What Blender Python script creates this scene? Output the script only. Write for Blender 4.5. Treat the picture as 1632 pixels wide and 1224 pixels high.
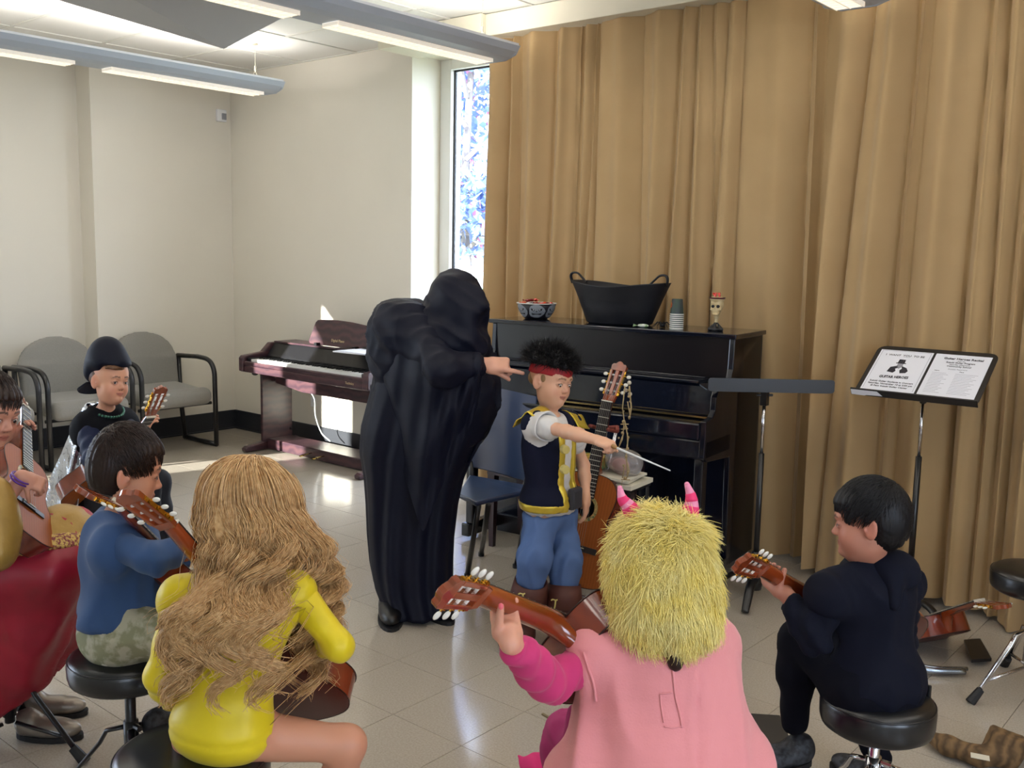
import bpy, math, random
import numpy as np
from mathutils import Vector, Matrix
SC = bpy.context.scene
COL = SC.collection
PI = math.pi
for o in list(bpy.data.objects): bpy.data.objects.remove(o)

# ------------------------------------------------------------------ camera
CAM_H, FPX, YAW, PITCH, ROLL = 1.5, 1562.45, 0.69984, 0.132763, 0.019797
FW = np.array([-math.sin(YAW)*math.cos(PITCH), math.cos(YAW)*math.cos(PITCH), -math.sin(PITCH)])
_r = np.array([math.cos(YAW), math.sin(YAW), 0.0]); _u = np.cross(_r, FW)
RT = _r*math.cos(ROLL)+_u*math.sin(ROLL)
UP = -_r*math.sin(ROLL)+_u*math.cos(ROLL)
EYE = np.array([0, 0, CAM_H])
cam_d = bpy.data.cameras.new('camera'); cam = bpy.data.objects.new('camera', cam_d); COL.objects.link(cam)
cam_d.sensor_width = 36; cam_d.lens = FPX/1632*36; cam_d.clip_start = .05
cam.matrix_world = Matrix(((RT[0], UP[0], -FW[0], 0), (RT[1], UP[1], -FW[1], 0), (RT[2], UP[2], -FW[2], CAM_H), (0, 0, 0, 1)))
SC.camera = cam
# ------------------------------------------------------------------ world, sun, exposure
SC.view_settings.view_transform = 'Standard'; SC.view_settings.look = 'None'
SC.view_settings.gamma = 1; SC.view_settings.use_curve_mapping = False
SC.view_settings.exposure = .10
w = bpy.data.worlds.new('sky'); SC.world = w; w.use_nodes = True
bgn = w.node_tree.nodes['Background']; bgn.inputs[0].default_value = (.74, .82, 1, 1); bgn.inputs[1].default_value = 11
sd = bpy.data.lights.new('sun', 'SUN'); sun = bpy.data.objects.new('sun', sd); COL.objects.link(sun)
sd.energy = 34; sd.angle = .009; sd.color = (1, .95, .86)
_sdir = Vector((.243, .970, -.222)).normalized()
sun.rotation_euler = _sdir.to_track_quat('-Z', 'Y').to_euler(); sun.location = (-9, -3, 6)
SC.cycles.use_denoising = True
SC.cycles.max_bounces = 7; SC.cycles.diffuse_bounces = 4; SC.cycles.glossy_bounces = 3; SC.cycles.transmission_bounces = 4
SC.cycles.sample_clamp_indirect = 6
SC.cycles.caustics_reflective = False; SC.cycles.caustics_refractive = False

def at(px, py, d):           # point seen at a pixel, d metres along the view axis
    return EYE+(FW+RT*(px-816)/FPX-UP*(py-612)/FPX)*d
def atz(px, py, z):
    r = at(px, py, 1)-EYE; return EYE+r*((z-CAM_H)/r[2])
def nrm(v):
    v = np.asarray(v, float); return v/max(1e-9, np.linalg.norm(v))
def cdir(r, u, f): return nrm(RT*r+UP*u+FW*f)

# ------------------------------------------------------------------ materials
def lin(c):
    return tuple((x/12.92 if x <= .04045 else ((x+.055)/1.055)**2.4) for x in c)
def hx(s):
    return lin(tuple(int(s[i:i+2], 16)/255 for i in (0, 2, 4)))+(1,)
MATS = {}
def mat(name, col, rough=.5, metal=0, noise=None, bump=None, emit=None, coat=0, sheen=0, trans=0, alpha=1, spec=.5, wave=None, attr=False):
    """noise=(scale, amount, colour2) mixes a second colour; bump=(scale, strength); wave=(scale, colour2, axis)"""
    m = bpy.data.materials.new(name); m.use_nodes = True
    nt = m.node_tree; N = nt.nodes; L = nt.links; b = N['Principled BSDF']
    c = hx(col) if isinstance(col, str) else tuple(col)+((1,) if len(col) == 3 else ())
    b.inputs['Base Color'].default_value = c
    b.inputs['Roughness'].default_value = rough; b.inputs['Metallic'].default_value = metal
    b.inputs['Specular IOR Level'].default_value = spec
    if coat: b.inputs['Coat Weight'].default_value = coat; b.inputs['Coat Roughness'].default_value = .06
    if sheen: b.inputs['Sheen Weight'].default_value = sheen; b.inputs['Sheen Roughness'].default_value = .5
    if trans: b.inputs['Transmission Weight'].default_value = trans
    if alpha < 1: b.inputs['Alpha'].default_value = alpha
    if emit: b.inputs['Emission Color'].default_value = hx(emit[0]); b.inputs['Emission Strength'].default_value = emit[1]
    src = None
    tc = N.new('ShaderNodeTexCoord')
    if attr:
        a = N.new('ShaderNodeVertexColor'); a.layer_name = 'Col'; src = a.outputs['Color']; L.new(src, b.inputs['Base Color'])
    if wave:
        wv = N.new('ShaderNodeTexWave'); wv.inputs['Scale'].default_value = wave[0]; wv.bands_direction = wave[2]
        wv.inputs['Distortion'].default_value = wave[3] if len(wave) > 3 else 4; wv.inputs['Detail'].default_value = 3; wv.inputs['Detail Scale'].default_value = 1.5
        L.new(tc.outputs['Object'], wv.inputs['Vector'])
        mx = N.new('ShaderNodeMix'); mx.data_type = 'RGBA'; mx.inputs[6].default_value = c; mx.inputs[7].default_value = hx(wave[1])
        L.new(wv.outputs['Fac'], mx.inputs[0]); src = mx.outputs[2]; L.new(src, b.inputs['Base Color'])
    if noise:
        nz = N.new('ShaderNodeTexNoise'); nz.inputs['Scale'].default_value = noise[0]; nz.inputs['Detail'].default_value = 5
        L.new(tc.outputs['Object'], nz.inputs['Vector'])
        rp = N.new('ShaderNodeMapRange'); rp.inputs[1].default_value = .5-noise[1]/2; rp.inputs[2].default_value = .5+noise[1]/2
        L.new(nz.outputs['Fac'], rp.inputs[0])
        mx = N.new('ShaderNodeMix'); mx.data_type = 'RGBA'; mx.inputs[6].default_value = c; mx.inputs[7].default_value = hx(noise[2])
        if src is not None: L.new(src, mx.inputs[6])
        L.new(rp.outputs[0], mx.inputs[0]); L.new(mx.outputs[2], b.inputs['Base Color'])
    if bump:
        nz = N.new('ShaderNodeTexNoise'); nz.inputs['Scale'].default_value = bump[0]; nz.inputs['Detail'].default_value = 4
        L.new(tc.outputs['Object'], nz.inputs['Vector'])
        bp = N.new('ShaderNodeBump'); bp.inputs['Strength'].default_value = bump[1]; bp.inputs['Distance'].default_value = bump[2] if len(bump) > 2 else .004
        L.new(nz.outputs['Fac'], bp.inputs['Height']); L.new(bp.outputs[0], b.inputs['Normal'])
    MATS[name] = m
    return m

# ------------------------------------------------------------------ objects
def mw(o):
    m = o.matrix_basis.copy()
    if o.parent: m = mw(o.parent) @ o.matrix_parent_inverse @ m
    return m
def adopt(o, parent):
    if parent is not None:
        o.parent = parent; o.matrix_parent_inverse = mw(parent).inverted()
def tag(o, label=None, cat=None, group=None, kind=None):
    if label: o['label'] = label
    if cat: o['category'] = cat
    if group: o['group'] = group
    if kind: o['kind'] = kind
    return o
def thing(name, label, cat, loc=(0, 0, 0), group=None):
    o = bpy.data.objects.new(name, None); COL.objects.link(o); o.location = tuple(float(v) for v in loc); o.empty_display_size = .1
    return tag(o, label, cat, group)
def mesh_obj(name, V, F, m, parent=None, smooth=True, label=None, bevel=0, mi=None, col=None, subsurf=0, kind=None, autos=None):
    me = bpy.data.meshes.new(name)
    V = np.asarray(V, np.float64)
    if isinstance(F, np.ndarray):
        k = F.shape[1]; n = len(F)
        me.vertices.add(len(V)); me.vertices.foreach_set('co', V.astype(np.float32).ravel())
        me.loops.add(n*k); me.loops.foreach_set('vertex_index', F.astype(np.int32).ravel())
        me.polygons.add(n); me.polygons.foreach_set('loop_start', np.arange(0, n*k, k, dtype=np.int32))
        me.update(calc_edges=True)
    else:
        me.from_pydata([tuple(v) for v in V.tolist()], [], F)
    me.polygons.foreach_set('use_smooth', np.full(len(me.polygons), bool(smooth)))
    for x in (m if isinstance(m, (list, tuple)) else [m]): me.materials.append(x)
    if mi is not None: me.polygons.foreach_set('material_index', np.asarray(mi, np.int32))
    if col is not None:
        ca = me.color_attributes.new('Col', 'FLOAT_COLOR', 'POINT')
        c4 = np.ones((len(V), 4), np.float32); c4[:, :3] = col; ca.data.foreach_set('color', c4.ravel())
    me.validate(); me.update()
    o = bpy.data.objects.new(name, me); COL.objects.link(o)
    adopt(o, parent)
    if bevel:
        b = o.modifiers.new('b', 'BEVEL'); b.width = bevel; b.segments = 2; b.limit_method = 'ANGLE'; b.angle_limit = .7
    if subsurf:
        s = o.modifiers.new('s', 'SUBSURF'); s.levels = subsurf; s.render_levels = subsurf
    if autos:
        me.shade_smooth() if hasattr(me, 'shade_smooth') else None
        try: me.set_sharp_from_angle(angle=autos)
        except Exception: pass
    if label: o['label'] = label
    if kind: o['kind'] = kind
    return o
def copy_tree(o, parent=None):
    c = o.copy(); COL.objects.link(c)
    if parent is not None: c.parent = parent; c.matrix_parent_inverse = o.matrix_parent_inverse.copy()
    for ch in o.children: copy_tree(ch, c)
    return c

def frame(z, x=None):
    """3x3 with columns X,Y,Z where Z is the given axis"""
    z = nrm(z)
    if x is None: x = np.array([1, 0, 0]) if abs(z[0]) < .8 else np.array([0, 1, 0])
    x = np.asarray(x, float); x = nrm(x-z*(x@z)); y = np.cross(z, x)
    return np.stack([x, y, z], 1)
def rotz(a):
    c, s = math.cos(a), math.sin(a); return np.array([[c, -s, 0], [s, c, 0], [0, 0, 1.]])
def rotx(a):
    c, s = math.cos(a), math.sin(a); return np.array([[1, 0, 0], [0, c, -s], [0, s, c]])
def roty(a):
    c, s = math.cos(a), math.sin(a); return np.array([[c, 0, s], [0, 1, 0], [-s, 0, c]])

class MB:
    def __init__(s, R=None, T=None):
        s.V = []; s.F = []; s.M = []; s.R = R; s.T = T; s.cur = 0
    def add(s, V, F):
        b = len(s.V); V = np.asarray(V, float)
        if s.R is not None: V = V @ s.R.T
        if s.T is not None: V = V+s.T
        s.V += V.tolist(); s.F += [tuple(i+b for i in f) for f in F]; s.M += [s.cur]*len(F); return s
    def box(s, c, size, R=None):
        h = np.array(size)/2; V = np.array([(x, y, z) for x in (-1, 1) for y in (-1, 1) for z in (-1, 1)])*h
        if R is not None: V = V @ R.T
        return s.add(V+np.array(c), [(0, 1, 3, 2), (4, 6, 7, 5), (0, 4, 5, 1), (2, 3, 7, 6), (0, 2, 6, 4), (1, 5, 7, 3)])
    def bx(s, x0, x1, y0, y1, z0, z1): return s.box(((x0+x1)/2, (y0+y1)/2, (z0+z1)/2), (abs(x1-x0), abs(y1-y0), abs(z1-z0)))
    def tube(s, P, r, n=8, closed=False, flat=1.0, up=None):
        P = np.asarray(P, float); m = len(P); r = np.broadcast_to(np.asarray(r, float), (m,))
        T = np.gradient(P, axis=0) if not closed else np.roll(P, -1, 0)-np.roll(P, 1, 0)
        T /= np.maximum(1e-9, np.linalg.norm(T, axis=1))[:, None]
        x = np.cross(T[0], up if up is not None else ([0, 0, 1] if abs(T[0][2]) < .9 else [1, 0, 0])); x = nrm(x)
        V = []
        for i in range(m):
            x = nrm(x-T[i]*(x@T[i])); y = np.cross(T[i], x)
            for k in range(n):
                a = 2*PI*k/n; V.append(P[i]+r[i]*(x*math.cos(a)+y*math.sin(a)*flat))
        F = []
        for i in range(m if closed else m-1):
            j = (i+1) % m
            for k in range(n): F.append((i*n+k, i*n+(k+1) % n, j*n+(k+1) % n, j*n+k))
        if not closed: F += [tuple(range(n))[::-1], tuple((m-1)*n+k for k in range(n))]
        return s.add(V, F)
    def cyl(s, a, b, r, r2=None, n=16): return s.tube([a, b], [r, r if r2 is None else r2], n)
    def lathe(s, prof, n=24, c=(0, 0, 0), R=None, close=True):
        V = []; F = []
        for (r, z) in prof:
            for k in range(n): a = 2*PI*k/n; V.append((r*math.cos(a), r*math.sin(a), z))
        for i in range(len(prof)-1):
            for k in range(n): F.append((i*n+k, i*n+(k+1) % n, (i+1)*n+(k+1) % n, (i+1)*n+k))
        if close: F += [tuple(range(n))[::-1], tuple((len(prof)-1)*n+k for k in range(n))]
        V = np.array(V)
        if R is not None: V = V @ R.T
        return s.add(V+np.array(c), F)
    def prism(s, poly, z0, z1, R=None, T=None):
        n = len(poly); V = np.array([(x, y, z0) for x, y in poly]+[(x, y, z1) for x, y in poly])
        if R is not None: V = V @ np.asarray(R).T
        if T is not None: V = V+np.array(T)
        return s.add(V, [tuple(range(n))[::-1], tuple(range(n, 2*n))]+[(i, (i+1) % n, n+(i+1) % n, n+i) for i in range(n)])
    def grid(s, P, cu=False, cv=False):
        P = np.asarray(P, float); a, b = P.shape[:2]; F = []
        for i in range(a if cu else a-1):
            for j in range(b if cv else b-1):
                F.append((i*b+j, i*b+(j+1) % b, ((i+1) % a)*b+(j+1) % b, ((i+1) % a)*b+j))
        return s.add(P.reshape(-1, 3), F)
    def ball(s, c, r, R=None, nu=14, nv=9):
        r = np.broadcast_to(np.asarray(r, float), (3,)); V = [(0, 0, 1)]
        for i in range(1, nv):
            for k in range(nu): t = PI*i/nv; a = 2*PI*k/nu; V.append((math.sin(t)*math.cos(a), math.sin(t)*math.sin(a), math.cos(t)))
        V.append((0, 0, -1)); V = np.array(V)*r
        if R is not None: V = V @ R.T
        F = [(0, 1+k, 1+(k+1) % nu) for k in range(nu)]
        for i in range(nv-2):
            for k in range(nu): F.append((1+i*nu+k, 1+(i+1)*nu+k, 1+(i+1)*nu+(k+1) % nu, 1+i*nu+(k+1) % nu))
        e = len(V)-1; F += [(e, 1+(nv-2)*nu+(k+1) % nu, 1+(nv-2)*nu+k) for k in range(nu)]
        return s.add(V+np.array(c), F)
    def build(s, name, m, parent=None, smooth=False, **k):
        return mesh_obj(name, s.V, s.F, m, parent, smooth, mi=(s.M if isinstance(m, (list, tuple)) else None), **k)

def rrect(w, h, r, n=4, cx=0, cy=0):
    P = []
    for (sx, sy, a0) in ((1, 1, 0), (-1, 1, PI/2), (-1, -1, PI), (1, -1, 1.5*PI)):
        for i in range(n+1):
            a = a0+PI/2*i/n; P.append((cx+sx*(w/2-r)+r*math.cos(a), cy+sy*(h/2-r)+r*math.sin(a)))
    return P
def spline(P, n=8):
    P = np.asarray(P, float); Q = np.vstack([2*P[0]-P[1], P, 2*P[-1]-P[-2]]); out = []
    for i in range(1, len(Q)-2):
        for k in range(n):
            t = k/n; a, b, c, d = Q[i-1], Q[i], Q[i+1], Q[i+2]
            out.append(.5*((2*b)+(-a+c)*t+(2*a-5*b+4*c-d)*t*t+(-a+3*b-3*c+d)*t**3))
    out.append(P[-1]); return np.array(out)

def sn(P, f, seed=0, n=6):
    rs = np.random.RandomState(seed); d = rs.normal(size=(n, 3)); d /= np.linalg.norm(d, axis=1)[:, None]; ph = rs.uniform(0, 6.28, n)
    fr = f*rs.uniform(.6, 1.5, n)
    return np.sin((P @ d.T)*fr+ph).sum(1)/math.sqrt(n)/1.4

# ------------------------------------------------------------------ implicit surfaces for bodies and clothes
class SDF:
    def __init__(s): s.p = []
    def add(s, fn, lo, hi, k, op): s.p.append((fn, np.minimum(lo, hi), np.maximum(lo, hi), k, op)); return s
    def cap(s, a, b, ra, rb=None, k=.02, op='u'):
        a = np.array(a, float); b = np.array(b, float); rb = ra if rb is None else rb; d = b-a; dd = max(1e-9, d@d)
        def fn(X, Y, Z):
            t = np.clip(((X-a[0])*d[0]+(Y-a[1])*d[1]+(Z-a[2])*d[2])/dd, 0, 1)
            return np.sqrt((X-a[0]-t*d[0])**2+(Y-a[1]-t*d[1])**2+(Z-a[2]-t*d[2])**2)-(ra+(rb-ra)*t)
        r = max(ra, rb); return s.add(fn, np.minimum(a, b)-r, np.maximum(a, b)+r, k, op)
    def ell(s, c, r, R=None, k=.02, op='u'):
        c = np.array(c, float); r = np.array(r, float); R = np.eye(3) if R is None else np.asarray(R)
        def fn(X, Y, Z):
            q = [(X-c[0])*R[0, i]+(Y-c[1])*R[1, i]+(Z-c[2])*R[2, i] for i in range(3)]
            k0 = np.sqrt(sum((q[i]/r[i])**2 for i in range(3))); k1 = np.sqrt(sum((q[i]/r[i]**2)**2 for i in range(3)))
            return k0*(k0-1)/np.maximum(k1, 1e-6)
        e = np.abs(R) @ r; return s.add(fn, c-e, c+e, k, op)
    def box(s, c, h, R=None, rd=.01, k=.02, op='u'):
        c = np.array(c, float); h = np.array(h, float); R = np.eye(3) if R is None else np.asarray(R)
        def fn(X, Y, Z):
            q = [np.abs((X-c[0])*R[0, i]+(Y-c[1])*R[1, i]+(Z-c[2])*R[2, i])-(h[i]-rd) for i in range(3)]
            return np.sqrt(sum(np.maximum(v, 0)**2 for v in q))+np.minimum(np.maximum(q[0], np.maximum(q[1], q[2])), 0)-rd
        e = np.abs(R) @ h; return s.add(fn, c-e, c+e, k, op)
    def plane(s, p, n, k=.004):          # keep the side the normal points away from
        p = np.array(p, float); n = nrm(n)
        s.p.append((lambda X, Y, Z: (X-p[0])*n[0]+(Y-p[1])*n[1]+(Z-p[2])*n[2], None, None, k, 'i')); return s
    def mesh(s, res, fine=()):
        us = [q for q in s.p if q[4] == 'u']
        lo = np.min([q[1] for q in us], 0)-3*res; hi = np.max([q[2] for q in us], 0)+3*res
        ax = []
        for i in range(3):
            c = [lo[i]]
            iv = sorted((f[0][i], f[1][i], f[2]) for f in fine)
            while c[-1] < hi[i]:
                st = res
                for (a, b, r) in iv:
                    if a-r <= c[-1] <= b: st = min(st, r)
                for (a, b, r) in iv:
                    if c[-1] < a-r < c[-1]+st: st = max(r, a-r-c[-1]+1e-6)
                c.append(c[-1]+st)
            ax.append(np.array(c))
        sh = tuple(len(a) for a in ax); F = np.full(sh, 1.0, np.float32)
        mg = 2.5*res
        for (fn, a, b, k, op) in s.p:
            if a is None: sl = (slice(0, sh[0]), slice(0, sh[1]), slice(0, sh[2]))
            else: sl = tuple(slice(max(0, np.searchsorted(ax[i], a[i]-mg-k)), min(sh[i], np.searchsorted(ax[i], b[i]+mg+k)+1)) for i in range(3))
            X = ax[0][sl[0]][:, None, None]; Y = ax[1][sl[1]][None, :, None]; Z = ax[2][sl[2]][None, None, :]
            if X.size*Y.size*Z.size == 0: continue
            v = fn(X, Y, Z).astype(np.float32); A = F[sl]
            if op == 'u': h = np.maximum(k-np.abs(A-v), 0)/k; F[sl] = np.minimum(A, v)-h*h*k/4
            else:
                if op == 's': v = -v
                h = np.maximum(k-np.abs(A-v), 0)/k; F[sl] = np.maximum(A, v)+h*h*k/4
        return surfnet(F, *ax)

def surfnet(F, X, Y, Z):
    I = F < 0
    for sl in ((0,), (-1,)): I[sl[0]] = False; I[:, sl[0]] = False; I[:, :, sl[0]] = False
    cnt = np.zeros(tuple(n-1 for n in F.shape), np.int8)
    for dx in (0, 1):
        for dy in (0, 1):
            for dz in (0, 1): cnt += I[dx:I.shape[0]-1+dx, dy:I.shape[1]-1+dy, dz:I.shape[2]-1+dz]
    act = (cnt > 0) & (cnt < 8)
    idx = np.full(act.shape, -1, np.int64); ii = np.argwhere(act); idx[act] = np.arange(len(ii))
    i, j, k = ii.T; acc = np.zeros((len(ii), 3)); num = np.zeros(len(ii))
    cor = [(a, b, c) for a in (0, 1) for b in (0, 1) for c in (0, 1)]
    pos = lambda c: np.stack([X[i+c[0]], Y[j+c[1]], Z[k+c[2]]], 1)
    for c in cor:
        for axn in range(3):
            if c[axn]: continue
            d = list(c); d[axn] = 1
            va = F[i+c[0], j+c[1], k+c[2]]; vb = F[i+d[0], j+d[1], k+d[2]]
            Ia = I[i+c[0], j+c[1], k+c[2]]; Ib = I[i+d[0], j+d[1], k+d[2]]
            m = Ia != Ib
            t = np.clip(va/np.where(np.abs(va-vb) < 1e-9, 1, va-vb), 0, 1)
            acc[m] += (pos(c)+(pos(d)-pos(c))*t[:, None])[m]; num[m] += 1
    V = acc/np.maximum(num, 1)[:, None]
    Fs = []
    for axn in range(3):
        sa = [slice(1, -1)]*3; sb = [slice(1, -1)]*3
        sa[axn] = slice(0, -1); sb[axn] = slice(1, None)
        a = I[tuple(sa)]; b = I[tuple(sb)]; cr = np.argwhere(a != b); fl = a[tuple(cr.T)]
        base = cr.copy(); o1 = (axn+1) % 3; o2 = (axn+2) % 3
        for q in (o1, o2): base[:, q] += 1
        def cell(d1, d2):
            c = base.copy(); c[:, o1] -= d1; c[:, o2] -= d2; return idx[tuple(c.T)]
        Q = np.stack([cell(1, 1), cell(0, 1), cell(0, 0), cell(1, 0)], 1)
        Q[~fl] = Q[~fl][:, ::-1]; Fs.append(Q)
    Fq = np.vstack(Fs)
    return V, Fq[(Fq >= 0).all(1)]
def vnormals(V, F):
    n = np.cross(V[F[:, 2]]-V[F[:, 0]], V[F[:, 3]]-V[F[:, 1]]); N = np.zeros_like(V)
    for c in range(4): np.add.at(N, F[:, c], n)
    return N/np.maximum(1e-12, np.linalg.norm(N, axis=1))[:, None]
def relax(V, F, it=1, lam=.5):
    for _ in range(it):
        A = np.zeros_like(V); c = np.zeros(len(V))
        for a in range(4):
            b = (a+1) % 4
            np.add.at(A, F[:, a], V[F[:, b]]); np.add.at(A, F[:, b], V[F[:, a]])
            np.add.at(c, F[:, a], 1); np.add.at(c, F[:, b], 1)
        V = V*(1-lam)+lam*A/np.maximum(c, 1)[:, None]
    return V
def sdf_obj(name, S, m, parent, res=.008, fine=(), disp=None, col=None, it=1, label=None):
    V, F = S.mesh(res, fine)
    V = relax(V, F, it)
    if disp is not None:
        N = vnormals(V, F); V = V+N*disp(V, N)[:, None]
    return mesh_obj(name, V, F, m, parent, True, col=(col(V) if col else None), label=label)

def strand_mesh(P, R, tri=3):
    """P [n,k,3] centre lines, R [k] radii -> thin tapering tubes"""
    n, k, _ = P.shape; T = np.gradient(P, axis=1); T /= np.maximum(1e-9, np.linalg.norm(T, axis=2))[..., None]
    ref = np.random.RandomState(3).normal(size=(n, 1, 3)); x = np.cross(T, np.broadcast_to(ref, T.shape)); x /= np.maximum(1e-9, np.linalg.norm(x, axis=2))[..., None]
    y = np.cross(T, x); R = np.asarray(R)[None, :, None]
    rings = [P+R*(x*math.cos(2*PI*a/tri)+y*math.sin(2*PI*a/tri)) for a in range(tri)]
    V = np.stack(rings, 2).reshape(-1, 3)
    a = np.arange(n)[:, None, None]*k*tri; b = np.arange(k-1)[None, :, None]*tri; c = np.arange(tri)[None, None, :]; c2 = (c+1) % tri
    F = np.stack(np.broadcast_arrays(a+b+c, a+b+c2, a+b+tri+c2, a+b+tri+c), -1).reshape(-1, 4)
    return V, F

FONT_OBJS = []
def text_mesh(name, s, size, M4, m, parent, depth=.0006, align='CENTER', bold=0, sx=1):
    cu = bpy.data.curves.new(name, 'FONT'); cu.body = s; cu.size = size; cu.extrude = depth; cu.align_x = align; cu.offset = bold; cu.resolution_u = 2
    t = bpy.data.objects.new(name, cu); COL.objects.link(t); bpy.context.view_layer.update()
    me = bpy.data.meshes.new_from_object(t.evaluated_get(bpy.context.evaluated_depsgraph_get()))
    bpy.data.objects.remove(t); o = bpy.data.objects.new(name, me); COL.objects.link(o)
    me.transform(Matrix(M4) @ Matrix.Diagonal((sx, 1, 1, 1))); me.materials.clear(); me.materials.append(m); adopt(o, parent); return o
def m4(R, T):
    return [[R[0][0], R[0][1], R[0][2], T[0]], [R[1][0], R[1][1], R[1][2], T[1]], [R[2][0], R[2][1], R[2][2], T[2]], [0, 0, 0, 1]]
# ------------------------------------------------------------------ common materials
def world_noise(m, scale, amount, col2, bumpscale=None, bumpstr=.1):
    nt = m.node_tree; N = nt.nodes; L = nt.links; b = N['Principled BSDF']
    g = N.new('ShaderNodeNewGeometry'); nz = N.new('ShaderNodeTexNoise'); nz.inputs['Scale'].default_value = scale; nz.inputs['Detail'].default_value = 6
    L.new(g.outputs['Position'], nz.inputs['Vector'])
    rp = N.new('ShaderNodeMapRange'); rp.inputs[1].default_value = .5-amount/2; rp.inputs[2].default_value = .5+amount/2; L.new(nz.outputs['Fac'], rp.inputs[0])
    mx = N.new('ShaderNodeMix'); mx.data_type = 'RGBA'; mx.inputs[6].default_value = b.inputs['Base Color'].default_value; mx.inputs[7].default_value = hx(col2)
    L.new(rp.outputs[0], mx.inputs[0]); L.new(mx.outputs[2], b.inputs['Base Color'])
    if bumpscale:
        n2 = N.new('ShaderNodeTexNoise'); n2.inputs['Scale'].default_value = bumpscale; L.new(g.outputs['Position'], n2.inputs['Vector'])
        bp = N.new('ShaderNodeBump'); bp.inputs['Strength'].default_value = bumpstr; bp.inputs['Distance'].default_value = .002
        L.new(n2.outputs['Fac'], bp.inputs['Height']); L.new(bp.outputs[0], b.inputs['Normal'])
    return m
m_floor = world_noise(mat('floor_vinyl', 'B6AC9F', .13, spec=.5), 160, .35, 'A59B8D', 3.5, .04)
m_joint = mat('joint', '85796A', .6)
m_wall = world_noise(mat('wall_paint', 'E5DFD2', .55), 2, .8, 'DFD9CC', 220, .12)
m_wall2 = mat('wall_paint_white', 'ECEAE2', .6)
m_base = mat('baseboard_rubber', '23252B', .45)
m_ceil = world_noise(mat('ceiling_board', 'E9E8E4', .8), 350, .5, 'DCDAD4', 260, .3)
m_bar = mat('ceiling_bar', 'D9D7D0', .5)
m_white = mat('white_metal', 'E8E8EA', .4)
m_black = mat('black_satin', '0E0E12', .35)
m_blackm = mat('black_metal', '101014', .32, spec=.6)
m_chrome = mat('chrome', 'D8D8DC', .12, 1)
m_rubber = mat('black_rubber', '131316', .6)

# ------------------------------------------------------------------ floor
T0 = .3048; FX0, FY0 = -2.231, 2.385
def inview(x, y):
    r = np.array([x, y, 0])-EYE; z = r@FW
    if z < .3: return None
    px = 816+FPX*(r@RT)/z; py = 612-FPX*(r@UP)/z
    return z if (-90 < px < 1722 and 0 < py < 1330) else None
cells = []; rest = MB()
for i in range(-17, 15):
    for j in range(-22, 10):
        cx = FX0+(i+.5)*T0; cy = FY0+(j+.5)*T0
        if cx < -7.35 or cx > 2.3 or cy < -4.1 or cy > 4.95: continue
        z = inview(cx, cy) if cy < 4.5 else None
        cells.append((z if z else 99, cx, cy))
cells.sort()
b = MB(); b.bx(-7.65, 2.2, -4, 5.2, -.12, -.003)
floor = b.build('floor', m_joint); tag(floor, 'pale beige vinyl tile floor', kind='structure')
h = T0/2-.0006; t = T0/2-.0012
tv = [(-h, -h, -.0035), (h, -h, -.0035), (h, h, -.0035), (-h, h, -.0035), (-t, -t, 0), (t, -t, 0), (t, t, 0), (-t, t, 0)]
tf = [(4, 5, 6, 7), (0, 1, 5, 4), (1, 2, 6, 5), (2, 3, 7, 6), (3, 0, 4, 7)]
first = None
for n, (z, cx, cy) in enumerate(cells):
    if n < 298 and z < 90:
        if first is None: first = mesh_obj('tile', tv, tf, m_floor, None, False); tl = first
        else: tl = first.copy(); COL.objects.link(tl)
        tl.location = (cx, cy, 0); tl.parent = floor
    else: rest.add(np.array(tv)+[cx, cy, 0], tf)
o = rest.build('tiles', m_floor, floor); o['kind'] = 'stuff'

# ------------------------------------------------------------------ walls
CZ = 2.87
def wallpiece(name, boxes, m=m_wall):
    b = MB()
    for q in boxes: b.bx(*q)
    o = b.build(name, m); tag(o, kind='structure'); return o
wb = wallpiece('wall_back', [(-7.4, -4.9, 4.72, 5.2, 0, 3.0), (-3.35, 2.35, 4.95, 5.2, 0, 3.0), (-4.9, -3.35, 4.97, 5.2, 0, .35), (-4.9, -3.35, 4.97, 5.2, 2.8, 3.0)])
tag(wb, 'cream painted back wall with a deep window recess')
wl = wallpiece('wall_left', [(-7.5, -7.0, 3.555, 4.9, 0, 3.0), (-7.5, -7.2, 1.353, 3.6, 0, 3.0), (-7.65, -7.2, -.6, 1.36, 0, .8), (-7.65, -7.2, -.6, 1.36, 2.4, 3.0), (-7.65, -7.2, 1.2, 1.36, .8, 2.4), (-7.65, -7.2, .2, .35, .8, 2.4), (-7.65, -7.2, -.66, -.5, .8, 2.4),
    (-7.32, -7.2, -2.5, -.66, 0, .25), (-7.32, -7.2, -2.5, -.66, 2.42, 3.0), (-7.32, -7.2, -4.1, -2.4, 0, 3)])
tag(wl, 'cream painted wall with a shallow step behind the grey chairs')
wallpiece('wall_front', [(-7.6, 2.35, -4.15, -4, 0, 3)])
wallpiece('wall_right', [(2.2, 2.35, -4, 5.2, 0, .8), (2.2, 2.35, -4, 5.2, 2.4, 3), (2.2, 2.35, -4, -2.6, .8, 2.4), (2.2, 2.35, -1.2, .2, .8, 2.4), (2.2, 2.35, 1.6, 5.2, .8, 2.4)])  # window openings here are added to let in fill light
def portal(c, sx, sy, d):
    l = bpy.data.lights.new('portal', 'AREA'); l.shape = 'RECTANGLE'; l.size = sx; l.size_y = sy; l.cycles.is_portal = True
    o = bpy.data.objects.new('portal', l); COL.objects.link(o); o.location = c; o.rotation_euler = Vector(d).to_track_quat('-Z', 'Y').to_euler()
for (y0, y1) in ((.35, 1.2), (-.5, .2)): portal((-7.6, (y0+y1)/2, 1.6), y1-y0, 1.6, (1, 0, 0))
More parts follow.
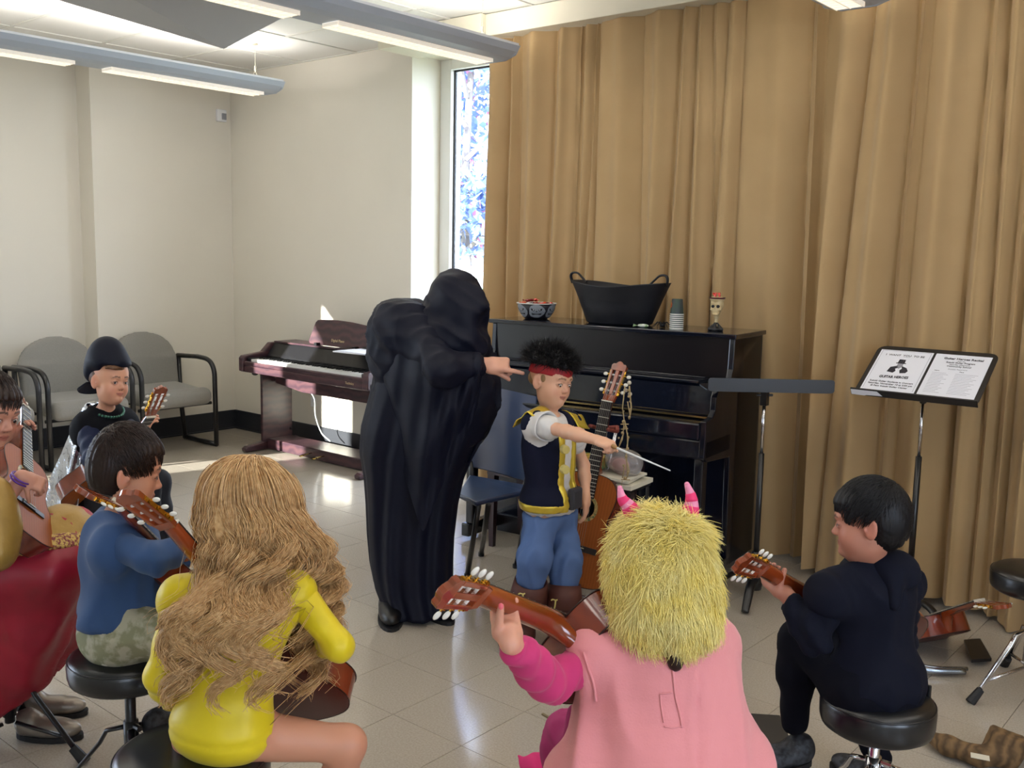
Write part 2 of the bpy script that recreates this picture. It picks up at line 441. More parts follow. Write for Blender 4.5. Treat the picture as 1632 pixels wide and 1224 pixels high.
portal((-7.3, -1.5, 1.33), 1.8, 2.2, (1, 0, 0)); portal((-4.1, 5.0, 1.58), 1.5, 2.5, (0, -1, 0))
for y in (-1.9, .9): portal((2.3, y, 1.6), 1.4, 1.6, (-1, 0, 0))
# baseboards (rubber cove)
def baseb(name, a, c, n):
    a = np.array(a); c = np.array(c); n = np.array(n); b = MB()
    for z0, z1, d in ((0, .012, .018), (.012, .15, .008), (.15, .155, .005)):
        P = [a, c, c+n*d, a+n*d]; b.add([(p[0], p[1], z0) for p in P]+[(p[0], p[1], z1) for p in P], [(0, 1, 2, 3), (4, 5, 6, 7), (0, 1, 5, 4), (1, 2, 6, 5), (2, 3, 7, 6), (3, 0, 4, 7)])
    o = b.build(name, m_base); tag(o, 'black rubber baseboard', kind='structure')
baseb('baseboard_back', (-7.0, 4.72), (-4.9, 4.72), (0, -1)); baseb('baseboard_left', (-7.0, 3.555), (-7.0, 4.72), (1, 0))
baseb('baseboard_step', (-7.2, 3.555), (-7.0, 3.555), (0, -1)); baseb('baseboard_side', (-7.2, 1.4), (-7.2, 3.555), (1, 0))

# ------------------------------------------------------------------ ceiling
b = MB(); b.bx(-7.65, 2.35, -4.15, 5.2, CZ+.02, CZ+.14); ceil = b.build('ceiling', m_bar); tag(ceil, 'white suspended ceiling of square acoustic tiles', kind='structure')
CX0, CY0 = -5.445, 4.10; G = .61
tt = G/2-.009; cv = [(-tt, -tt, .004), (tt, -tt, .004), (tt, tt, .004), (-tt, tt, .004), (-tt, -tt, .018), (tt, -tt, .018), (tt, tt, .018), (-tt, tt, .018)]
cf = [(3, 2, 1, 0), (0, 1, 5, 4), (1, 2, 6, 5), (2, 3, 7, 6), (3, 0, 4, 7)]
first = None; rest = MB()
for i in range(-4, 13):
    for j in range(-14, 2):
        cx = CX0+(i+.5)*G; cy = CY0+(j+.5)*G
        if cx-tt < -7.65 or cy+tt > 5.19: continue
        if cy > 1.2 and cx < -1.5:
            if first is None: first = mesh_obj('ceiling_tile', cv, cf, m_ceil, None, False); tl = first
            else: tl = first.copy(); COL.objects.link(tl)
            tl.location = (cx, cy, CZ); tl.parent = ceil
        else: rest.add(np.array(cv)+[cx, cy, CZ], cf)
o = rest.build('ceiling_tiles', m_ceil, ceil); o['kind'] = 'stuff'
for i in range(-3, 13):
    b = MB(); b.bx(CX0+i*G-.011, CX0+i*G+.011, -4, 5.1, CZ-.002, CZ+.02); b.build('grid_bar', m_bar, ceil)
for j in range(-13, 2):
    b = MB(); b.bx(-7.5, 2.2, CY0+j*G-.011, CY0+j*G+.011, CZ-.0015, CZ+.02); b.build('grid_bar', m_bar, ceil)
m_box = mat('bulkhead_paint', 'DDD6C2', .6)
b = MB(); b.bx(-3.96, 2.2, 4.40, 4.62, 2.745, CZ); o = b.build('trim_1', m_box, bevel=.004); tag(o, 'cream valance box along the top of the curtain', kind='structure')
b = MB(); b.bx(-4.84, -3.96, 4.36, 4.72, 2.765, CZ); b.bx(-4.9, 2.2, 4.62, 4.97, 2.80, CZ); o = b.build('trim_2', m_box, bevel=.004); tag(o, 'low cream bulkhead over the window recess', kind='structure')

# ------------------------------------------------------------------ window beside the curtain
m_frame = mat('window_frame_white', 'F0F0EE', .4)
win = thing('window_1', 'tall narrow window between the wall and the curtain', None, (-4.1, 5.0, .35)); tag(win, kind='structure')
b = MB(); b.bx(-4.9, -4.80, 4.99, 5.08, .35, 2.8); b.bx(-3.43, -3.35, 4.99, 5.08, .35, 2.8); b.bx(-4.80, -3.43, 4.99, 5.08, 2.73, 2.8); b.bx(-4.80, -3.43, 4.99, 5.08, .35, .43)
b.build('window_frame', m_frame, win, bevel=.004)
b = MB(); b.bx(-4.80, -4.788, 5.022, 5.04, .43, 2.73); b.bx(-4.788, -3.43, 5.022, 5.04, 2.72, 2.73); b.build('gasket', m_rubber, win)
m_glass = bpy.data.materials.new('glass'); m_glass.use_nodes = True; nt = m_glass.node_tree; nt.nodes.clear()
ou = nt.nodes.new('ShaderNodeOutputMaterial'); tr = nt.nodes.new('ShaderNodeBsdfTransparent'); gl = nt.nodes.new('ShaderNodeBsdfGlossy'); mx = nt.nodes.new('ShaderNodeMixShader')
tr.inputs[0].default_value = (.93, .96, .97, 1); gl.inputs['Roughness'].default_value = .02; mx.inputs[0].default_value = .05
nt.links.new(tr.outputs[0], mx.inputs[1]); nt.links.new(gl.outputs[0], mx.inputs[2]); nt.links.new(mx.outputs[0], ou.inputs[0])
b = MB(); b.bx(-4.785, -3.43, 5.03, 5.036, .43, 2.73); b.build('pane', m_glass, win)
b = MB(); b.bx(-4.9, -3.35, 4.90, 5.0, .33, .36); b.build('window_sill', m_frame, win)
for n, (x0, x1, y0, y1, z0, z1) in enumerate(((-7.31, -7.28, -2.4, -.64, .25, 2.44), (-7.6, -7.55, .35, 1.2, .8, 2.4), (-7.6, -7.55, -.5, .2, .8, 2.4), (2.27, 2.32, -2.6, -1.2, .8, 2.4), (2.27, 2.32, .2, 1.6, .8, 2.4))):  # last two, in the right wall, are added for fill light
    b = MB()
    for q in ((x0, x1, y0, y0+.04, z0, z1), (x0, x1, y1-.04, y1, z0, z1), (x0, x1, y0, y1, z0, z0+.04), (x0, x1, y0, y1, z1-.04, z1)): b.bx(*q)
    wn = b.build('window_%d' % (n+2), m_frame); tag(wn, 'unseen side window frame', kind='structure')
    b = MB(); b.bx((x0+x1)/2-.002, (x0+x1)/2+.002, y0+.04, y1-.04, z0+.04, z1-.04); b.build('pane', m_glass, wn)

# ------------------------------------------------------------------ outside: ground, tree, bushes
b = MB(); b.bx(-30, 20, 5.3, 40, -.4, -.3); b.bx(-30, -7.9, -30, 5.3, -.4, -.3)
o = b.build('ground', mat('outside_ground', 'A9A79C', .9, noise=(3, .6, '7F8A62'))); tag(o, 'pale ground outside the window', kind='structure')
m_leafb = mat('leaf_blue_hazed', 'AFC4EC', .4, noise=(6, .5, '7C9CD2')); m_leafr = mat('leaf_red_hazed', 'C88098', .5); m_leafg = mat('leaf_green', 'A8CCB0', .5); m_bark = mat('bark', '8A8078', .9)  # blue and red leaves lightened: overexposed outdoor haze is in the colour
def leaves(name, n, cen, rad, size, m, parent, seed, kind='stuff'):
    rs = np.random.RandomState(seed); P = rs.normal(size=(n, 3)); P /= np.linalg.norm(P, axis=1)[:, None]; P *= rs.uniform(.25, 1, (n, 1))**.5; P = P*rad+cen
    P = P[(sn(P, 7, 3)+sn(P, 3, 4)) > -.25]; n = len(P)
    a = rs.normal(size=(n, 3)); a /= np.linalg.norm(a, axis=1)[:, None]; q = np.cross(a, rs.normal(size=(n, 3))); q /= np.linalg.norm(q, axis=1)[:, None]
    s = size*rs.uniform(.6, 1.3, (n, 1)); nn = np.cross(a, q)
    V = np.stack([P-a*s, P+q*s*.55+nn*s*.12, P+a*s, P-q*s*.55+nn*s*.12], 1).reshape(-1, 3); F = np.arange(n*4).reshape(-1, 4)
    o = mesh_obj(name, V, F, m, parent, False); o['kind'] = kind; return o
def dirxy(px): r = at(px, 300, 1)-EYE; return nrm([r[0], r[1], 0])
d = dirxy(742); base = np.array([0, 0, -.3])+d*11.5
tree = thing('tree', 'tree with bluish green and reddish leaves outside the tall window', 'tree', base)
b = MB(); b.tube(spline([base+[0, 0, 0], base+[.05, 0, 1.2], base+[-.1, .1, 2.6], base+[.1, 0, 4.4]]), np.linspace(.09, .03, 25), 8)
for k in range(7): b.tube([base+[0, 0, 1.8+k*.35], base+[math.cos(k*2.3)*.7, math.sin(k*2.3)*.7, 2.3+k*.4]], [.03, .008], 6)
b.build('trunk', m_bark, tree)
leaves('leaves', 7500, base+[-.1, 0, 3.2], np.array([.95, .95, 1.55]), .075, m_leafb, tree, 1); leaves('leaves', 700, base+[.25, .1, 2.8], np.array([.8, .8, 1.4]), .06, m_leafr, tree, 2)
for k, (px, dd, zc_, rr, m) in enumerate(((726, 17.5, .3, .75, m_leafg), (760, 15.0, .4, .75, m_leafg), (806, 13.0, .2, .5, m_leafr))):
    c = dirxy(px)*dd+np.array([0, 0, zc_]); bs = thing('bush', ['round green bush below the tree, at the frame side of the window', 'taller green bush under the tree', 'reddish bush next to the curtain edge outside the window'][k], 'bush', (c[0], c[1], -.3))
    leaves('leaves', 1100, c, np.array([rr, rr, .75]), .055, m, bs, 10+k); b = MB(); b.cyl((c[0], c[1], -.3), (c[0], c[1], .3), .03, .02, 6); b.build('stem', m_bark, bs)
# pale building face across the street
b = MB(); b.bx(-26, -2, 24, 25, -.3, 2.2); o = b.build('garden_wall', mat('pale_render', 'DADFE6', .8)); tag(o, 'low pale wall far outside the window', 'wall')

# ------------------------------------------------------------------ curtain
m_curt = mat('curtain_velvet', 'BB9D70', .8, sheen=.2, noise=(5, .9, 'AD8F62'), bump=(500, .1, .001))
nt = m_curt.node_tree; bs_ = nt.nodes['Principled BSDF']; tl_ = nt.nodes.new('ShaderNodeBsdfTranslucent'); tl_.inputs[0].default_value = hx('C08848'); ms = nt.nodes.new('ShaderNodeMixShader'); ms.inputs[0].default_value = .12
nt.links.new(bs_.outputs[0], ms.inputs[1]); nt.links.new(tl_.outputs[0], ms.inputs[2]); nt.links.new(ms.outputs[0], nt.nodes['Material Output'].inputs[0])
def curtain_panel(name, x0, x1, ztop, zbot, y0, seed, label, parent=None, amp=1.0):
    n = int((x1-x0)*190); nz = 44
    rs = np.random.RandomState(seed)
    # pleat creases at irregular spacing
    cr = [x0-.3]
    while cr[-1] < x1+.3: cr.append(cr[-1]+rs.choice([.05, .07, .11, .17, .24, .31])*rs.uniform(.85, 1.15))
    cr = np.array(cr); dep = rs.uniform(.5, 1, len(cr)); swy = rs.normal(size=len(cr))*.055; ph = rs.uniform(0, 6, len(cr))
    P = np.zeros((n+1, nz+1, 3)); xs = np.linspace(x0, x1, n+1)
    zs = np.linspace(ztop, zbot, nz+1)
    for j, z in enumerate(zs):
        t = (ztop-z)/(ztop-zbot)
        c = cr+swy*t+.012*np.sin(3*t+ph); c = np.maximum.accumulate(c+np.arange(len(c))*1e-4)
        k = np.clip(np.searchsorted(c, xs)-1, 0, len(c)-2); w_ = np.maximum(1e-4, c[k+1]-c[k]); u = np.clip((xs-c[k])/w_, 0, 1)
        dd = dep[k]*(1-u)+dep[k+1]*u
        bulge = (np.sin(PI*u)**.6+.18*np.sin(3*PI*u+k)*np.minimum(1, w_/.2))*np.minimum(w_*.7, .085)*(.7+.5*t)*dd*1.25
        y = y0-bulge*amp+.035*np.sin(xs*2.1+seed+1.2*t)+.018*np.sin(xs*5.3+2*t)
        # soft swags under the heading
        y -= .014*np.exp(-((t-.05)/.06)**2)*np.sin(PI*u)
        P[:, j, 0] = xs+.018*np.sin(2*PI*u)*.5; P[:, j, 1] = y; P[:, j, 2] = z+(.018*np.sin(xs*9+seed)*t if zbot < .5 else 0)
    V = P.reshape(-1, 3); V2 = V+[0, .004, 0]; N = len(V)
    i = np.arange(n)[:, None]*(nz+1)+np.arange(nz)[None]; q = np.stack([i, i+1, i+nz+2, i+nz+1], -1).reshape(-1, 4)
    o = mesh_obj(name, np.vstack([V, V2]), np.vstack([q, q[:, ::-1]+N]), m_curt, parent, True); return o
cur = thing('curtain', 'long gold velvet curtain hanging in deep pleats behind the black piano', 'curtain', (-2, 4.5, .03))
curtain_panel('curtain_panel', -3.97, -1.80, 2.744, .035, 4.55, 5, '', cur)
curtain_panel('curtain_panel', -1.83, -.2, 2.744, .02, 4.44, 12, '', cur, 1.25)
curtain_panel('curtain_panel', -.25, 1.9, 2.744, .02, 4.46, 23, '', cur)

# ------------------------------------------------------------------ pendant light fixtures
m_fix = mat('fixture_shell', 'B4BCC8', .45); m_fixw = mat('fixture_rim', 'E8EAEE', .4); m_tube = mat('fixture_glow', 'FFFFFF', .4, emit=('FFF1DC', 1.5)); m_louv = mat('louvre_cell', 'D8D2C6', .3, emit=('FFF1DC', .45)); m_wire = mat('steel_wire', 'B9B2A0', .4, .8)
def fixture(cx, yend, label, up=13):
    t = thing('pendant_light', label, 'light', (cx, yend-1.6, 2.55), 'pendant strip lights'); L_ = 4.5; y0, y1 = yend-L_, yend
    prof = [(-.18, .065), (-.165, .035), (-.12, .01), (-.075, 0), (.075, 0), (.12, .01), (.165, .035), (.18, .065), (.165, .072), (.12, .03), (-.12, .03), (-.165, .072)]
    b = MB(); R = np.array([[1, 0, 0], [0, 0, 1], [0, 1, 0]]).T   # profile x->x, y->z, extrude->y
    b.prism(prof, -y1, -y0, R=np.array([[1, 0, 0], [0, 0, -1], [0, 1, 0]]), T=(cx, 0, 2.55))
    b.build('shell', m_fix, t, smooth=False)
    b = MB(); b.bx(cx-.178, cx-.17, y0, y1, 2.612, 2.628); b.bx(cx+.17, cx+.178, y0, y1, 2.612, 2.628); b.build('rim', m_fixw, t)
    b = MB(); b.prism([(-.18, .067), (-.15, .02), (-.075, -.003), (.075, -.003), (.15, .02), (.18, .067)], -y1-.012, -y1, R=np.array([[1, 0, 0], [0, 0, -1], [0, 1, 0]]), T=(cx, 0, 2.55)); b.build('end_cap', m_fix, t)
    for k in range(3):
        a1 = y1-.075-k*1.30; a0 = a1-1.08
        b = MB()
        b.bx(cx-.055, cx+.055, a0, a1, 2.547, 2.5485); g = b.build('lamp_glow', m_tube, t)
        b = MB()
        b.bx(cx-.06, cx-.055, a0, a1, 2.53, 2.55); b.bx(cx+.055, cx+.06, a0, a1, 2.53, 2.55); b.bx(cx-.003, cx+.003, a0, a1, 2.53, 2.548)
        for q in range(28): y = a0+(a1-a0)*q/27; b.bx(cx-.056, cx+.056, y-.002, y+.002, 2.533, 2.548)
        b.build('louvre', m_louv, t)
        l = bpy.data.lights.new('tube_up', 'AREA'); l.shape = 'RECTANGLE'; l.size = .16; l.size_y = 1.1; l.energy = up; l.color = (1, .95, .88)
        lo = bpy.data.objects.new('tube_up', l); COL.objects.link(lo); lo.location = (cx, (a0+a1)/2, 2.60); lo.rotation_euler = (PI, 0, 0); adopt(lo, t)
        l = bpy.data.lights.new('tube_down', 'AREA'); l.shape = 'RECTANGLE'; l.size = .1; l.size_y = 1.08; l.energy = up*.16; l.color = (1, .95, .88)
        lo = bpy.data.objects.new('tube_down', l); COL.objects.link(lo); lo.location = (cx, (a0+a1)/2, 2.528); adopt(lo, t)
    for yy in (y1-.1, y1-2.2, y0+.3):
        b = MB(); b.cyl((cx, yy, CZ), (cx, yy, 2.70), .0018, n=6); b.cyl((cx, yy, 2.72), (cx, yy, 2.69), .007, n=8); b.cyl((cx, yy, CZ-.012), (cx, yy, CZ), .02, n=10)
        b.tube([(cx, yy, 2.69), (cx-.03, yy-.03, 2.62), (cx-.05, yy-.04, 2.58)], .0015, 5); b.tube([(cx, yy, 2.69), (cx+.04, yy, 2.62), (cx+.06, yy, 2.58)], .0015, 5)
        b.build('suspension_wire', m_wire, t)
    return t
fixture(-5.78, 4.20, 'long pendant strip light nearer the corner with the motion sensor')
fixture(-3.73, 4.22, 'long pendant strip light ending in front of the curtain')
fixture(-1.68, 4.2, 'long pendant strip light over the players, beyond the top of the picture')
fixture(.37, 4.2, 'pendant strip light out of view on the window side')

# suspended grey acoustic panel
pc = at(357, 78, 6.3); p1 = at(118, -2, 6.0); p2 = at(478, 9, 5.3); 
e1 = p1-pc; e2 = p2-pc
t = thing('acoustic_panel', 'folded grey acoustic panel hanging under the ceiling between two strip lights', 'panel', pc)
z0 = 2.60
def P2(px, py, z): return atz(px, py, z)
A_ = P2(357, 78, 2.60); B_ = P2(120, 0, 2.72); C_ = P2(475, 10, 2.72); 
B2 = A_+(B_-A_)*1.7; B2[2] = 2.76; C2 = A_+(C_-A_)*1.55; C2[2] = 2.76; D2 = B2+C2-A_; D2[2] = 2.62
V = [A_, B2, D2, C2]; V = [tuple(v) for v in V]+[(v[0], v[1], v[2]+.03) for v in V]
b = MB(); b.add(V, [(0, 1, 2), (0, 2, 3), (4, 6, 5), (4, 7, 6), (0, 4, 5, 1), (1, 5, 6, 2), (2, 6, 7, 3), (3, 7, 4, 0)]); b.build('panel_board', mat('panel_grey', 'A9A9AD', .7), t)
b = MB()
for v in (A_*.9+D2*.1, B2*.9+D2*.1, C2*.9+B2*.1): b.cyl((v[0], v[1], v[2]+.02), (v[0], v[1], CZ), .002, n=6)
b.build('suspension_wire', m_wire, t)

# motion sensor
t = thing('motion_sensor', 'small white motion sensor high on the wall beside the corner', 'sensor', (-6.99, 4.62, 2.54))
b = MB(); b.box((-6.985, 4.625, 2.542), (.03, .085, .095)); b.build('housing', m_white, t, bevel=.006)
b = MB(); b.box((-6.967, 4.64, 2.535), (.012, .04, .05)); b.build('lens', mat('sensor_lens', '8F9096', .3), t, bevel=.004)
b = MB(); b.bx(-5.99, -5.94, 4.712, 4.722, .30, .37) ; o = b.build('power_outlet', m_white, bevel=.002); tag(o, 'small white wall outlet plate behind the digital piano', 'outlet')
# ------------------------------------------------------------------ grey armchairs against the wall
m_fab = mat('grey_wool', '8D8A84', .9, noise=(260, .5, '7C7973'), bump=(600, .3, .001), sheen=.2)
def armchair(yc, label):
    t = thing('armchair', label, 'chair', (-6.62, yc, 0), 'grey armchairs along the wall')
    X0 = -6.95; R = .02
    for s in (-1, 1):
        y = yc+s*.295
        pts = spline([(X0+.09, y, .02), (X0+.06, y, .3), (X0+.05, y, .58), ], 6)
        b = MB()
        b.tube([(X0+.10, y, .018), (X0+.05, y, .30), (X0+.03, y, .655)], .018, 10)
        b.tube(np.vstack([[(X0+.02, y, .655)], spline([(X0+.30, y, .668), (X0+.42, y, .66), (X0+.485, y, .63), (X0+.52, y, .57), (X0+.525, y, .48)], 5), [(X0+.53, y, .018)]]), .018, 10)
        b.tube([(X0+.09, y, .018), (X0+.535, y, .018)], .018, 10)
        b.build('side_frame', m_blackm, t, smooth=True)
    b = MB(); b.tube([(X0+.1, yc-.295, .33), (X0+.1, yc+.295, .33)], .012, 8); b.tube([(X0+.47, yc-.295, .33), (X0+.47, yc+.295, .33)], .012, 8); b.build('cross_bar', m_blackm, t, smooth=True)
    # seat cushion: rounded slab, slightly wider at the front
    S = SDF(); S.box((X0+.29, yc, .40), (.26, .262, .055), roty(.05), .045); S.box((X0+.50, yc, .40), (.05, .25, .052), None, .045, .04)
    sdf_obj('seat', S, m_fab, t, .012)
    # arched back: flattened rounded panel
    S = SDF(); Rb = roty(-.14)
    S.box((X0+.045, yc, .55), (.038, .265, .13), Rb, .032)
    S.ell((X0+.025, yc, .66), (.045, .268, .195), Rb, .03)
    sdf_obj('backrest', S, m_fab, t, .012, disp=lambda V, N: 0*V[:, 0])
    return t
armchair(3.86, 'grey upholstered armchair nearest the room corner, beside the digital piano')
armchair(3.20, 'middle grey upholstered armchair behind the child in the black hat')
armchair(2.55, 'grey armchair cut by the picture edge behind the girl with the red skirt')

# ------------------------------------------------------------------ digital piano
m_rose = mat('rosewood_laminate', '4A3034', .33, wave=(6, '35222A', 'Z', 6)); m_keyw = mat('key_ivory', 'E9E9E6', .3); m_keyb = mat('key_ebony', '0B0B0E', .3); m_gold = mat('gold_print', 'C9B48A', .4)
dp = thing('digital_piano', 'brown digital piano on panel legs against the cream wall', 'piano', (-5.45, 4.4, 0))
X0, X1, YF, YB = -6.16, -4.74, 4.20, 4.66
b = MB(); b.bx(X0, X1, YF, YB, .595, .645); b.bx(X0+.02, X1-.02, YF-.002, YF+.03, .645, .675); b.build('key_bed', m_rose, dp, bevel=.006)
for x in (X0, X1-.055):   # cheek blocks, sloped up to the back
    b = MB(); b.prism([(YF-.015, .60), (YB, .60), (YB, .80), (YF+.24, .80), (YF+.17, .735), (YF, .715), (YF-.015, .70)], x, x+.055, R=np.array([[0, 0, 1], [1, 0, 0], [0, 1, 0]])); b.build('cheek_block', m_rose, dp, bevel=.008)
b = MB(); b.prism([(YF+.20, .64), (YB, .64), (YB, .80), (YF+.27, .80), (YF+.20, .705)], X0+.055, X1-.055, R=np.array([[0, 0, 1], [1, 0, 0], [0, 1, 0]])); b.build('control_panel', m_black, dp)
b = MB(); b.bx(X0+.06, X1-.06, YF+.26, YB, .80, .812); b.build('top_lid', m_rose, dp)
kw = (X1-X0-.20)/52; first = None
for i in range(52):
    x = X0+.10+(i+.5)*kw
    if first is None: b = MB(); b.box((0, YF+.10, .683), (kw-.0012, .145, .02)); first = b.build('white_key', m_keyw, dp); k = first
    else: k = first.copy(); COL.objects.link(k)
    k.location.x += 0; k.matrix_basis = Matrix.Translation((x, 0, 0))
first = None
for i in range(51):
    if (i % 7) in (1, 4): continue
    x = X0+.10+(i+1)*kw
    if first is None: b = MB(); b.box((0, YF+.128, .697), (.011, .09, .014)); first = b.build('black_key', m_keyb, dp); k = first
    else: k = first.copy(); COL.objects.link(k)
    k.matrix_basis = Matrix.Translation((x, 0, 0))
for x in (X0+.058, X1-.10): b = MB(); b.bx(x, x+.042, YF+.02, YF+.18, .66, .70); b.build('key_end_block', m_black, dp, bevel=.004)
b = MB(); b.bx(X0+.08, X0+.34, YF+.205, YF+.208, .70, .712); b.bx(X0+.5, X0+1.1, YF+.235, YF+.237, .74, .752); b.build('button_strip', mat('button_strip', '707680', .4), dp)
RS = rotx(-.22)
yr, zr = 4.5, .82
b = MB(); b.prism([(x, y) for x, y in [(-.315, .0), (.315, .0), (.335, .10), (.325, .155), (.30, .168), (.1, .185), (-.05, .19), (-.22, .185), (-.27, .178), (-.29, .16), (-.335, .02)]][::1], -.006, .006, R=frame((0, -1, .22), (1, 0, 0)), T=(-5.405, yr, zr-.005)); b.build('music_rest', m_rose, dp, bevel=.004)
for x in (-5.62, -5.2): b = MB(); b.box((x, yr-.015, zr), (.03, .04, .025)); b.build('rest_hinge', m_black, dp)
Rt = frame((0, -1, .22), (1, 0, 0))
text_mesh('lettering', 'Digital Piano', .028, m4(Rt, (-5.405, yr-.008, zr+.03)), m_gold, dp)
text_mesh('lettering', 'Technics', .024, m4(frame((0, -1, 0), (1, 0, 0)), (-4.93, YF-.004, .622)), m_gold, dp)
for x in (-6.10, -4.84):
    b = MB(); b.bx(x, x+.025, 4.33, 4.60, .055, .60); b.build('leg_panel', m_rose, dp, bevel=.003)
    b = MB(); b.prism([(4.17, .005), (4.66, .005), (4.66, .065), (4.36, .07), (4.19, .045), (4.165, .03)], x-.015, x+.04, R=np.array([[0, 0, 1], [1, 0, 0], [0, 1, 0]])); b.build('foot', m_rose, dp, bevel=.008)
    for z in (.52, .13): b = MB(); b.cyl((x+.02, 4.585, z), (x+.04, 4.585, z), .01, n=8); b.build('bolt_cap', m_black, dp)
b = MB(); b.prism([(X0+.1, .595), (X1-.1, .595), (X1-.1, .46), (X0+.42, .46), (X0+.34, .47), (X0+.1, .50)][::-1], 4.44, 4.46, R=np.array([[1, 0, 0], [0, 0, 1], [0, 1, 0]])); b.build('modesty_board', m_rose, dp)
b = MB(); b.bx(-6.06, -4.86, 4.36, 4.58, .008, .085); b.build('pedal_box', m_rose, dp, bevel=.006)
for x in (-5.54, -5.40):
    b = MB(); b.tube([(x, 4.37, .05), (x-.0, 4.33, .048), (x, 4.29, .045), (x, 4.26, .040)], [.008, .012, .018, .014], 10, flat=.3); b.build('pedal', mat('brass', 'B59A5B', .25, 1) if 'brass' not in MATS else MATS['brass'], dp, smooth=True)
b = MB(); b.tube(spline([(-5.72, 4.50, .46), (-5.70, 4.52, .40), (-5.73, 4.55, .28), (-5.70, 4.58, .15), (-5.62, 4.60, .09)]), .0045, 6); b.build('white_cord', mat('cord_white', 'D5D8D8', .5), dp, smooth=True)
b = MB(); b.tube(spline([(-4.95, 4.6, .6), (-4.98, 4.62, .4), (-5.05, 4.64, .2), (-5.1, 4.66, .02)]), .003, 6); b.build('black_cord', m_rubber, dp, smooth=True)
b = MB(); b.tube(spline([(-6.1, 4.6, .01), (-6.22, 4.55, .03), (-6.28, 4.5, .008), (-6.2, 4.42, .006)]), .004, 6); b.build('black_cord', m_rubber, dp, smooth=True)
b = MB(); b.ball((X0+.11, YF+.05, .585), (.03, .02, .014)); b.build('headphone_jack', m_black, dp, smooth=True)
m_paper = mat('paper', 'E9EAF2', .7); m_paper2 = mat('paper_cream', 'DDD6C2', .7)
for k, (x, y, w_, d_, z, a, lab, m) in enumerate(((-5.02, 4.36, .30, .20, .815, .1, 'loose white sheet music fanned out on the digital piano', m_paper), (-4.98, 4.52, .26, .12, .83, -.05, 'black folder lying behind the sheet music on the digital piano', m_black))):
    b = MB(); q = rotz(a)
    b.box((x, y, z+.004), (w_, d_, .008), q); 
    if k == 0: b.box((x+.02, y+.01, z+.010), (w_*.95, d_, .003), rotz(-.06))
    o = b.build(['sheet_music', 'folder'][k], m, None); tag(o, lab, ['paper', 'folder'][k])

# ------------------------------------------------------------------ upright piano
m_ebony = mat('piano_black_sky_tint', '0C111E', .16, spec=.6, coat=.4, bump=(60, .02, .001)); m_ebony2 = mat('piano_side_black', '120D10', .28)  # slight blue in the black lid and panels stands for reflected sky
up_ = thing('upright_piano', 'black upright piano standing in front of the gold curtain', 'piano', (-2.72, 4.2, 0))
pa = math.atan2(.149, 1.347)
PR = rotz(pa); PT = np.array([-3.45, 3.93, 0])      # local x along the front, y to the back
def PM(): return MB(R=PR, T=PT)
W = 1.355
b = PM(); b.bx(0, W, .0, .36, .90, 1.13); b.bx(0.0, W, .06, .36, .05, .90); b.build('case', m_ebony2, up_)
b = PM(); b.bx(-.012, W+.012, -.025, .375, 1.13, 1.152); b.build('lid', m_ebony, up_, bevel=.004)
b = PM(); b.prism([(.0, .93), (.012, 1.128), (.03, 1.128), (.03, .93)], .03, W-.03, R=np.array([[0, 0, 1], [1, 0, 0], [0, 1, 0]])); b.bx(.03, W-.03, -.004, .012, .93, .94); b.build('upper_panel', m_ebony, up_)
for x in (0, W-.028):
    b = PM()
    P = [(.35, .05), (.35, 1.13), (0, 1.13), (-.01, .97)]+[(-.19+.18*math.cos(a)*1.0+.0, .93-.0-.17*(1-math.sin(a))) for a in np.linspace(PI/2, .0, 8)][::1]
    P = [(.35, .05), (.35, 1.13), (-.002, 1.13), (-.012, .99), (-.03, .945), (-.10, .94), (-.165, .925), (-.195, .88), (-.20, .82), (-.225, .795), (-.30, .785), (-.305, .62), (-.27, .60), (.0, .58), (.02, .05)]
    b.prism(P, x, x+.028, R=np.array([[0, 0, 1], [1, 0, 0], [0, 1, 0]])); b.build('side_panel', m_ebony, up_, bevel=.004)
b = PM(); b.prism([(-.02, .935), (-.15, .932), (-.165, .92), (-.19, .80), (-.185, .785), (-.02, .785)], .028, W-.028, R=np.array([[0, 0, 1], [1, 0, 0], [0, 1, 0]])); b.build('fallboard', m_ebony, up_, bevel=.004)
b = PM(); b.bx(.02, W-.1, .0, -.17, .932, .945); b.bx(.06, W-.12, -.05, -.03, .945, .95); b.build('music_ledge', m_ebony, up_, bevel=.004)
b = PM(); b.bx(.03, W-.03, -.202, -.196, .782, .79); b.build('brass_hinge', mat('brass_strip', 'C8AE74', .25, 1), up_)
b = PM(); b.bx(.028, W-.028, -.31, 0, .70, .775); b.build('key_slip', m_ebony, up_, bevel=.008)
b = PM(); b.bx(.0, W, -.30, 0, .61, .70); b.build('key_bed', m_ebony, up_, bevel=.01)
b = PM(); b.bx(.03, W-.03, .015, .04, .09, .61); b.build('lower_panel', m_ebony, up_)
for x in (.0, W-.05): b = PM(); b.bx(x, x+.05, -.26, .3, .02, .09); b.build('toe_block', m_ebony, up_, bevel=.006)
for x in (.02, W-.07): b = PM(); b.bx(x, x+.045, -.25, -.20, .09, .61); b.build('leg', m_ebony, up_, bevel=.006)
b = PM(); b.bx(.05, W-.05, .0, .03, .0, .09); b.build('plinth', m_ebony2, up_)
for x in (.55, .68, .80): b = PM(); b.tube([(x, .01, .06), (x, -.06, .06), (x, -.12, .055)], [.008, .012, .018], 8, flat=.35); b.build('pedal', MATS['brass'], up_, smooth=True)
b = PM(); b.tube([(.56+.008*math.cos(a), .008, 1.09+.014*math.sin(a)) for a in np.linspace(0, 2*PI, 12)], .0012, 5); b.build('lock_rim', m_chrome, up_)
def pt(u, v, z): return PT+PR @ np.array([u, v, 0])+np.array([0, 0, z])
TOPZ = 1.153
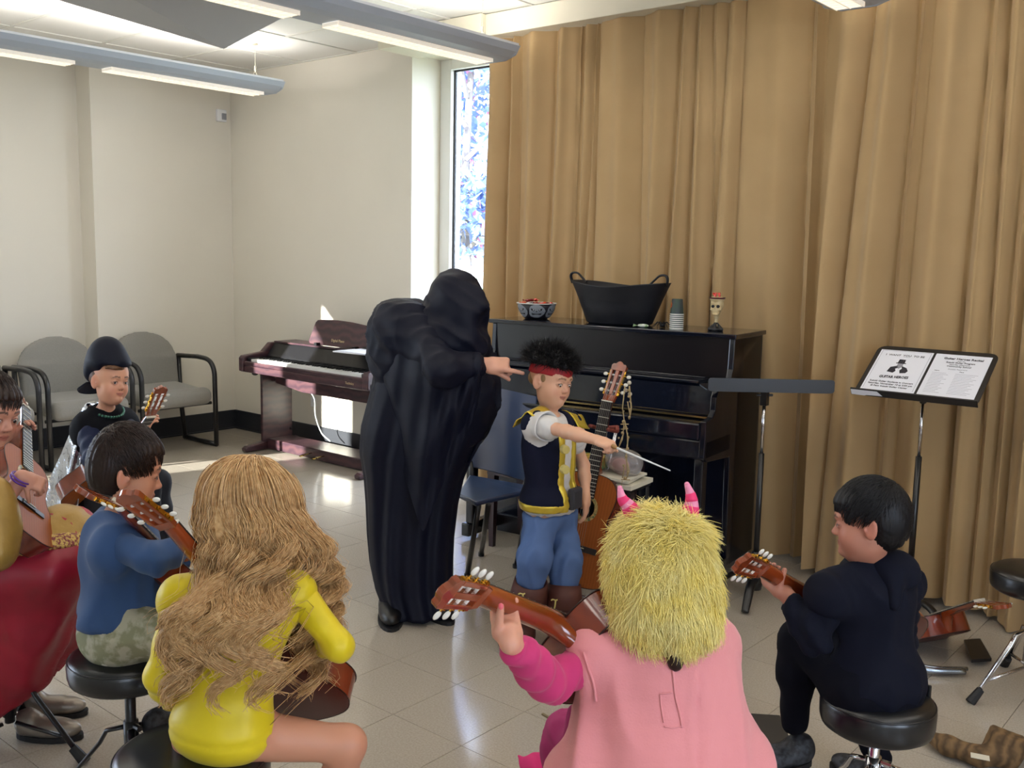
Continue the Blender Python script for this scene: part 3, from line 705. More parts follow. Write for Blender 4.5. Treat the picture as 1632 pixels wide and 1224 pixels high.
# bowl of candy with printed skulls
m_bowl = mat('bowl_black', '17151E', .4); m_skull = mat('skull_grey', '8C9096', .5); m_rim = mat('bowl_rim', 'D5CFC6', .4)
c = pt(.165, .17, TOPZ)
t = thing('candy_bowl', 'black plastic bowl printed with grey grinning skull faces', 'bowl', c)
b = MB(); b.lathe([(.0, .002), (.06, 0), (.075, .012), (.095, .045), (.105, .082), (.103, .082), (.09, .04), (.0, .02)], 40, c, close=False); b.build('body', m_bowl, t, smooth=True)
b = MB(); b.tube([c+[.106*math.cos(a), .106*math.sin(a), .083] for a in np.linspace(0, 2*PI, 40, endpoint=False)], .003, 6, closed=True); b.build('rim', m_rim, t, smooth=True)
m_eye = mat('print_black', '0D0C12', .5); m_dotw = mat('print_white', 'F2F2F2', .5)
def on_bowl(poly, a0, off, cz=.045, sc=1):
    out = []
    for (u, v) in poly:
        z = cz+v*1.12; r = np.interp(z, [0, .012, .045, .082], [.06, .075, .095, .105])+off; a = a0+u*1.5/r; out.append(c+np.array([r*math.cos(a), r*math.sin(a), z]))
    return out
for k in range(6):
    a0 = -math.radians(51)+k*math.radians(60)
    for (polys, m, off, nm) in (([[(.030*math.cos(q)*(1+.12*math.cos(3*q)), .032*math.sin(q)) for q in np.linspace(0, 2*PI, 14, endpoint=False)]], m_skull, .0016, 'skull_print'),
        ([[(sx*.006, .006), (sx*.021, .014), (sx*.019, .004), (sx*.010, .0)] for sx in (-1, 1)]+[[(-.003, -.004), (.003, -.004), (0, .003)]]+[[(-.019, -.010), (-.008, -.013), (.008, -.013), (.019, -.010), (.015, -.018), (-.015, -.018)]], m_eye, .0028, 'face_print'),
        ([[(sx*.0115+.002*math.cos(q), .006+.002*math.sin(q)) for q in np.linspace(0, 2*PI, 6, endpoint=False)] for sx in (-1, 1)], m_dotw, .0036, 'eye_print')):
        b = MB()
        for p in polys:
            q0 = np.array(p); qc = q0.mean(0); n_ = len(p); R3 = sum([on_bowl(qc+(q0-qc)*f, a0, off) for f in (1, .66, .33)], [])+on_bowl([qc], a0, off)
            b.add(R3, [(k_*n_+i, k_*n_+(i+1) % n_, (k_+1)*n_+(i+1) % n_, (k_+1)*n_+i) for k_ in (0, 1) for i in range(n_)]+[(2*n_+i, 2*n_+(i+1) % n_, 3*n_) for i in range(n_)])
        b.build(nm, m, t, kind='stuff' if len(polys) > 1 else None)
m_candy = [mat('candy_red', 'C8281E', .25, coat=.5), mat('candy_darkred', '7E1418', .3, coat=.5), mat('candy_orange', 'E0552A', .3, coat=.5), mat('candy_white', 'E8E4E0', .3)]
rs = np.random.RandomState(4); spots = [(-.06, .0, 0), (-.04, .04, 0), (-.03, -.04, 1), (0, .0, 0), (.02, .045, 2), (.03, -.035, 1), (.06, .01, 1), (-.035, .0, 1), (.055, -.03, 0), (-.065, -.03, 2), (.075, .03, 0), (.0, -.07, 3)]
for k, (x, y, mi) in enumerate(spots):
    R = rotz(rs.uniform(0, 6)) @ rotx(rs.uniform(-.5, .5)); z = .083+(.015 if k in (1, 2, 7) else 0)
    b = MB(R=R, T=c+[x, y, z]); b.ball((0, 0, 0), (.016, .010, .008), nu=8, nv=5)
    for s in (-1, 1): b.add([(s*.014, 0, 0), (s*.028, .010, .004), (s*.027, 0, -.004), (s*.028, -.010, .004)], [(0, 1, 2), (0, 2, 3), (0, 2, 1), (0, 3, 2)])
    o = b.build('candy', m_candy[mi], None); tag(o, ('glossy red', 'dark red', 'orange', 'white')[mi]+' wrapped candy '+('at the wall side', 'highest, toward the curtain', 'toward the room on the wall side', 'in the middle', 'at the back', 'at the front', 'beside the tub edge', 'piled beside the middle one', 'at the front near the tub', 'at the front near the wall', 'leaning on the rim near the tub', 'resting on the front rim')[k]+' of the skull bowl', 'candy', 'candies in the skull bowl')
# flexible tub
c = pt(.665, .17, TOPZ); m_tub = mat('tub_plastic', '14151C', .5)
t = thing('flexible_tub', 'large black flexible tub with two looped handles on the piano', 'tub', c)
R = PR @ np.diag([1, .62, 1])
b = MB(); prof = [(.0, .003), (.165, .0), (.18, .008), (.215, .09), (.265, .202), (.272, .204), (.268, .198), (.21, .085), (.17, .012), (0, .01)]
V0 = len(b.V); b.lathe(prof, 48, (0, 0, 0), R=R, close=False)
V = np.array(b.V); V[:, 2] += .012*np.cos(2*np.arctan2(V[:, 1], V[:, 0])-2*pa)*(V[:, 2]/.2)**2; b.V = (V+c).tolist(); b.build('body', m_tub, t, smooth=True)
for s in (-1, 1):
    P = [c+PR @ np.array([s*(.272-.01*0-.055*math.sin(a)**2*0-q), .0+yy, zz]) for (q, yy, zz, a) in ((.0, -.05, .20, 0), (-.004, -.048, .235, 0), (.006, -.03, .262, 0), (.012, 0, .268, 0), (.006, .03, .262, 0), (-.004, .048, .235, 0), (.0, .05, .20, 0))]
    P = [c+PR @ np.array([s*x, y, z]) for (x, y, z) in ((.268, -.02, .200), (.274, -.03, .235), (.262, -.03, .252), (.232, -.03, .250), (.205, -.03, .228), (.180, -.03, .205))]
    b = MB(); b.tube(spline(P), .010, 8, flat=.55); b.build('handle', m_tub, t, smooth=True)
c = pt(.86, .05, TOPZ)   # small wrapped packet in front of the tub
b = MB(R=rotz(.4), T=c); b.ball((0, 0, .008), (.028, .018, .009), nu=10, nv=6); b.add([(-.026, 0, .008), (-.05, .016, .014), (-.047, -.014, .002)], [(0, 1, 2), (0, 2, 1)]); o = b.build('snack_packet', mat('packet_green', '6F9A5A', .35, noise=(60, .3, 'E8E8E4')), None); tag(o, 'small crumpled green and white packet beside the black tub', 'packet')
c = pt(.93, .12, TOPZ)
b = MB(T=c); b.ball((0, 0, .012), (.014, .014, .011))
for k in range(8): a = k*PI/4+.3; b.tube([(0, 0, .012), (.025*math.cos(a), .025*math.sin(a), .026), (.05*math.cos(a), .05*math.sin(a), .001)], [.003, .0025, .001], 5)
o = b.build('toy_spider', m_rubber, None, smooth=True); tag(o, 'black rubber spider lying between the tub and the paper cups', 'toy')
# stack of paper cups, upside down: the topmost shows its printed side
c0 = pt(1.005, .12, TOPZ); m_cup = mat('cup_print_dark', '2F3540', .5, noise=(30, .4, '24402C')); m_cupw = mat('cup_white', 'E4E2DC', .5); m_or = mat('cup_orange', 'D8682E', .5)
for k in range(8):
    c = c0+[0, 0, k*.0095]
    t = thing('paper_cup', 'printed paper cup with an orange pumpkin, topmost of the nested stack' if k == 7 else ('lowest', 'second lowest', 'third from the bottom', 'fourth from the bottom', 'fifth from the bottom', 'third from the top', 'second from the top', '')[k]+' paper cup of the upside-down stack, only its white rim showing', 'cup', c, 'stack of paper cups')
    b = MB(); b.lathe([(.0345, .0), (.0345, .004), (.033, .0045)] , 28, c, close=False); b.build('rim', m_cupw, t, smooth=True)
    h = .075 if k == 7 else .02
    b = MB(); b.lathe([(.033, .003), (.033-.008*h/.08, h), (.03-.008*h/.08, h+.001), (0, h)], 28, c, close=False); b.build('cup_wall', m_cup, t, smooth=True)
    if k == 7:
        b = MB(); P = []
        cc = []
        for q in range(14):
            a = 2*PI*q/14; z = .045+.017*math.sin(a); r = .033-.008*z/.08+.0006; th = -math.radians(150)+.017*math.cos(a)/r; cc.append(c+np.array([r*math.cos(th), r*math.sin(th), z]))
        r = .033-.008*.045/.08+.0016; th = -math.radians(150); cc.append(c+np.array([r*math.cos(th), r*math.sin(th), .045])); b.add(cc, [(i, (i+1) % 14, 14) for i in range(14)]); b.build('pumpkin_print', m_or, t)
# skull goblet
c = pt(1.205, .13, TOPZ); m_bone = mat('bone', 'D5C49C', .5, noise=(40, .4, 'B39C70')); m_dark = mat('goblet_base', '17181C', .45); m_plum = mat('goblet_plum', '4A1626', .4)
fwd = nrm(EYE-c+RT*.0-np.array([1.2, 0, 0])); fwd[2] = 0; fwd = nrm(fwd); RG = np.stack([np.cross(fwd, [0, 0, 1]), fwd, [0, 0, 1]], 1)
t = thing('skull_goblet', 'bone coloured skull goblet with a dark claw base on the piano', 'goblet', c)
L_ = lambda x, y, z: c+RG @ np.array([x, y, z])
S = SDF(); S.ell(L_(0, 0, .122), (.031, .033, .033), RG); S.box(L_(0, .010, .092), (.017, .02, .018), RG, .01, .012); S.ell(L_(0, .0, .150), (.036, .036, .012), RG, .015)
for s in (-1, 1): S.ell(L_(s*.012, .034, .116), (.0085, .012, .0075), RG, .004, 's'); S.ell(L_(s*.020, .020, .100), (.008, .012, .006), RG, .006)
S.ell(L_(0, .037, .103), (.004, .010, .005), RG, .002, 's'); S.ell(L_(0, .036, .088), (.012, .010, .004), RG, .002, 's')
S.ell(L_(0, .028, .078), (.013, .010, .006), RG, .004); S.cap(L_(0, 0, .08), L_(0, 0, .015), .009, .007, .006); S.cap(L_(0, 0, .068), L_(0, 0, .066), .012, k=.004)
sdf_obj('skull', S, m_bone, t, .0028)
for s in (-1, 1): b = MB(); b.ball(L_(s*.012, .027, .116), (.0085, .006, .0075), RG); b.build('eye_socket', m_eye, t, smooth=True)
b = MB(); b.lathe([(.034, .150), (.0385, .158), (.036, .158), (.03, .150)], 24, c, close=False); b.lathe([(.033, .146), (.036, .150), (.0385, .157)], 24, c+[0, 0, .0005], close=False); b.build('cup_rim', m_plum, t, smooth=True)
S = SDF(); S.ell(c+[0, 0, .008], (.034, .034, .010), None, .01)
for k in range(5): a = k*2*PI/5; S.cap(c+[.03*math.cos(a), .03*math.sin(a), .006], c+[.008*math.cos(a), .008*math.sin(a), .036], .008, .003, .01)
sdf_obj('base', S, m_dark, t, .003)
for k, (x, y, mi) in enumerate(((-.012, .0, 0), (.006, .008, 2), (.014, -.006, 0), (-.002, -.014, 0))):
    b = MB(R=rotz(k) @ roty(.9+.2*k), T=c+[x, y, .163]); b.tube([(-.018, 0, 0), (.02, 0, 0)], .005, 8); o = b.build('candy_stick', m_candy[mi], None, smooth=True); tag(o, ('red candy stick sticking out lowest in the skull goblet', 'orange candy stick in the skull goblet', 'red candy stick at the curtain-wall side of the skull goblet', 'red candy stick at the front of the skull goblet')[k], 'candy', 'candy sticks in the skull goblet')

# ------------------------------------------------------------------ black plastic chair, piano bench
m_chair = mat('chair_sky_blue', '1C3154', .3, spec=.6); m_bench = mat('bench_wood', '2B1519', .35)  # black plastic; blue sky reflection is painted into the base colour
t = thing('stacking_chair', 'black plastic chair with a wide curved back beside the robed man', 'chair', at(770, 900, 4.65)*[1, 1, 0])
zc = 4.62
def grid_slab(name, P, th, m, parent):
    P = np.asarray(P); du = np.gradient(P, axis=0); dv = np.gradient(P, axis=1); N = np.cross(du, dv); N /= np.linalg.norm(N, axis=2)[..., None]
    A = P+N*th/2; B = P-N*th/2; b = MB(); b.grid(A); n = len(b.V); b.grid(B[:, ::-1]); a, c_ = P.shape[:2]
    ring = [(i, 0) for i in range(a)]+[(a-1, j) for j in range(1, c_)]+[(i, c_-1) for i in range(a-2, -1, -1)]+[(0, j) for j in range(c_-2, 0, -1)]
    I = [i*c_+j for i, j in ring]; J = [n+i*c_+(c_-1-j) for i, j in ring]
    b.F += [(I[k], I[(k+1) % len(I)], J[(k+1) % len(I)], J[k]) for k in range(len(I))]; b.M += [0]*len(I)
    return mesh_obj(name, b.V, b.F, m, parent, True, autos=.8)
# backrest panel seen nearly square on: corners by where it stands
bl = at(746, 741, 4.72); br = at(846, 768, 4.72); tlp = at(752, 610, 4.86); trp = at(855, 632, 4.84)
P = np.zeros((9, 7, 3))
for i in range(9):
    for j in range(7):
        u, v = i/8, j/6; rr = .02*(abs(u-.5)*2)**6
        q = (bl*(1-u)+br*u)*(1-v)+(tlp*(1-u)+trp*u)*v
        P[i, j] = q+FW*(-.05*(2*u-1)**2)
grid_slab('backrest', P, .014, m_chair, t)
sl = [at(728, 795, 4.44), at(745, 757, 4.76), at(838, 780, 4.76), at(835, 786, 4.42), at(752, 803, 4.34)]
zs_ = .45
sl = [atz(729, 786, .44), atz(748, 756, .455), atz(840, 772, .455), atz(838, 782, .445), atz(758, 800, .435)]
b = MB(); n = len(sl); b.add([p for p in sl]+[p-[0, 0, .022] for p in sl], [tuple(range(n)), tuple(range(2*n-1, n-1, -1))]+[(i, n+i, n+(i+1) % n, (i+1) % n) for i in range(n)]); b.build('seat', m_chair, t, bevel=.008)
fl1 = atz(745, 920, 0); fl2 = atz(767, 886, 0)
for (a, c_) in ((sl[4]+[0.0, .02, -.02], fl1), (sl[4]+[.02, .06, -.02], fl2+[0, 0, 0]), (sl[3]+[-.05, .1, -.02], atz(822, 905, 0)), (sl[2]+[-.03, .0, -.02], sl[2]*[1, 1, 0]+[.02, .1, .02])):
    b = MB(); b.tube([a, c_+[0, 0, .012]], .0125, 8, flat=.7); o = b.build('leg', m_blackm, t, smooth=True); b = MB(); b.cyl(c_, c_+[0, 0, .02], .015, n=8); b.build('rubber_foot', m_rubber, o)
for (a, c_) in ((sl[1]+[.02, 0, -.02], bl+[.01, 0, .05]), (sl[2]+[-.02, 0, -.02], br+[-.01, 0, .05])): b = MB(); b.tube([a, c_], .012, 8); b.build('back_support', m_blackm, t, smooth=True)
# bench
bc = atz(775, 873, 0); t = thing('piano_bench', 'dark wooden piano bench between the chair and the piano', 'bench', bc+[.35, .1, 0])
o_ = bc+[-.02, .02, 0]
dx = PR @ np.array([1, 0, 0]); dy = PR @ np.array([0, 1, 0])
b = MB(R=PR, T=o_); b.bx(-.04, .74, -.03, .33, .44, .50); b.build('seat', m_bench, t, bevel=.01)
b = MB(R=PR, T=o_); b.bx(0, .70, 0, .30, .38, .44); b.build('apron', m_bench, t)
for x, y in ((0, 0), (.66, 0), (0, .27), (.66, .27)):
    b = MB(R=PR, T=o_); b.add([(x, y, .44), (x+.045, y, .44), (x+.045, y+.045, .44), (x, y+.045, .44), (x+.01, y+.01, 0), (x+.035, y+.01, 0), (x+.035, y+.035, 0), (x+.01, y+.035, 0)], [(0, 1, 2, 3), (7, 6, 5, 4), (0, 4, 5, 1), (1, 5, 6, 2), (2, 6, 7, 3), (3, 7, 4, 0)]); b.build('leg', m_bench, t)
# papers and a clear bag on the bench
c = at(965, 730, 4.30); bz = .58
t = thing('wire_book_rack', 'low rack holding papers and a clear plastic bag beside the standing guitar', 'rack', (c[0], c[1], 0))
b = MB(R=PR, T=(c[0], c[1], 0)); 
for x in (-.16, .16):
    for y in (-.08, .10): b.cyl((x, y, 0), (x, y, .52), .008, n=8)
b.bx(-.17, .17, -.09, .11, .50, .515); b.build('frame', m_blackm, t)
b = MB(R=PR, T=(c[0], c[1], 0)); b.bx(-.18, .18, -.10, .11, .516, .535); b.box((0, 0, .545), (.30, .2, .012), rotz(.1)); b.box((.02, -.01, .558), (.28, .19, .01), rotz(-.12)); o = b.build('paper_stack', m_paper2, None); tag(o, 'stack of cream papers on the low rack behind the standing guitar', 'papers')
m_bag = mat('clear_bag', 'D8D0CC', .2, trans=.6, alpha=.65)
S = SDF(); S.ell(c*[1, 1, 0]+[.09, -.0, .62], (.09, .06, .055)); S.ell(c*[1, 1, 0]+[.12, 0, .60], (.06, .06, .045))
o = sdf_obj('plastic_bag', S, m_bag, None, .01, disp=lambda V, N: .006*sn(V, 60, 3)); tag(o, 'clear plastic bag with pink contents on the paper stack', 'bag')
b = MB(); b.ball(c*[1, 1, 0]+[.08, 0, .60], (.04, .03, .028)); o = b.build('pink_candy_lump', mat('pinkish', 'D89890', .5), None, smooth=True); tag(o, 'pink sweets seen inside the clear bag', 'candy')
b = MB(R=PR, T=(c[0], c[1], 0)); b.box((-.07, -.02, .60), (.16, .10, .05), rotz(.1)); o = b.build('picture_book', mat('bookcover', '5C7A4C', .4, noise=(25, .2, 'C8A040')), None, bevel=.004); tag(o, 'colourful thick book lying behind the pirate child on the papers', 'book')

# ------------------------------------------------------------------ music stands
def tripod_base(c, t, legs, h=.14, r=.014):
    b = MB(); b.lathe([(.0, .05), (.03, .05), (.034, .08), (.03, .14), (.02, .20), (.018, .22), (0, .22)], 16, (c[0], c[1], 0)); b.build('hub', m_blackm, t, smooth=True)
    for (x, y) in legs:
        p0 = np.array([c[0], c[1], .10]); p1 = np.array([x, y, .012]); m_ = (p0+p1)/2+[0, 0, .035]
        b = MB(); b.tube(spline([p0, m_, p1*.85+p0*.15+[0, 0, .012], p1], 5), np.linspace(.022, .016, 16), 8, flat=.6); b.build('leg', m_blackm, t, smooth=True)
c = np.array([-1.86, 3.90, 0]); t = thing('music_stand', 'black music stand with its desk tipped flat, in front of the curtain', 'music stand', c)
tripod_base(c, t, [tuple(atz(1187, 980, 0)[:2]), tuple(atz(1147, 930, 0)[:2]), tuple(atz(1258, 946, 0)[:2])])
b = MB(); b.cyl(c+[0, 0, .12], c+[0, 0, .66], .0125, n=14); b.build('outer_pole', m_blackm, t, smooth=True)
b = MB(); b.cyl(c+[0, 0, .66], c+[0, 0, .90], .0075, n=12); b.build('inner_pole', m_chrome, t, smooth=True)
b = MB(); b.box(c+[0, 0, .90], (.03, .03, .06)); b.cyl(c+np.array([0, 0, .915])-RT*.035, c+np.array([0, 0, .915])+RT*.035, .006, n=8); b.build('clamp', m_blackm, t, bevel=.004)
q0 = at(1128, 600, 4.15); q1 = at(1328, 606, 4.15); d1 = nrm((q1-q0)*[1, 1, 0]); fz = np.array([0, 0, 1.]); d2 = np.cross(fz, d1); Rd = np.stack([d1, d2, fz], 1); mid = (q0+q1)/2; Ld = np.linalg.norm(q1-q0)
b = MB(R=Rd, T=np.array([mid[0], mid[1], q0[2]*.5+q1[2]*.5])); 
P = rrect(Ld, .22, .03, 3); b.prism([(x, y+.09) for x, y in P], -.058, -.052)
b.prism([(x, y) for x, y in rrect(Ld, .056, .012, 3)], -.003, .003, R=np.array([[1, 0, 0], [0, 0, 1], [0, 1, 0]]), T=(0, -.02, -.028)); b.build('desk', m_blackm, t)
# stand with the two programmes
ctr = np.array([-1.263, 4.10, 1.047]); ex = np.array([1., 0, 0]); ey = nrm([0, .836, .549]); nz_ = np.cross(ex, ey)
Wd, Hd = .48, .33; BL = ctr-ex*Wd/2-ey*Hd/2; BR = ctr+ex*Wd/2-ey*Hd/2; Rm = np.stack([ex, ey, nz_], 1)
gp = atz(1452, 905, 0.0); pole_top = BL*.5+BR*.5; base2 = np.array([ctr[0]-.01, ctr[1]+.03, 0])
t = thing('music_stand', 'black music stand holding two printed white sheets', 'music stand', base2)
b = MB(R=Rm, T=ctr); b.prism(rrect(Wd, Hd, .035, 4), -.004, .0); b.build('desk', m_blackm, t)
b = MB(R=Rm, T=ctr); b.bx(-Wd/2-.005, Wd/2+.005, -Hd/2-.004, -Hd/2+.0, -.004, .028); b.bx(-Wd/2-.005, Wd/2+.005, -Hd/2-.004, -Hd/2+.003, .026, .030); b.build('ledge', m_blackm, t, bevel=.003)
b = MB(R=Rm, T=ctr); b.add([(-Wd/2-.002, -Hd/2-.0052, .026), (-Wd/2+.105, -Hd/2-.0052, .026), (-Wd/2+.125, -Hd/2-.0052, .004), (-Wd/2+.06, -Hd/2-.0052, .002), (-Wd/2+.05, -Hd/2-.0052, -.002), (-Wd/2-.002, -Hd/2-.0052, .0)], [(0, 1, 2, 3, 4, 5)]); b.build('sticker', m_paper, t, label='torn white sticker on the stand ledge')
pc_ = ctr-ey*Hd*.3-nz_*.03
b = MB(); b.tube([ctr-nz_*.005-ey*.02, base2+[0, 0, pole_top[2]-.03]], .014, 8); b.build('clamp', m_blackm, t)
b = MB(); b.cyl(base2+[0, 0, .70], base2+[0, 0, pole_top[2]-.02], .0075, n=12); b.build('inner_pole', m_chrome, t, smooth=True)
b = MB(); b.cyl(base2+[0, 0, .10], base2+[0, 0, .70], .0125, n=14); b.build('outer_pole', m_blackm, t, smooth=True)
tripod_base(base2, t, [(base2[0]-.2, base2[1]-.1), (base2[0]+.2, base2[1]-.1), (base2[0], base2[1]+.2)])
m_ink = mat('ink_black', '2A2830', .8); m_inkg = mat('ink_grey', '8F8D96', .8)
def sheet(name, cx, w_, label):
    R = Rm; cpt = ctr+ex*cx+ey*.004+nz_*.002; t = thing(name, label, 'paper', cpt)
    b = MB(R=R, T=cpt); b.bx(-w_/2, w_/2, -.160, .132, -.0006, .0006); b.build('page', m_paper, t)
    return t, cpt
t, cp = sheet('poster_sheet', -Wd*.235, .215, 'white poster sheet with a black figure drawing on the music stand')
def tx(s, size, x, y, m=m_ink, bold=0, sx=1, rot=0, t=None, cp=None): text_mesh('lettering', s, size, m4(Rm @ rotz(rot), cp+ex*x+ey*y+nz_*.001), m, t, depth=.0002, bold=bold, sx=sx)
tx('I  WANT  YOU  TO BE', .016, 0, .094, t=t, cp=cp, bold=.0002); b = MB(R=Rm, T=cp); b.bx(-.003, .022, .089, .090, .001, .0014)
for q in ((-.1, -.099, -.127, .127), (.099, .1, -.127, .127)): b.bx(*q, .0008, .0012)
b.bx(-.1, .1, .126, .127, .0008, .0012); b.build('border_line', m_inkg, t)
b = MB(R=Rm, T=cp)   # plain top-hatted pointing figure
def ip(poly): b.prism(poly, .0007, .0012)
ip([(-.013, .072), (.013, .072), (.014, .048), (-.014, .048)]); ip([(-.020, .050), (.020, .050), (.020, .045), (-.020, .045)])
ip([(-.008, .03), (-.034, .018), (-.040, -.012), (-.014, -.018), (-.006, -.005), (-.012, .01), (-.002, .016)]); ip([(.008, .03), (.032, .018), (.042, .0), (.036, -.014), (.014, -.018), (.008, .0), (.014, .012)])
b.build('figure_print', m_ink, t)
b = MB(R=Rm, T=cp); ip([(-.011, .044), (.011, .044), (.012, .026), (0, .010), (-.012, .026)]); ip([(-.010, .068), (-.006, .068), (-.006, .05), (-.010, .05)]); ip([(.002, .068), (.006, .068), (.006, .05), (.002, .05)]); b.build('face_print', m_inkg, t)
tx('GUITAR HEROES', .021, 0, -.052, t=t, cp=cp, bold=.0009, sx=.74, rot=.05)
for k, s in enumerate(('Suzuki Guitar Students in Concert', 'Saturday, November 10 at 2:00 pm', 'El Paso Suzuki Guitar Center')): tx(s, .0125, 0, -.082-.0155*k, t=t, cp=cp, bold=.0003)
t, cp = sheet('programme_sheet', Wd*.235, .215, 'white recital programme sheet on the music stand, covered in small text')
tx('Guitar Heroes Recital', .017, .005, .100, t=t, cp=cp, bold=.0005); tx('from the', .008, 0, .088, t=t, cp=cp); tx('Suzuki Guitar Program', .012, 0, .076, t=t, cp=cp, bold=.0003); tx('Saturday Afternoon', .010, 0, .064, t=t, cp=cp); tx('Community School', .012, 0, .052, t=t, cp=cp, bold=.0002)
tx('October Repertoire', .009, 0, .034, m_inkg, t=t, cp=cp); tx('Name', .008, -.075, .020, t=t, cp=cp); tx('Piece', .008, .02, .020, t=t, cp=cp)
b = MB(R=Rm, T=cp)
for k in range(14): y = .008-.0095*k; b.bx(-.09, -.035+.01*math.sin(k*2), y, y+.0008, .0008, .0012); b.bx(.0, .085-.01*(k % 3), y, y+.0008, .0008, .0012)
o = b.build('text_lines', m_inkg, t); o['kind'] = 'stuff'

# ------------------------------------------------------------------ stools
m_seat = mat('stool_leather', '0F1013', .3, spec=.6, bump=(150, .06, .001))
def stool(c, zt, r, th, label, legm, a0=0, group=None):
    c = np.array([c[0], c[1], 0.]); t = thing('drum_stool', label, 'stool', c, group)
    b = MB(); b.lathe([(0, zt-th-.006), (r-.018, zt-th-.006), (r-.004, zt-th+.004), (r, zt-th+.018), (r+.001, zt-.024), (r-.005, zt-.010), (r-.018, zt-.002), (r*.6, zt+.003), (0, zt+.004)], 48, c); o = b.build('seat', m_seat, t, smooth=True)
    b = MB(); b.tube([c+[(r-.002)*math.cos(a), (r-.002)*math.sin(a), zt-.014] for a in np.linspace(0, 2*PI, 48, endpoint=False)], .0022, 6, closed=True); b.build('piping', m_seat, o, smooth=True)
    b = MB(); b.cyl(c+[0, 0, .10], c+[0, 0, zt-th], .014, n=14); b.cyl(c+[0, 0, .12], c+[0, 0, .26], .019, n=14); b.cyl(c+[0, 0, zt-th-.03], c+[0, 0, zt-th], .03, n=14); b.build('pole', legm, t, smooth=True)
    b = MB(); b.cyl(c+[.02, 0, .25], c+[.045, 0, .25], .008, n=8); b.build('wing_bolt', legm, t)
    for k in range(3):
        a = a0+k*2*PI/3; d = np.array([math.cos(a), math.sin(a), 0]); R_ = .235
        b = MB(); b.tube([c+d*.02+[0, 0, .24], c+d*.07+[0, 0, .225], c+d*.09+[0, 0, .19], c+d*R_+[0, 0, .015]], .010, 8, flat=.6); b.tube([c+d*.02+[0, 0, .10], c+d*(R_-.06)+[0, 0, .075]], .006, 6); o = b.build('leg', legm, t, smooth=True)
        b = MB(); b.tube([c+d*(R_-.03)+[0, 0, .045], c+d*(R_+.012)+[0, 0, .004]], [.013, .017], 8); b.build('rubber_foot', m_rubber, o)
    return t
# ------------------------------------------------------------------ foot rest
c = atz(1238, 1178, .13); t = thing('foot_rest', 'black folding foot rest under the sneaker of the child at the curtain side', 'footrest', (c[0], c[1], 0))
P4 = [atz(1196, 1136, .15), atz(1243, 1139, .15), atz(1276, 1214, .11), atz(1228, 1212, .11)]
b = MB(); b.add(P4+[p-[0, 0, .008] for p in P4], [(0, 1, 2, 3), (7, 6, 5, 4), (0, 4, 5, 1), (1, 5, 6, 2), (2, 6, 7, 3), (3, 7, 4, 0)]); b.build('foot_plate', m_blackm, t, bevel=.003)
for i, j in ((0, 1), (3, 2)):
    for p in (P4[i], P4[j]):
        b = MB(); b.cyl(p-[0, 0, .01], [p[0]+.01, p[1], .005], .005, n=6); b.build('leg', m_blackm, t)
b = MB(); b.cyl([P4[0][0]-.06, P4[0][1]-.1, .006], [P4[0][0]+.08, P4[0][1]+.02, .006], .006, n=6); b.cyl([P4[3][0]-.04, P4[3][1], .006], [P4[2][0]+.06, P4[2][1], .006], .006, n=6); b.build('base_bar', m_blackm, t)
# ------------------------------------------------------------------ floor things at the curtain side
stool(atz(1610, 1122, 0)[:2]+np.array([.02, .12]), .455, .145, .075, 'black round stool on chrome tripod legs at the picture edge', m_chrome, -2.1)
m_wd = mat('plush_wood', '7A5E3C', .85, wave=(9, '4E3A22', 'X', 9))
P = [atz(1474, 1170, .03), atz(1510, 1188, .035), atz(1560, 1205, .035), atz(1600, 1205, .045), atz(1632, 1190, .05)]
S = SDF()
for i in range(4): S.cap(P[i], P[i+1], .028 if i else .015, .03, .02)
S.box(atz(1600, 1190, .06), (.05, .035, .045), rotz(.5) @ roty(.3), .01, .02)
o = sdf_obj('plush_club', S, m_wd, None, .008); tag(o, 'brown wood-grained cloth toy club lying on the floor beside the stool', 'toy')
b = MB(); b.box(atz(1562, 1206, .066), (.05, .03, .002), rotz(.3)); b.build('tag', m_paper2, o)
P = spline([atz(1440, 1058, .02), atz(1480, 1068, .02), atz(1538, 1070, .02)], 6)
b = MB(); b.tube(P, .012, 8); b.tube(P+[.0, .03, 0], .008, 8); o = b.build('metal_rail', mat('brushed_metal', 'A9B4C4', .25, 1), None, smooth=True); tag(o, 'curved silver metal rail on the floor under the lying guitar', 'rail')
q = [atz(1536, 1024, .015), atz(1562, 1022, .015), atz(1580, 1054, .015), atz(1548, 1056, .015)]
b = MB(); b.add(q+[p+[0, 0, .012] for p in q], [(3, 2, 1, 0), (4, 5, 6, 7), (0, 1, 5, 4), (1, 2, 6, 5), (2, 3, 7, 6), (3, 0, 4, 7)]); o = b.build('music_folder', m_black); tag(o, 'dark flat folder on the floor between the lying guitar and the chrome stool', 'folder')
b = MB(); b.box(atz(870, 1141, .004), (.035, .008, .006), rotz(-.2)); o = b.build('pencil_stub', mat('stub', '7A6A4C', .7)); tag(o, 'tiny brown stub lying on the bare floor tiles', 'debris')
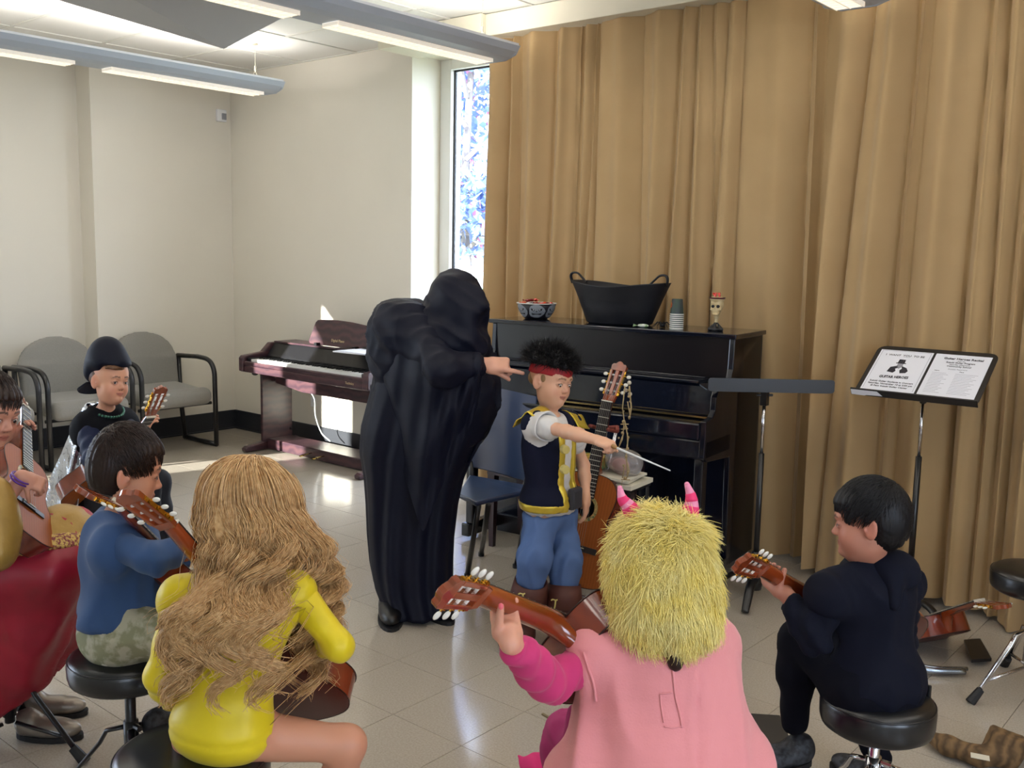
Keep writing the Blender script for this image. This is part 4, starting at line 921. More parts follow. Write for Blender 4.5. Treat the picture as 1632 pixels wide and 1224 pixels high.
# ------------------------------------------------------------------ classical guitars
m_mahog = mat('guitar_mahogany', '7A2E16', .16, coat=.7, wave=(5, '6A2611', 'X', 3)); m_mahogd = mat('guitar_back_dark', '4E1A10', .34, coat=.15, wave=(5, '4E190E', 'X', 3)); m_spr = mat('guitar_cedar_top', '9A5426', .45, spec=.15, wave=(22, '904E22', 'X', 1.2)); m_neck = mat('guitar_neck', '8A3A18', .18, coat=.7, wave=(4, '74300F', 'X', 6))
m_fb = mat('fretboard', '1D1413', .4); m_fret = mat('fret_nickel', 'DAD4C4', .35, .3); m_goldp = mat('gold_plate', 'C99A3C', .2, 1); m_pearl = mat('pearl_button', 'E4DFD2', .25, coat=.5); m_nut = mat('nut_bone', 'E9E3CF', .4)
m_string = mat('string', '9A958A', .4, .3); m_hole = mat('hole_dark', '0A0706', .8); m_ros = mat('rosette', '2F5A3C', .4, noise=(90, .3, 'C8A060')); m_bind = mat('binding', '2A120C', .3)
HALF = [(0, -.322), (.05, -.323), (.10, -.336), (.13, -.372), (.138, -.412), (.131, -.455), (.119, -.497), (.116, -.530), (.124, -.570), (.147, -.618), (.171, -.668), (.183, -.715), (.177, -.757), (.148, -.793), (.09, -.812), (.0, -.817)]
_h = spline(HALF, 3); OUT = [tuple(p) for p in _h]+[(-p[0], p[1]) for p in _h[::-1][1:-1]]
def body_ring(z, inset=0):
    c = np.array([0, -.6]); P = np.array(OUT); n = len(P); T = np.roll(P, -1, 0)-np.roll(P, 1, 0); N = np.stack([T[:, 1], -T[:, 0]], 1); N /= np.maximum(1e-9, np.linalg.norm(N, axis=1))[:, None]
    s = np.sign(((P-c)*N).sum(1)); N *= s[:, None]; Q = P-N*inset; return np.column_stack([Q, np.full(n, z)])
def make_guitar(detail=True, top=None, side=None):
    g = bpy.data.objects.new('guitar', None); COL.objects.link(g); g.empty_display_size = .1
    top = top or m_spr; side = side or m_mahog
    n = len(OUT)
    b = MB(); R0 = body_ring(-.003, .001); R1 = body_ring(-.094); rings = [R0, R1, body_ring(-.097, .004)]
    V = np.vstack(rings); b.add(V, [(k*n+i, k*n+(i+1) % n, (k+1)*n+(i+1) % n, (k+1)*n+i) for k in range(2) for i in range(n)]+[tuple(range(2*n, 3*n))]); b.build('sides', side, g, smooth=False, autos=.6)
    b = MB(); A = body_ring(-.0975, .003); A2 = body_ring(-.1005, .012); cc = np.array([[0, -.57, -.103]]); V = np.vstack([A, A2, cc]); b.add(V, [(i, (i+1) % n, n+(i+1) % n, n+i) for i in range(n)]+[(n+i, n+(i+1) % n, 2*n) for i in range(n)]); b.build('back', m_mahogd if side is m_mahog else side, g, smooth=True)
    # top with a real sound hole
    ho = np.array([0, -.475]); hr = .043; b = MB()
    A = body_ring(-.001, .0015); ang = np.arctan2(A[:, 1]-ho[1], A[:, 0]-ho[0]); H = np.column_stack([ho[0]+hr*np.cos(ang), ho[1]+hr*np.sin(ang), np.full(n, .0)]); Hd = H-[0, 0, .003]
    b.add(np.vstack([A, H, Hd]), [(i, (i+1) % n, n+(i+1) % n, n+i) for i in range(n)]+[(n+i, n+(i+1) % n, 2*n+(i+1) % n, 2*n+i) for i in range(n)]); b.build('top', top, g, smooth=False)
    b = MB(); b.prism([(ho[0]+.06*math.cos(a), ho[1]+.06*math.sin(a)) for a in np.linspace(0, 2*PI, 24, endpoint=False)], -.06, -.05); b.build('sound_hole', m_hole, g)
    b = MB(); P = [(.046, .0012), (.058, .0012), (.058, .0), (.046, 0)]; b.lathe([(.0445, .0004), (.0445, .0012), (.060, .0012), (.060, .0004)], 36, (0, -.475, 0), close=False); b.build('rosette', m_ros, g)
    b = MB(); b.tube([tuple(p) for p in body_ring(-.002, .0)], .0022, 5, closed=True); b.build('binding', m_bind, g)
    b = MB(); b.tube([tuple(p) for p in body_ring(-.096, .001)], .0022, 5, closed=True); b.build('binding', m_bind, g)
    b = MB(); b.box((0, -.652, .0045), (.075, .026, .009)); b.box((-.065, -.652, .003), (.06, .026, .005)); b.box((.065, -.652, .003), (.06, .026, .005)); br = b.build('bridge', m_fb, g, bevel=.0015)
    b = MB(); b.box((0, -.648, .0105), (.07, .0025, .004)); b.build('saddle', m_nut, br)
    # neck, D profile, with heel
    ys = np.array([0, -.05, -.15, -.25, -.285, -.305, -.322]); dz = np.array([.019, .020, .021, .023, .034, .062, .092]); hw = np.array([.026, .0265, .028, .030, .030, .028, .024])
    Vn = []; K = 9
    for y, d, w_ in zip(ys, dz, hw):
        for k in range(K): a = PI*k/(K-1); Vn.append((w_*math.cos(a), y, -d*math.sin(a)**.8))
    b = MB(); b.add(Vn, [(i*K+k, i*K+k+1, (i+1)*K+k+1, (i+1)*K+k) for i in range(len(ys)-1) for k in range(K-1)]+[(i*K, (i+1)*K, (i+1)*K+K-1, i*K+K-1) for i in range(len(ys)-1)]); b.build('neck', m_neck, g, smooth=True, autos=.9)
    b = MB(); b.add([(-.026, 0, 0), (.026, 0, 0), (.031, -.43, 0), (-.031, -.43, 0), (-.026, 0, .0055), (.026, 0, .0055), (.031, -.43, .0055), (-.031, -.43, .0055)], [(3, 2, 1, 0), (4, 5, 6, 7), (0, 1, 5, 4), (1, 2, 6, 5), (2, 3, 7, 6), (3, 0, 4, 7)]); b.build('fretboard', m_fb, g)
    fr = None
    for k in range(1, 19):
        y = -.65*(1-2**(-k/12)); 
        if fr is None: b = MB(); b.box((0, 0, .0066), (.055, .0030, .0022)); fr = b.build('fret', m_fret, g); f = fr
        else: f = fr.copy(); COL.objects.link(f)
        f.matrix_basis = Matrix.Translation((0, y, 0)) @ Matrix.Diagonal((.95-.006*0+.0095*k, 1, 1, 1))
    b = MB(); b.box((0, .002, .004), (.052, .005, .011)); b.build('nut', m_nut, g)
    # slotted head, tilted back
    HR = rotx(-.24); HT = np.array([0, .004, -.001])
    def hb(): return MB(R=HR, T=HT)
    b = hb(); z0, z1 = -.018, .0
    b.prism([(-.026, 0), (.026, 0), (.031, .03), (-.031, .03)], z0, z1)
    for (xa, xb, xc, xd) in ((-.031, -.021, -.036, -.0245), (-.0085, .0085, -.0085, .0085), (.021, .031, .0245, .036)): b.prism([(xa, .03), (xb, .03), (xd, .145), (xc, .145)], z0, z1)
    b.prism([(-.036, .145), (.036, .145), (.037, .168), (.030, .177), (.020, .176), (.010, .186), (0, .190), (-.010, .186), (-.020, .176), (-.030, .177), (-.037, .168)], z0, z1); b.build('headstock', m_neck, g, bevel=.0015)
    for s in (-1, 1):
        b = hb(); b.box((s*.0345, .0875, -.009), (.0016, .118, .0135), rotz(-s*.043)); 
        for y in (.036, .139): b.tube([(s*.0335, y-.006, -.009), (s*.0345, y+.006, -.009)], .0075, 10)
        tm = b.build('tuning_machine', m_goldp, g)
        for y in (.050, .0875, .125):
            w_ = .033+.0022*(y-.05)/.0375
            b = hb(); b.cyl((s*w_, y, -.009), (s*(w_+.012), y, -.010), .0022, n=6); b.cyl((s*(w_+.002), y-.0, -.009), (s*(w_+.004), y, -.009), .0068, n=10); b.build('worm_gear', m_goldp, tm)
            b = hb(); b.ball((s*(w_+.021), y, -.010), (.0115, .0088, .005), nu=12, nv=8); b.build('tuning_button', m_pearl, tm, smooth=True)
            b = hb(); b.cyl((s*.006, y, -.009), (s*.033, y, -.009), .0042, n=8); b.build('string_post', m_pearl, tm, smooth=True)
    for k in range(6):
        x0 = -.0215+.0086*k; x1 = -.029+.0116*k; yy = (.050, .0875, .125)[(2-k) if k < 3 else k-3]; hp = HR @ np.array([(-1 if k < 3 else 1)*(.012+.003*(k % 3)), yy, -.006])+HT
        b = MB(); b.tube([(x1, -.648, .0128), (x0, .003, .0098), tuple(hp)], [.0004 if k > 2 else .0006]*3, 5); b.build('string', m_string, g)
    return g
def place_guitar(g, nut, tgt, nhint, s, label, group='classical guitars held by the children'):
    """nut: point of the nut; tgt: a point the neck axis runs back towards; nhint: direction the soundboard faces"""
    y = nrm(np.array(nut)-np.array(tgt)); z = np.array(nhint, float); z = nrm(z-y*(y@z)); x = np.cross(y, z)
    g.matrix_basis = Matrix(((x[0]*s, y[0]*s, z[0]*s, nut[0]), (x[1]*s, y[1]*s, z[1]*s, nut[1]), (x[2]*s, y[2]*s, z[2]*s, nut[2]), (0, 0, 0, 1)))
    tag(g, label, 'guitar', group); g['_R'] = 0; del g['_R']
    return dict(N=np.array(nut), x=x, y=y, z=z, s=s, P=lambda a, b_, c: np.array(nut)+s*(x*a+y*b_+z*c))
GT = make_guitar()
# 1 standing guitar
G1 = place_guitar(GT, at(968, 640, 4.22), at(905, 950, 4.20), cdir(-.55, .12, -.82), .98, 'large guitar standing upright behind the pirate child, its strings facing the players', 'classical guitars')
Gp = lambda: copy_tree(GT)
g = Gp(); G2 = place_guitar(g, at(766, 946, 1.80), at(1120, 1085, 2.58), cdir(.0, .10, 1), .88, 'glossy reddish guitar held by the child in the furry yellow hood, seen from behind')
g = Gp(); G3 = place_guitar(g, at(1214, 906, 2.42), at(1388, 1010, 2.78), cdir(.1, .20, .9), .80, 'dark red guitar held by the child in the black top')
g = Gp(); G4 = place_guitar(g, at(272, 836, 2.06), at(466, 1062, 2.33), cdir(.28, .12, .95), .76, 'guitar of the child in the yellow leotard, gold tuning plates and oval buttons')
g = Gp(); G5 = place_guitar(g, at(188, 802, 2.34), at(288, 905, 2.66), cdir(.55, .45, .7), .74, 'guitar of the child in the blue shirt, mostly hidden but for its head')
g = Gp(); G6 = place_guitar(g, at(240, 664, 3.60), at(172, 760, 3.80), cdir(.75, .25, -.60), .72, 'small guitar of the child in the black hat, head below the grey armchair')
g = Gp(); G7 = place_guitar(g, at(41, 650, 3.02), at(45, 822, 2.69), cdir(.92, .05, -.40), .66, 'guitar of the child in the red and gold gown, neck standing nearly upright')
g = Gp(); G8 = place_guitar(g, at(1561, 958, 3.45), at(1468, 988, 3.86), nrm(EYE*[0, 0, 0]+np.array([.15, -.3, 1])), .80, 'guitar lying face up on the floor between the curtain and the chrome stool', 'classical guitars')
# guitar stand behind the pirate child
t = thing('guitar_stand', 'chrome guitar stand with brown foam tips under the upright guitar', 'stand', at(940, 960, 4.32)*[1, 1, 0])
m_foam = mat('foam_brown', '7A3428', .7)
ql = G1['P'](-.10, -.86, -.05); qr = G1['P'](.10, -.86, -.05); qc = (ql+qr)/2
for q in (ql, qr): b = MB(); b.tube([q-[0, 0, .0], q+G1['z']*.17*G1['s']], .006, 8); b.build('cradle_arm', m_chrome, t, smooth=True); b = MB(); b.tube([q+G1['z']*.10, q+G1['z']*.18+[0, 0, .015]], .011, 10); b.build('foam_tip', m_foam, t, smooth=True)
b = MB(); b.tube([ql, qr], .006, 8); b.tube([qc, G1['P'](0, -.28, -.13), G1['P'](0.02, -.10, -.10)], .009, 8); b.build('frame_tube', m_chrome, t, smooth=True)
for q in (atz(858, 952, .012), atz(1000, 968, .012), qc+FW*.30): b = MB(); b.tube([[qc[0], qc[1], .14], [q[0], q[1], .012]], .007, 8); b.build('leg', m_chrome, t, smooth=True)
for s in (-1, 1): b = MB(); b.tube(spline([G1['P'](0.02, -.10, -.10), G1['P'](s*.045, -.12, -.06), G1['P'](s*.05, -.12, .0), G1['P'](s*.045, -.12, .03)]), .008, 8); b.build('yoke', m_foam, t, smooth=True)
# string of little jointed knots hanging from the guitar head
m_rope = mat('jute_knot', 'A08A62', .8); m_bead = mat('bead_pale', 'B9AFA0', .5)
t = thing('hanging_skeleton_string', 'string of small jointed jute knots and beads hanging from the guitar head', 'ornament', at(998, 640, 4.10))
top = at(1001, 608, 4.14)
b = MB()
for k, (px, py) in enumerate(((1003, 610), (997, 622), (1004, 628))): b.ball(at(px, py, 4.12), .009)
b.build('bead', m_bead, t, smooth=True, kind='stuff')
b = MB()
for (P, r) in (([(996, 615), (992, 650), (995, 672), (992, 700), (985, 715)], .0022), ([(1003, 615), (1006, 650), (1003, 668)], .003), ([(1000, 640), (1004, 660), (1002, 668)], .0022), ([(996, 672), (1001, 700), (998, 720), (1000, 760)], .0025), ([(994, 690), (987, 710)], .0025), ([(1000, 690), (1000, 712)], .0025), ([(997, 730), (1003, 750), (998, 764)], .0022), ([(996, 740), (992, 762)], .0022), ([(990, 764), (1004, 765)], .002), ([(992, 766), (990, 775), (991, 782)], .0012), ([(989, 676), (1002, 676)], .0025), ([(990, 684), (1001, 683)], .0025)):
    b.tube([at(px, py, 4.10) for px, py in P], r*1.15, 5)
b.build('cord', m_rope, t, smooth=True, kind='stuff')
b = MB()
for k, (px, py, r) in enumerate(((994, 672, .007), (997, 681, .006), (992, 690, .006), (1001, 697, .005), (986, 698, .004), (1000, 715, .006), (998, 728, .006), (994, 742, .005), (1001, 752, .005), (996, 762, .006), (1004, 640, .004), (1005, 652, .004), (1003, 665, .005), (994, 655, .003), (1001, 622, .005), (1002, 632, .005))): b.ball(at(px, py, 4.10), (r*1.2, r, r*1.2), nu=8, nv=6)
b.build('knot', m_rope, t, smooth=True, kind='stuff')
# ------------------------------------------------------------------ people
def skin_mat(name, rough=.5):
    m = mat(name, 'C08A6A', rough, attr=True); b = m.node_tree.nodes['Principled BSDF']
    b.inputs['Subsurface Weight'].default_value = .12; b.inputs['Subsurface Radius'].default_value = (.9, .35, .2); b.inputs['Subsurface Scale'].default_value = .006; return m
m_skin = skin_mat('skin'); m_eyeb = mat('eyeball', 'CFC6C0', .2); m_iris = mat('iris_brown', '2A1A12', .1)
def hframe(fwd, up=(0, 0, 1)):
    f = nrm(fwd); u = np.asarray(up, float); u = nrm(u-f*(f@u)); return np.stack([np.cross(f, u), f, u], 1)
def add_head(S, c, R, s):
    s = np.ones(3)*np.asarray(s, float); sm = float(s[:2].mean())
    L = lambda x, y, z: c+R @ (np.array([x, y, z])*s)
    e = lambda p, r, k=.02, op='u', RR=None: S.ell(L(*p), np.array(r)*s, R if RR is None else R @ RR, k*sm, op)
    e((0, -.014, .034), (.072, .088, .076)); e((0, .016, -.022), (.059, .064, .070), .03); e((0, .046, -.078), (.023, .020, .018), .03); e((0, .02, -.06), (.046, .048, .034), .03)
    for q in (-1, 1): e((q*.034, .046, -.034), (.024, .026, .028), .022)
    e((0, .030, .034), (.056, .050, .042), .03)
    for q in (-1, 1): e((q*.028, .086, -.002), (.0155, .014, .0115), .012, 's')
    for q in (-1, 1): e((q*.028, .0695, -.003), (.0145, .0138, .0128), .003)
    for q in (-1, 1): e((q*.0285, .0875, -.0045), (.0118, .012, .0047), .0015, 's')
    for q in (-1, 1): S.cap(L(q*.012, .080, .016), L(q*.040, .073, .019), .0055*sm, .004*sm, .012*sm)
    S.cap(L(0, .074, .0), L(0, .0905, -.024), .0055*sm, .0088*sm, .010*sm)
    for q in (-1, 1): e((q*.0085, .084, -.0275), (.0062, .008, .0058), .005)
    for q in (-1, 1): e((q*.005, .0915, -.0345), (.0028, .004, .0025), .002, 's')
    e((0, .076, -.0475), (.0175, .0085, .0050), .004); e((0, .0755, -.0545), (.0145, .0085, .0055), .003); e((0, .088, -.0505), (.019, .006, .0010), .002, 's')
    e((0, .071, -.075), (.014, .013, .012), .012)
    for q in (-1, 1):
        RR = rotz(q*.35) @ rotx(.12)
        e((q*.073, -.010, -.010), (.0075, .018, .029), .008, 'u', RR); e((q*.081, -.005, -.006), (.006, .011, .018), .004, 's', RR); e((q*.0745, .006, -.012), (.004, .004, .006), .003)
def face_col(V, c, R, s, base, lips=(.66, .36, .32), brow=(.16, .09, .06), blush=.5):
    q = (V-c) @ R/s; C = np.tile(np.array(lin(base)), (len(V), 1)); lp = lin(lips); bw = lin(brow)
    near = (np.abs(q) < .16).all(1) if True else 0
    def mixin(w, col): nonlocal C; w = (w*near)[:, None]; C = C*(1-w)+np.array(col)*w
    g = lambda p, r: np.exp(-(((q-np.array(p))/np.array(r))**2).sum(1))
    for sx in (-1, 1): mixin(blush*.55*g((sx*.036, .06, -.034), (.02, .04, .018)), lin((.78, .42, .36)))
    mixin(.35*blush*g((0, .095, -.026), (.012, .02, .012)), lin((.78, .42, .36)))
    for sx in (-1, 1): mixin(.5*blush*g((sx*.078, -.01, -.01), (.012, .025, .03)), lin((.80, .42, .36)))
    zc_ = q[:, 2]-7*q[:, 0]**2; m_ = ((q[:, 0]/.0190)**2+((zc_+.0515)/.0075)**2 < 1) & (q[:, 1] > .066); mixin(m_*.7, lp)
    m_ = (np.abs(zc_+.0508) < .0013) & (np.abs(q[:, 0]) < .018) & (q[:, 1] > .06); mixin(m_*.5, lin((.36, .14, .12)))
    for sx in (-1, 1):
        x = q[:, 0]*sx; m_ = (x > .010) & (x < .044) & (np.abs(q[:, 2]-(.0175+.004*np.sin((x-.01)/.034*PI))) < .0034-.0012*(x > .035)) & (q[:, 1] > .03); mixin(m_*.85, bw)
        rr = ((x-.0285)/.0135)**2+((q[:, 2]+.0040)/.0068)**2; m_ = (rr < 1) & (q[:, 1] > .06) & (q[:, 2] > -.0035); mixin(m_*.8, lin((.12, .07, .06))); 
        m_ = (rr < 1.5) & (q[:, 1] > .06); mixin(m_*.25, lin((.40, .22, .18)))
        m_ = (((x-.005)/.003)**2+((q[:, 2]+.0345)/.0022)**2 < 1) & (q[:, 1] > .075); mixin(m_*.7, lin((.25, .10, .08)))
    return C
def add_eyes(parent, c, R, s, look=(0, 1, 0), iris=m_iris):
    s = np.ones(3)*np.asarray(s, float); L = lambda x, y, z, s=s: c+R @ (np.array([x, y, z])*s); s = float(s[:2].mean()); lk = nrm(R @ np.array(look, float))
    for q in (-1, 1):
        e = L(q*.028, .0690, -.004); b = MB(); b.ball(e, .0125*s, nu=16, nv=10); o = b.build('eyeball', m_eyeb, parent, smooth=True)
        b = MB(); b.ball(e+lk*.0078*s, (.0068*s, .0068*s, .0053*s), frame(lk), nu=12, nv=8); b.build('iris', iris, o, smooth=True)
def add_hand(S, w, d, pn, s, side=1, curl=((.2, .3, .2),)*4, thumb=(.6, .7, .35), tcurl=.3, spread=.06):
    """w wrist, d towards fingers, pn direction the palm faces; side=+1: thumb lies towards cross(d,pn)"""
    d = nrm(d); pn = nrm(np.asarray(pn)-d*(d@pn)); t = np.cross(d, pn)*side; R = np.stack([t, d, pn], 1)
    S.cap(w-d*.01*s, w+d*.03*s, .026*s, .029*s, .012*s)
    S.box(w+d*.055*s, np.array([.038, .042, .014])*s, R, .013*s, .014*s)
    S.ell(w+d*.035*s+t*.024*s+pn*.008*s, np.array([.016, .03, .015])*s, R, .012*s)
    out = []
    for i, (off, ln) in enumerate(((.028, .072), (.0095, .080), (-.009, .074), (-.0265, .060))):
        p = w+d*(.090-.004*abs(i-1))*s+t*off*s; dd = nrm(d+t*spread*(1.5-i)); a = 0; r = (.0098-.0006*(i == 3))*s
        cs = curl[i] if i < len(curl) else curl[-1]; pts = [p-dd*.02*s]
        for j, fr in enumerate((.46, .30, .24)):
            a += cs[j]; v = dd*math.cos(a)+pn*math.sin(a); q = p+v*ln*fr*s; S.cap(p, q, r*(1-.06*j), r*(.95-.07*j), .0022*s); p = q
        S.cap(pts[0], w+d*.090*s+t*off*s, r*1.05, r, .006*s); out.append(p)
    p = w+d*.026*s+t*.026*s; v = nrm(d*thumb[0]+t*thumb[1]+pn*thumb[2]); q = p+v*.040*s; S.cap(p, q, .0135*s, .0115*s, .007*s)
    v2 = nrm(v+pn*tcurl+d*tcurl*.6); q2 = q+v2*.030*s; S.cap(q, q2, .0115*s, .0100*s, .002*s); q3 = q2+nrm(v2+pn*tcurl)*.018*s; S.cap(q2, q3, .010*s, .0085*s, .002*s); out.append(q3)
    return out
def add_arm(S, a, b, c, s, inf=0, k=.02, end=1.0):
    S.cap(a, b, .041*s+inf, .033*s+inf, k); m_ = b*.65+c*.35; S.cap(b, m_, .033*s+inf, .033*s+inf, k); S.cap(m_, b*(1-end)+c*end, .033*s+inf, (.024+.009*(1-end))*s+inf, k)
def add_leg(S, a, b, c, s, inf=0, k=.03, end=1.0):
    S.cap(a, b, .074*s+inf, .052*s+inf, k); m_ = b*.62+c*.38; S.cap(b, m_, .051*s+inf, .053*s+inf, k); S.cap(m_, b*(1-end)+c*end, .053*s+inf, .036*s+inf, k)
def add_torso(S, pel, neck, R, s, inf=0, sl=None, sr=None, k=.04, lo=0):
    """R columns right,forward,up of the chest"""
    ax = neck-pel; u = nrm(ax); RR = hframe(R[:, 1], u); i3 = np.array([inf]*3)
    if lo <= 0: S.ell(pel+u*.02*s, np.array([.152, .115, .105])*s+i3, RR, k)
    S.ell(pel+ax*.36, np.array([.128, .100, .15])*s+i3, RR, k); S.ell(pel+ax*.70, np.array([.150, .112, .155])*s+i3, RR, k)
    for q in (sl, sr):
        if q is not None: S.cap(neck-u*.045*s, q, .050*s+inf, .052*s+inf, k); S.cap(pel+ax*.62, q-u*.03*s, .07*s+inf, .045*s+inf, k)
def hair_cap(c, R, s, inf=.012, low=-.02, face=.045, back_low=-.065):
    """short hair volume; low: how far it comes down over the ears, face: hairline depth"""
    s = np.ones(3)*np.asarray(s, float); L = lambda x, y, z: c+R @ (np.array([x, y, z])*s); S = SDF()
    S.ell(L(0, -.016, .036), (np.array([.072, .088, .078])+inf)*s, R); S.ell(L(0, -.045, .0), (np.array([.062, .06, .07])+inf*.7)*s, R, .03)
    S.ell(L(0, .03, .045), (np.array([.060, .052, .044])+inf)*s, R, .02)
    S.plane(L(0, -.05, back_low), R @ nrm([0, -.25, -1])); return S, L
def cut_face(S, L, R, s, zf=.045, yf=.02):
    S.box(L(0, .11, -.07+(zf-.045)*.5), np.array([.12, .115-yf, .09+(zf-.0)*.5])*s, R @ rotx(-.10), .03*s, .012*s, 's')
def short_hair(parent, c, R, s, m, n=2600, seed=0, length=.05, zf=.045, part=0, low=-.03, yf=.0, inf=.010, messy=.25, back_low=-.07):
    s = np.ones(3)*np.asarray(s, float); sm = float(s.mean()); S, L = hair_cap(c, R, s, inf, back_low=back_low); 
    S.box(L(0, .13+yf, -.075+zf), np.array([.13, .10, .075])*s, R, .02*sm, .01*sm, 's')
    for q in (-1, 1): S.box(L(q*.085, .01, -.075+low+.045), np.array([.03, .035, .055])*s, R, .015*sm, .006*sm, 's')
    def disp(V, N):
        q = (V-c) @ R/s; a = np.arctan2(q[:, 0], q[:, 1]+.05); return sm*.0022*np.sin(a*46+3*sn(q, 30, seed))
    o = sdf_obj('hair', S, m, parent, .0055, disp=disp)
    rs = np.random.RandomState(seed); d = rs.normal(size=(n*3, 3)); d /= np.linalg.norm(d, axis=1)[:, None]
    crown = nrm([.1, -.45, .9]); cen = np.array([0, -.012, .034]); rad = np.array([.072, .088, .078])+inf
    p0 = cen+d*rad; keep = (p0[:, 2] > low+.012+.5*np.maximum(0, p0[:, 1]-.01)) & (p0[:, 2] > back_low+.02) & ~((p0[:, 1] > .05) & (p0[:, 2] < zf+.012)) & ~((np.abs(p0[:, 0]) > .05) & (p0[:, 1] > -.03) & (p0[:, 1] < .04) & (p0[:, 2] < low+.03))
    d = d[keep][:n]; K = 6; P = np.zeros((len(d), K, 3)); cur_ = d.copy()
    tdir = cur_-crown; jit = rs.normal(size=d.shape)*messy
    for k in range(K):
        P[:, k] = cen+cur_*(rad+.0015+.0035*math.sin(PI*k/(K-1)))
        t_ = cur_-crown+jit+np.array([part, .25, 0]); t_ -= cur_*(t_*cur_).sum(1)[:, None]; t_ /= np.maximum(1e-6, np.linalg.norm(t_, axis=1))[:, None]
        cur_ = cur_+t_*(length/(K-1))/.085; cur_ /= np.linalg.norm(cur_, axis=1)[:, None]
    W_ = (P.reshape(-1, 3)*s) @ R.T+c; V, F = strand_mesh(W_.reshape(P.shape), np.linspace(.0014, .0004, K)*sm)
    mesh_obj('hair_strands', V, F, m, parent, True, kind='stuff'); return o
def folds(amp, f, seed, ax=None, stretch=3):
    """soft cloth wrinkles; ax: direction along which they run long"""
    def g(V, N):
        Q = V.copy()
        if ax is not None: a = nrm(ax); Q = Q-np.outer(Q @ a, a)*(1-1/stretch)
        f2 = f*1.9; w_ = sn(Q+.012*np.stack([sn(V, f2*.4, seed+7+i) for i in range(3)], 1), f2, seed); return amp*(1-np.abs(w_)*1.6)*(.6+.4*sn(V, 14, seed+1))
    return g
def hair_mat(name, c1, c2, rough=.42):
    m = mat(name, c1, rough, spec=.3, noise=(90, .6, c2)); return m
m_hdark = hair_mat('hair_dark_brown', '1E1310', '2E1D15'); m_hblack = hair_mat('hair_black', '0C0A0B', '151214', .5)
# ================================================================== child in the pirate costume
PT_ = thing('person', 'child in navy and gold pirate vest with red headband, pointing a white baton', 'person', atz(858, 1012, 0))
TF = cdir(.80, 0, -.58)*[1, 1, 0]; TR = hframe(TF); s = .70
neck = at(874, 664, 3.76); pel = at(877, 806, 3.80)
shR = at(853, 676, 3.68); shL = at(907, 676, 3.86)
elR = at(903, 688, 3.50); wrR = at(953, 702, 3.38)
elL = at(930, 742, 3.92); wrL = at(934, 794, 3.84)
hipR = at(864, 812, 3.76); knR = at(852, 890, 3.70); anR = at(836, 990, 3.80)
hipL = at(893, 812, 3.84); knL = at(901, 895, 3.80); anL = at(897, 1000, 3.78)
hc = at(878, 606, 3.75); HRm = hframe(cdir(.72, -.22, -.68), cdir(-.06, 1, .10)); hs = np.array([.94, .94, 1.0])
S = SDF(); add_torso(S, pel, neck, TR, s, 0, shL, shR); S.cap(neck-[0, 0, .03], hc-HRm[:, 2]*.05, .032, .031, .03)
add_head(S, hc, HRm, hs)
add_arm(S, shR, elR, wrR, s); add_arm(S, shL, elL, wrL, s); add_leg(S, hipR, knR, anR, s); add_leg(S, hipL, knL, anL, s)
dR = nrm(at(985, 714, 3.30)-wrR); add_hand(S, wrR, dR, cdir(.15, -.85, .35), .66, 1, ((1.0, 1.2, .6),)*1+((1.2, 1.3, .6),)*3, thumb=(.75, .35, .6), tcurl=.6)
add_hand(S, wrL, cdir(.0, -1, .05), cdir(-.8, 0, .2), .66, 1, ((.3, .4, .3),)*4)
sdf_obj('body', S, m_skin, PT_, .008, fine=((hc-[.10, .10, .12], hc+[.10, .10, .12], .0026), (wrR-[.05, .05, .08], wrR+[.1, .1, .07], .0036)), col=lambda V: face_col(V, hc, HRm, hs, (.86, .66, .54), brow=(.45, .32, .22)))
add_eyes(PT_, hc, HRm, hs, look=(.1, .9, -.45))
m_shirtw = mat('shirt_white', 'DAD6D2', .8, bump=(400, .15, .001)); m_navy = mat('vest_navy', '0A0F28', .8, spec=.25, bump=(400, .15, .001)); m_lame = mat('gold_lame', 'D9BE45', .28, .55, bump=(70, .35, .003)); m_pantb = mat('pants_blue', '4E6A9C', .75, bump=(300, .15, .001)); m_boot = mat('boot_brown', '4E241B', .6, bump=(120, .15, .002)); m_red = mat('band_red', 'A0141F', .6); m_lamed = mat('badge_gold', 'D8C87A', .4)
# white T-shirt
S = SDF(); add_torso(S, pel, neck, TR, s, .008, shL, shR); S.plane(pel-[0, 0, .0], (0, 0, -1)); S2 = S
mR = shR*.50+elR*.50; mL = shL*.55+elL*.45
for a, m_ in ((shR, mR), (shL, mL)): S.cap(a, m_, .041, .044, .02); S.plane(m_+nrm(m_-a)*.004, nrm(m_-a)) if False else None
S.ell(neck+[0, 0, .03], (.055, .05, .045), None, .006, 's')
sdf_obj('shirt', S, m_shirtw, PT_, .008, disp=folds(.0035, 55, 3))
# shirt sleeve of the raised arm: flared open cuff
for a, e_, nm in ((shR, elR, 'sleeve'), (shL, elL, 'sleeve')):
    d = nrm(e_-a); c0 = a+d*.0; P = []
    fr = frame(d, (0, 0, 1))
    for i, (t_, r) in enumerate(((-.03, .026), (.0, .045), (.03, .048), (.06, .052), (.082, .058), (.085, .055), (.06, .045))):
        P.append([c0+d*t_+fr[:, 0]*(r*math.cos(q)*(1+.06*math.sin(3*q+i*.6)))+fr[:, 1]*(r*.92*math.sin(q)*(1+.05*math.sin(4*q))) for q in np.linspace(0, 2*PI, 24, endpoint=False)])
    b = MB(); b.grid(P, cv=True); b.build(nm, m_shirtw, PT_, smooth=True)
# shirt tail
S = SDF(); S.ell(pel+[0, 0, -.005], (.117, .090, .055), TR, .02); S.ell(pel+[0, 0, .03], (.112, .088, .06), TR, .03); S.plane(pel-[0, 0, .020], (0, 0, -1)); sdf_obj('shirt_hem', S, m_shirtw, PT_, .006, disp=folds(.004, 60, 5, (0, 0, 1)))
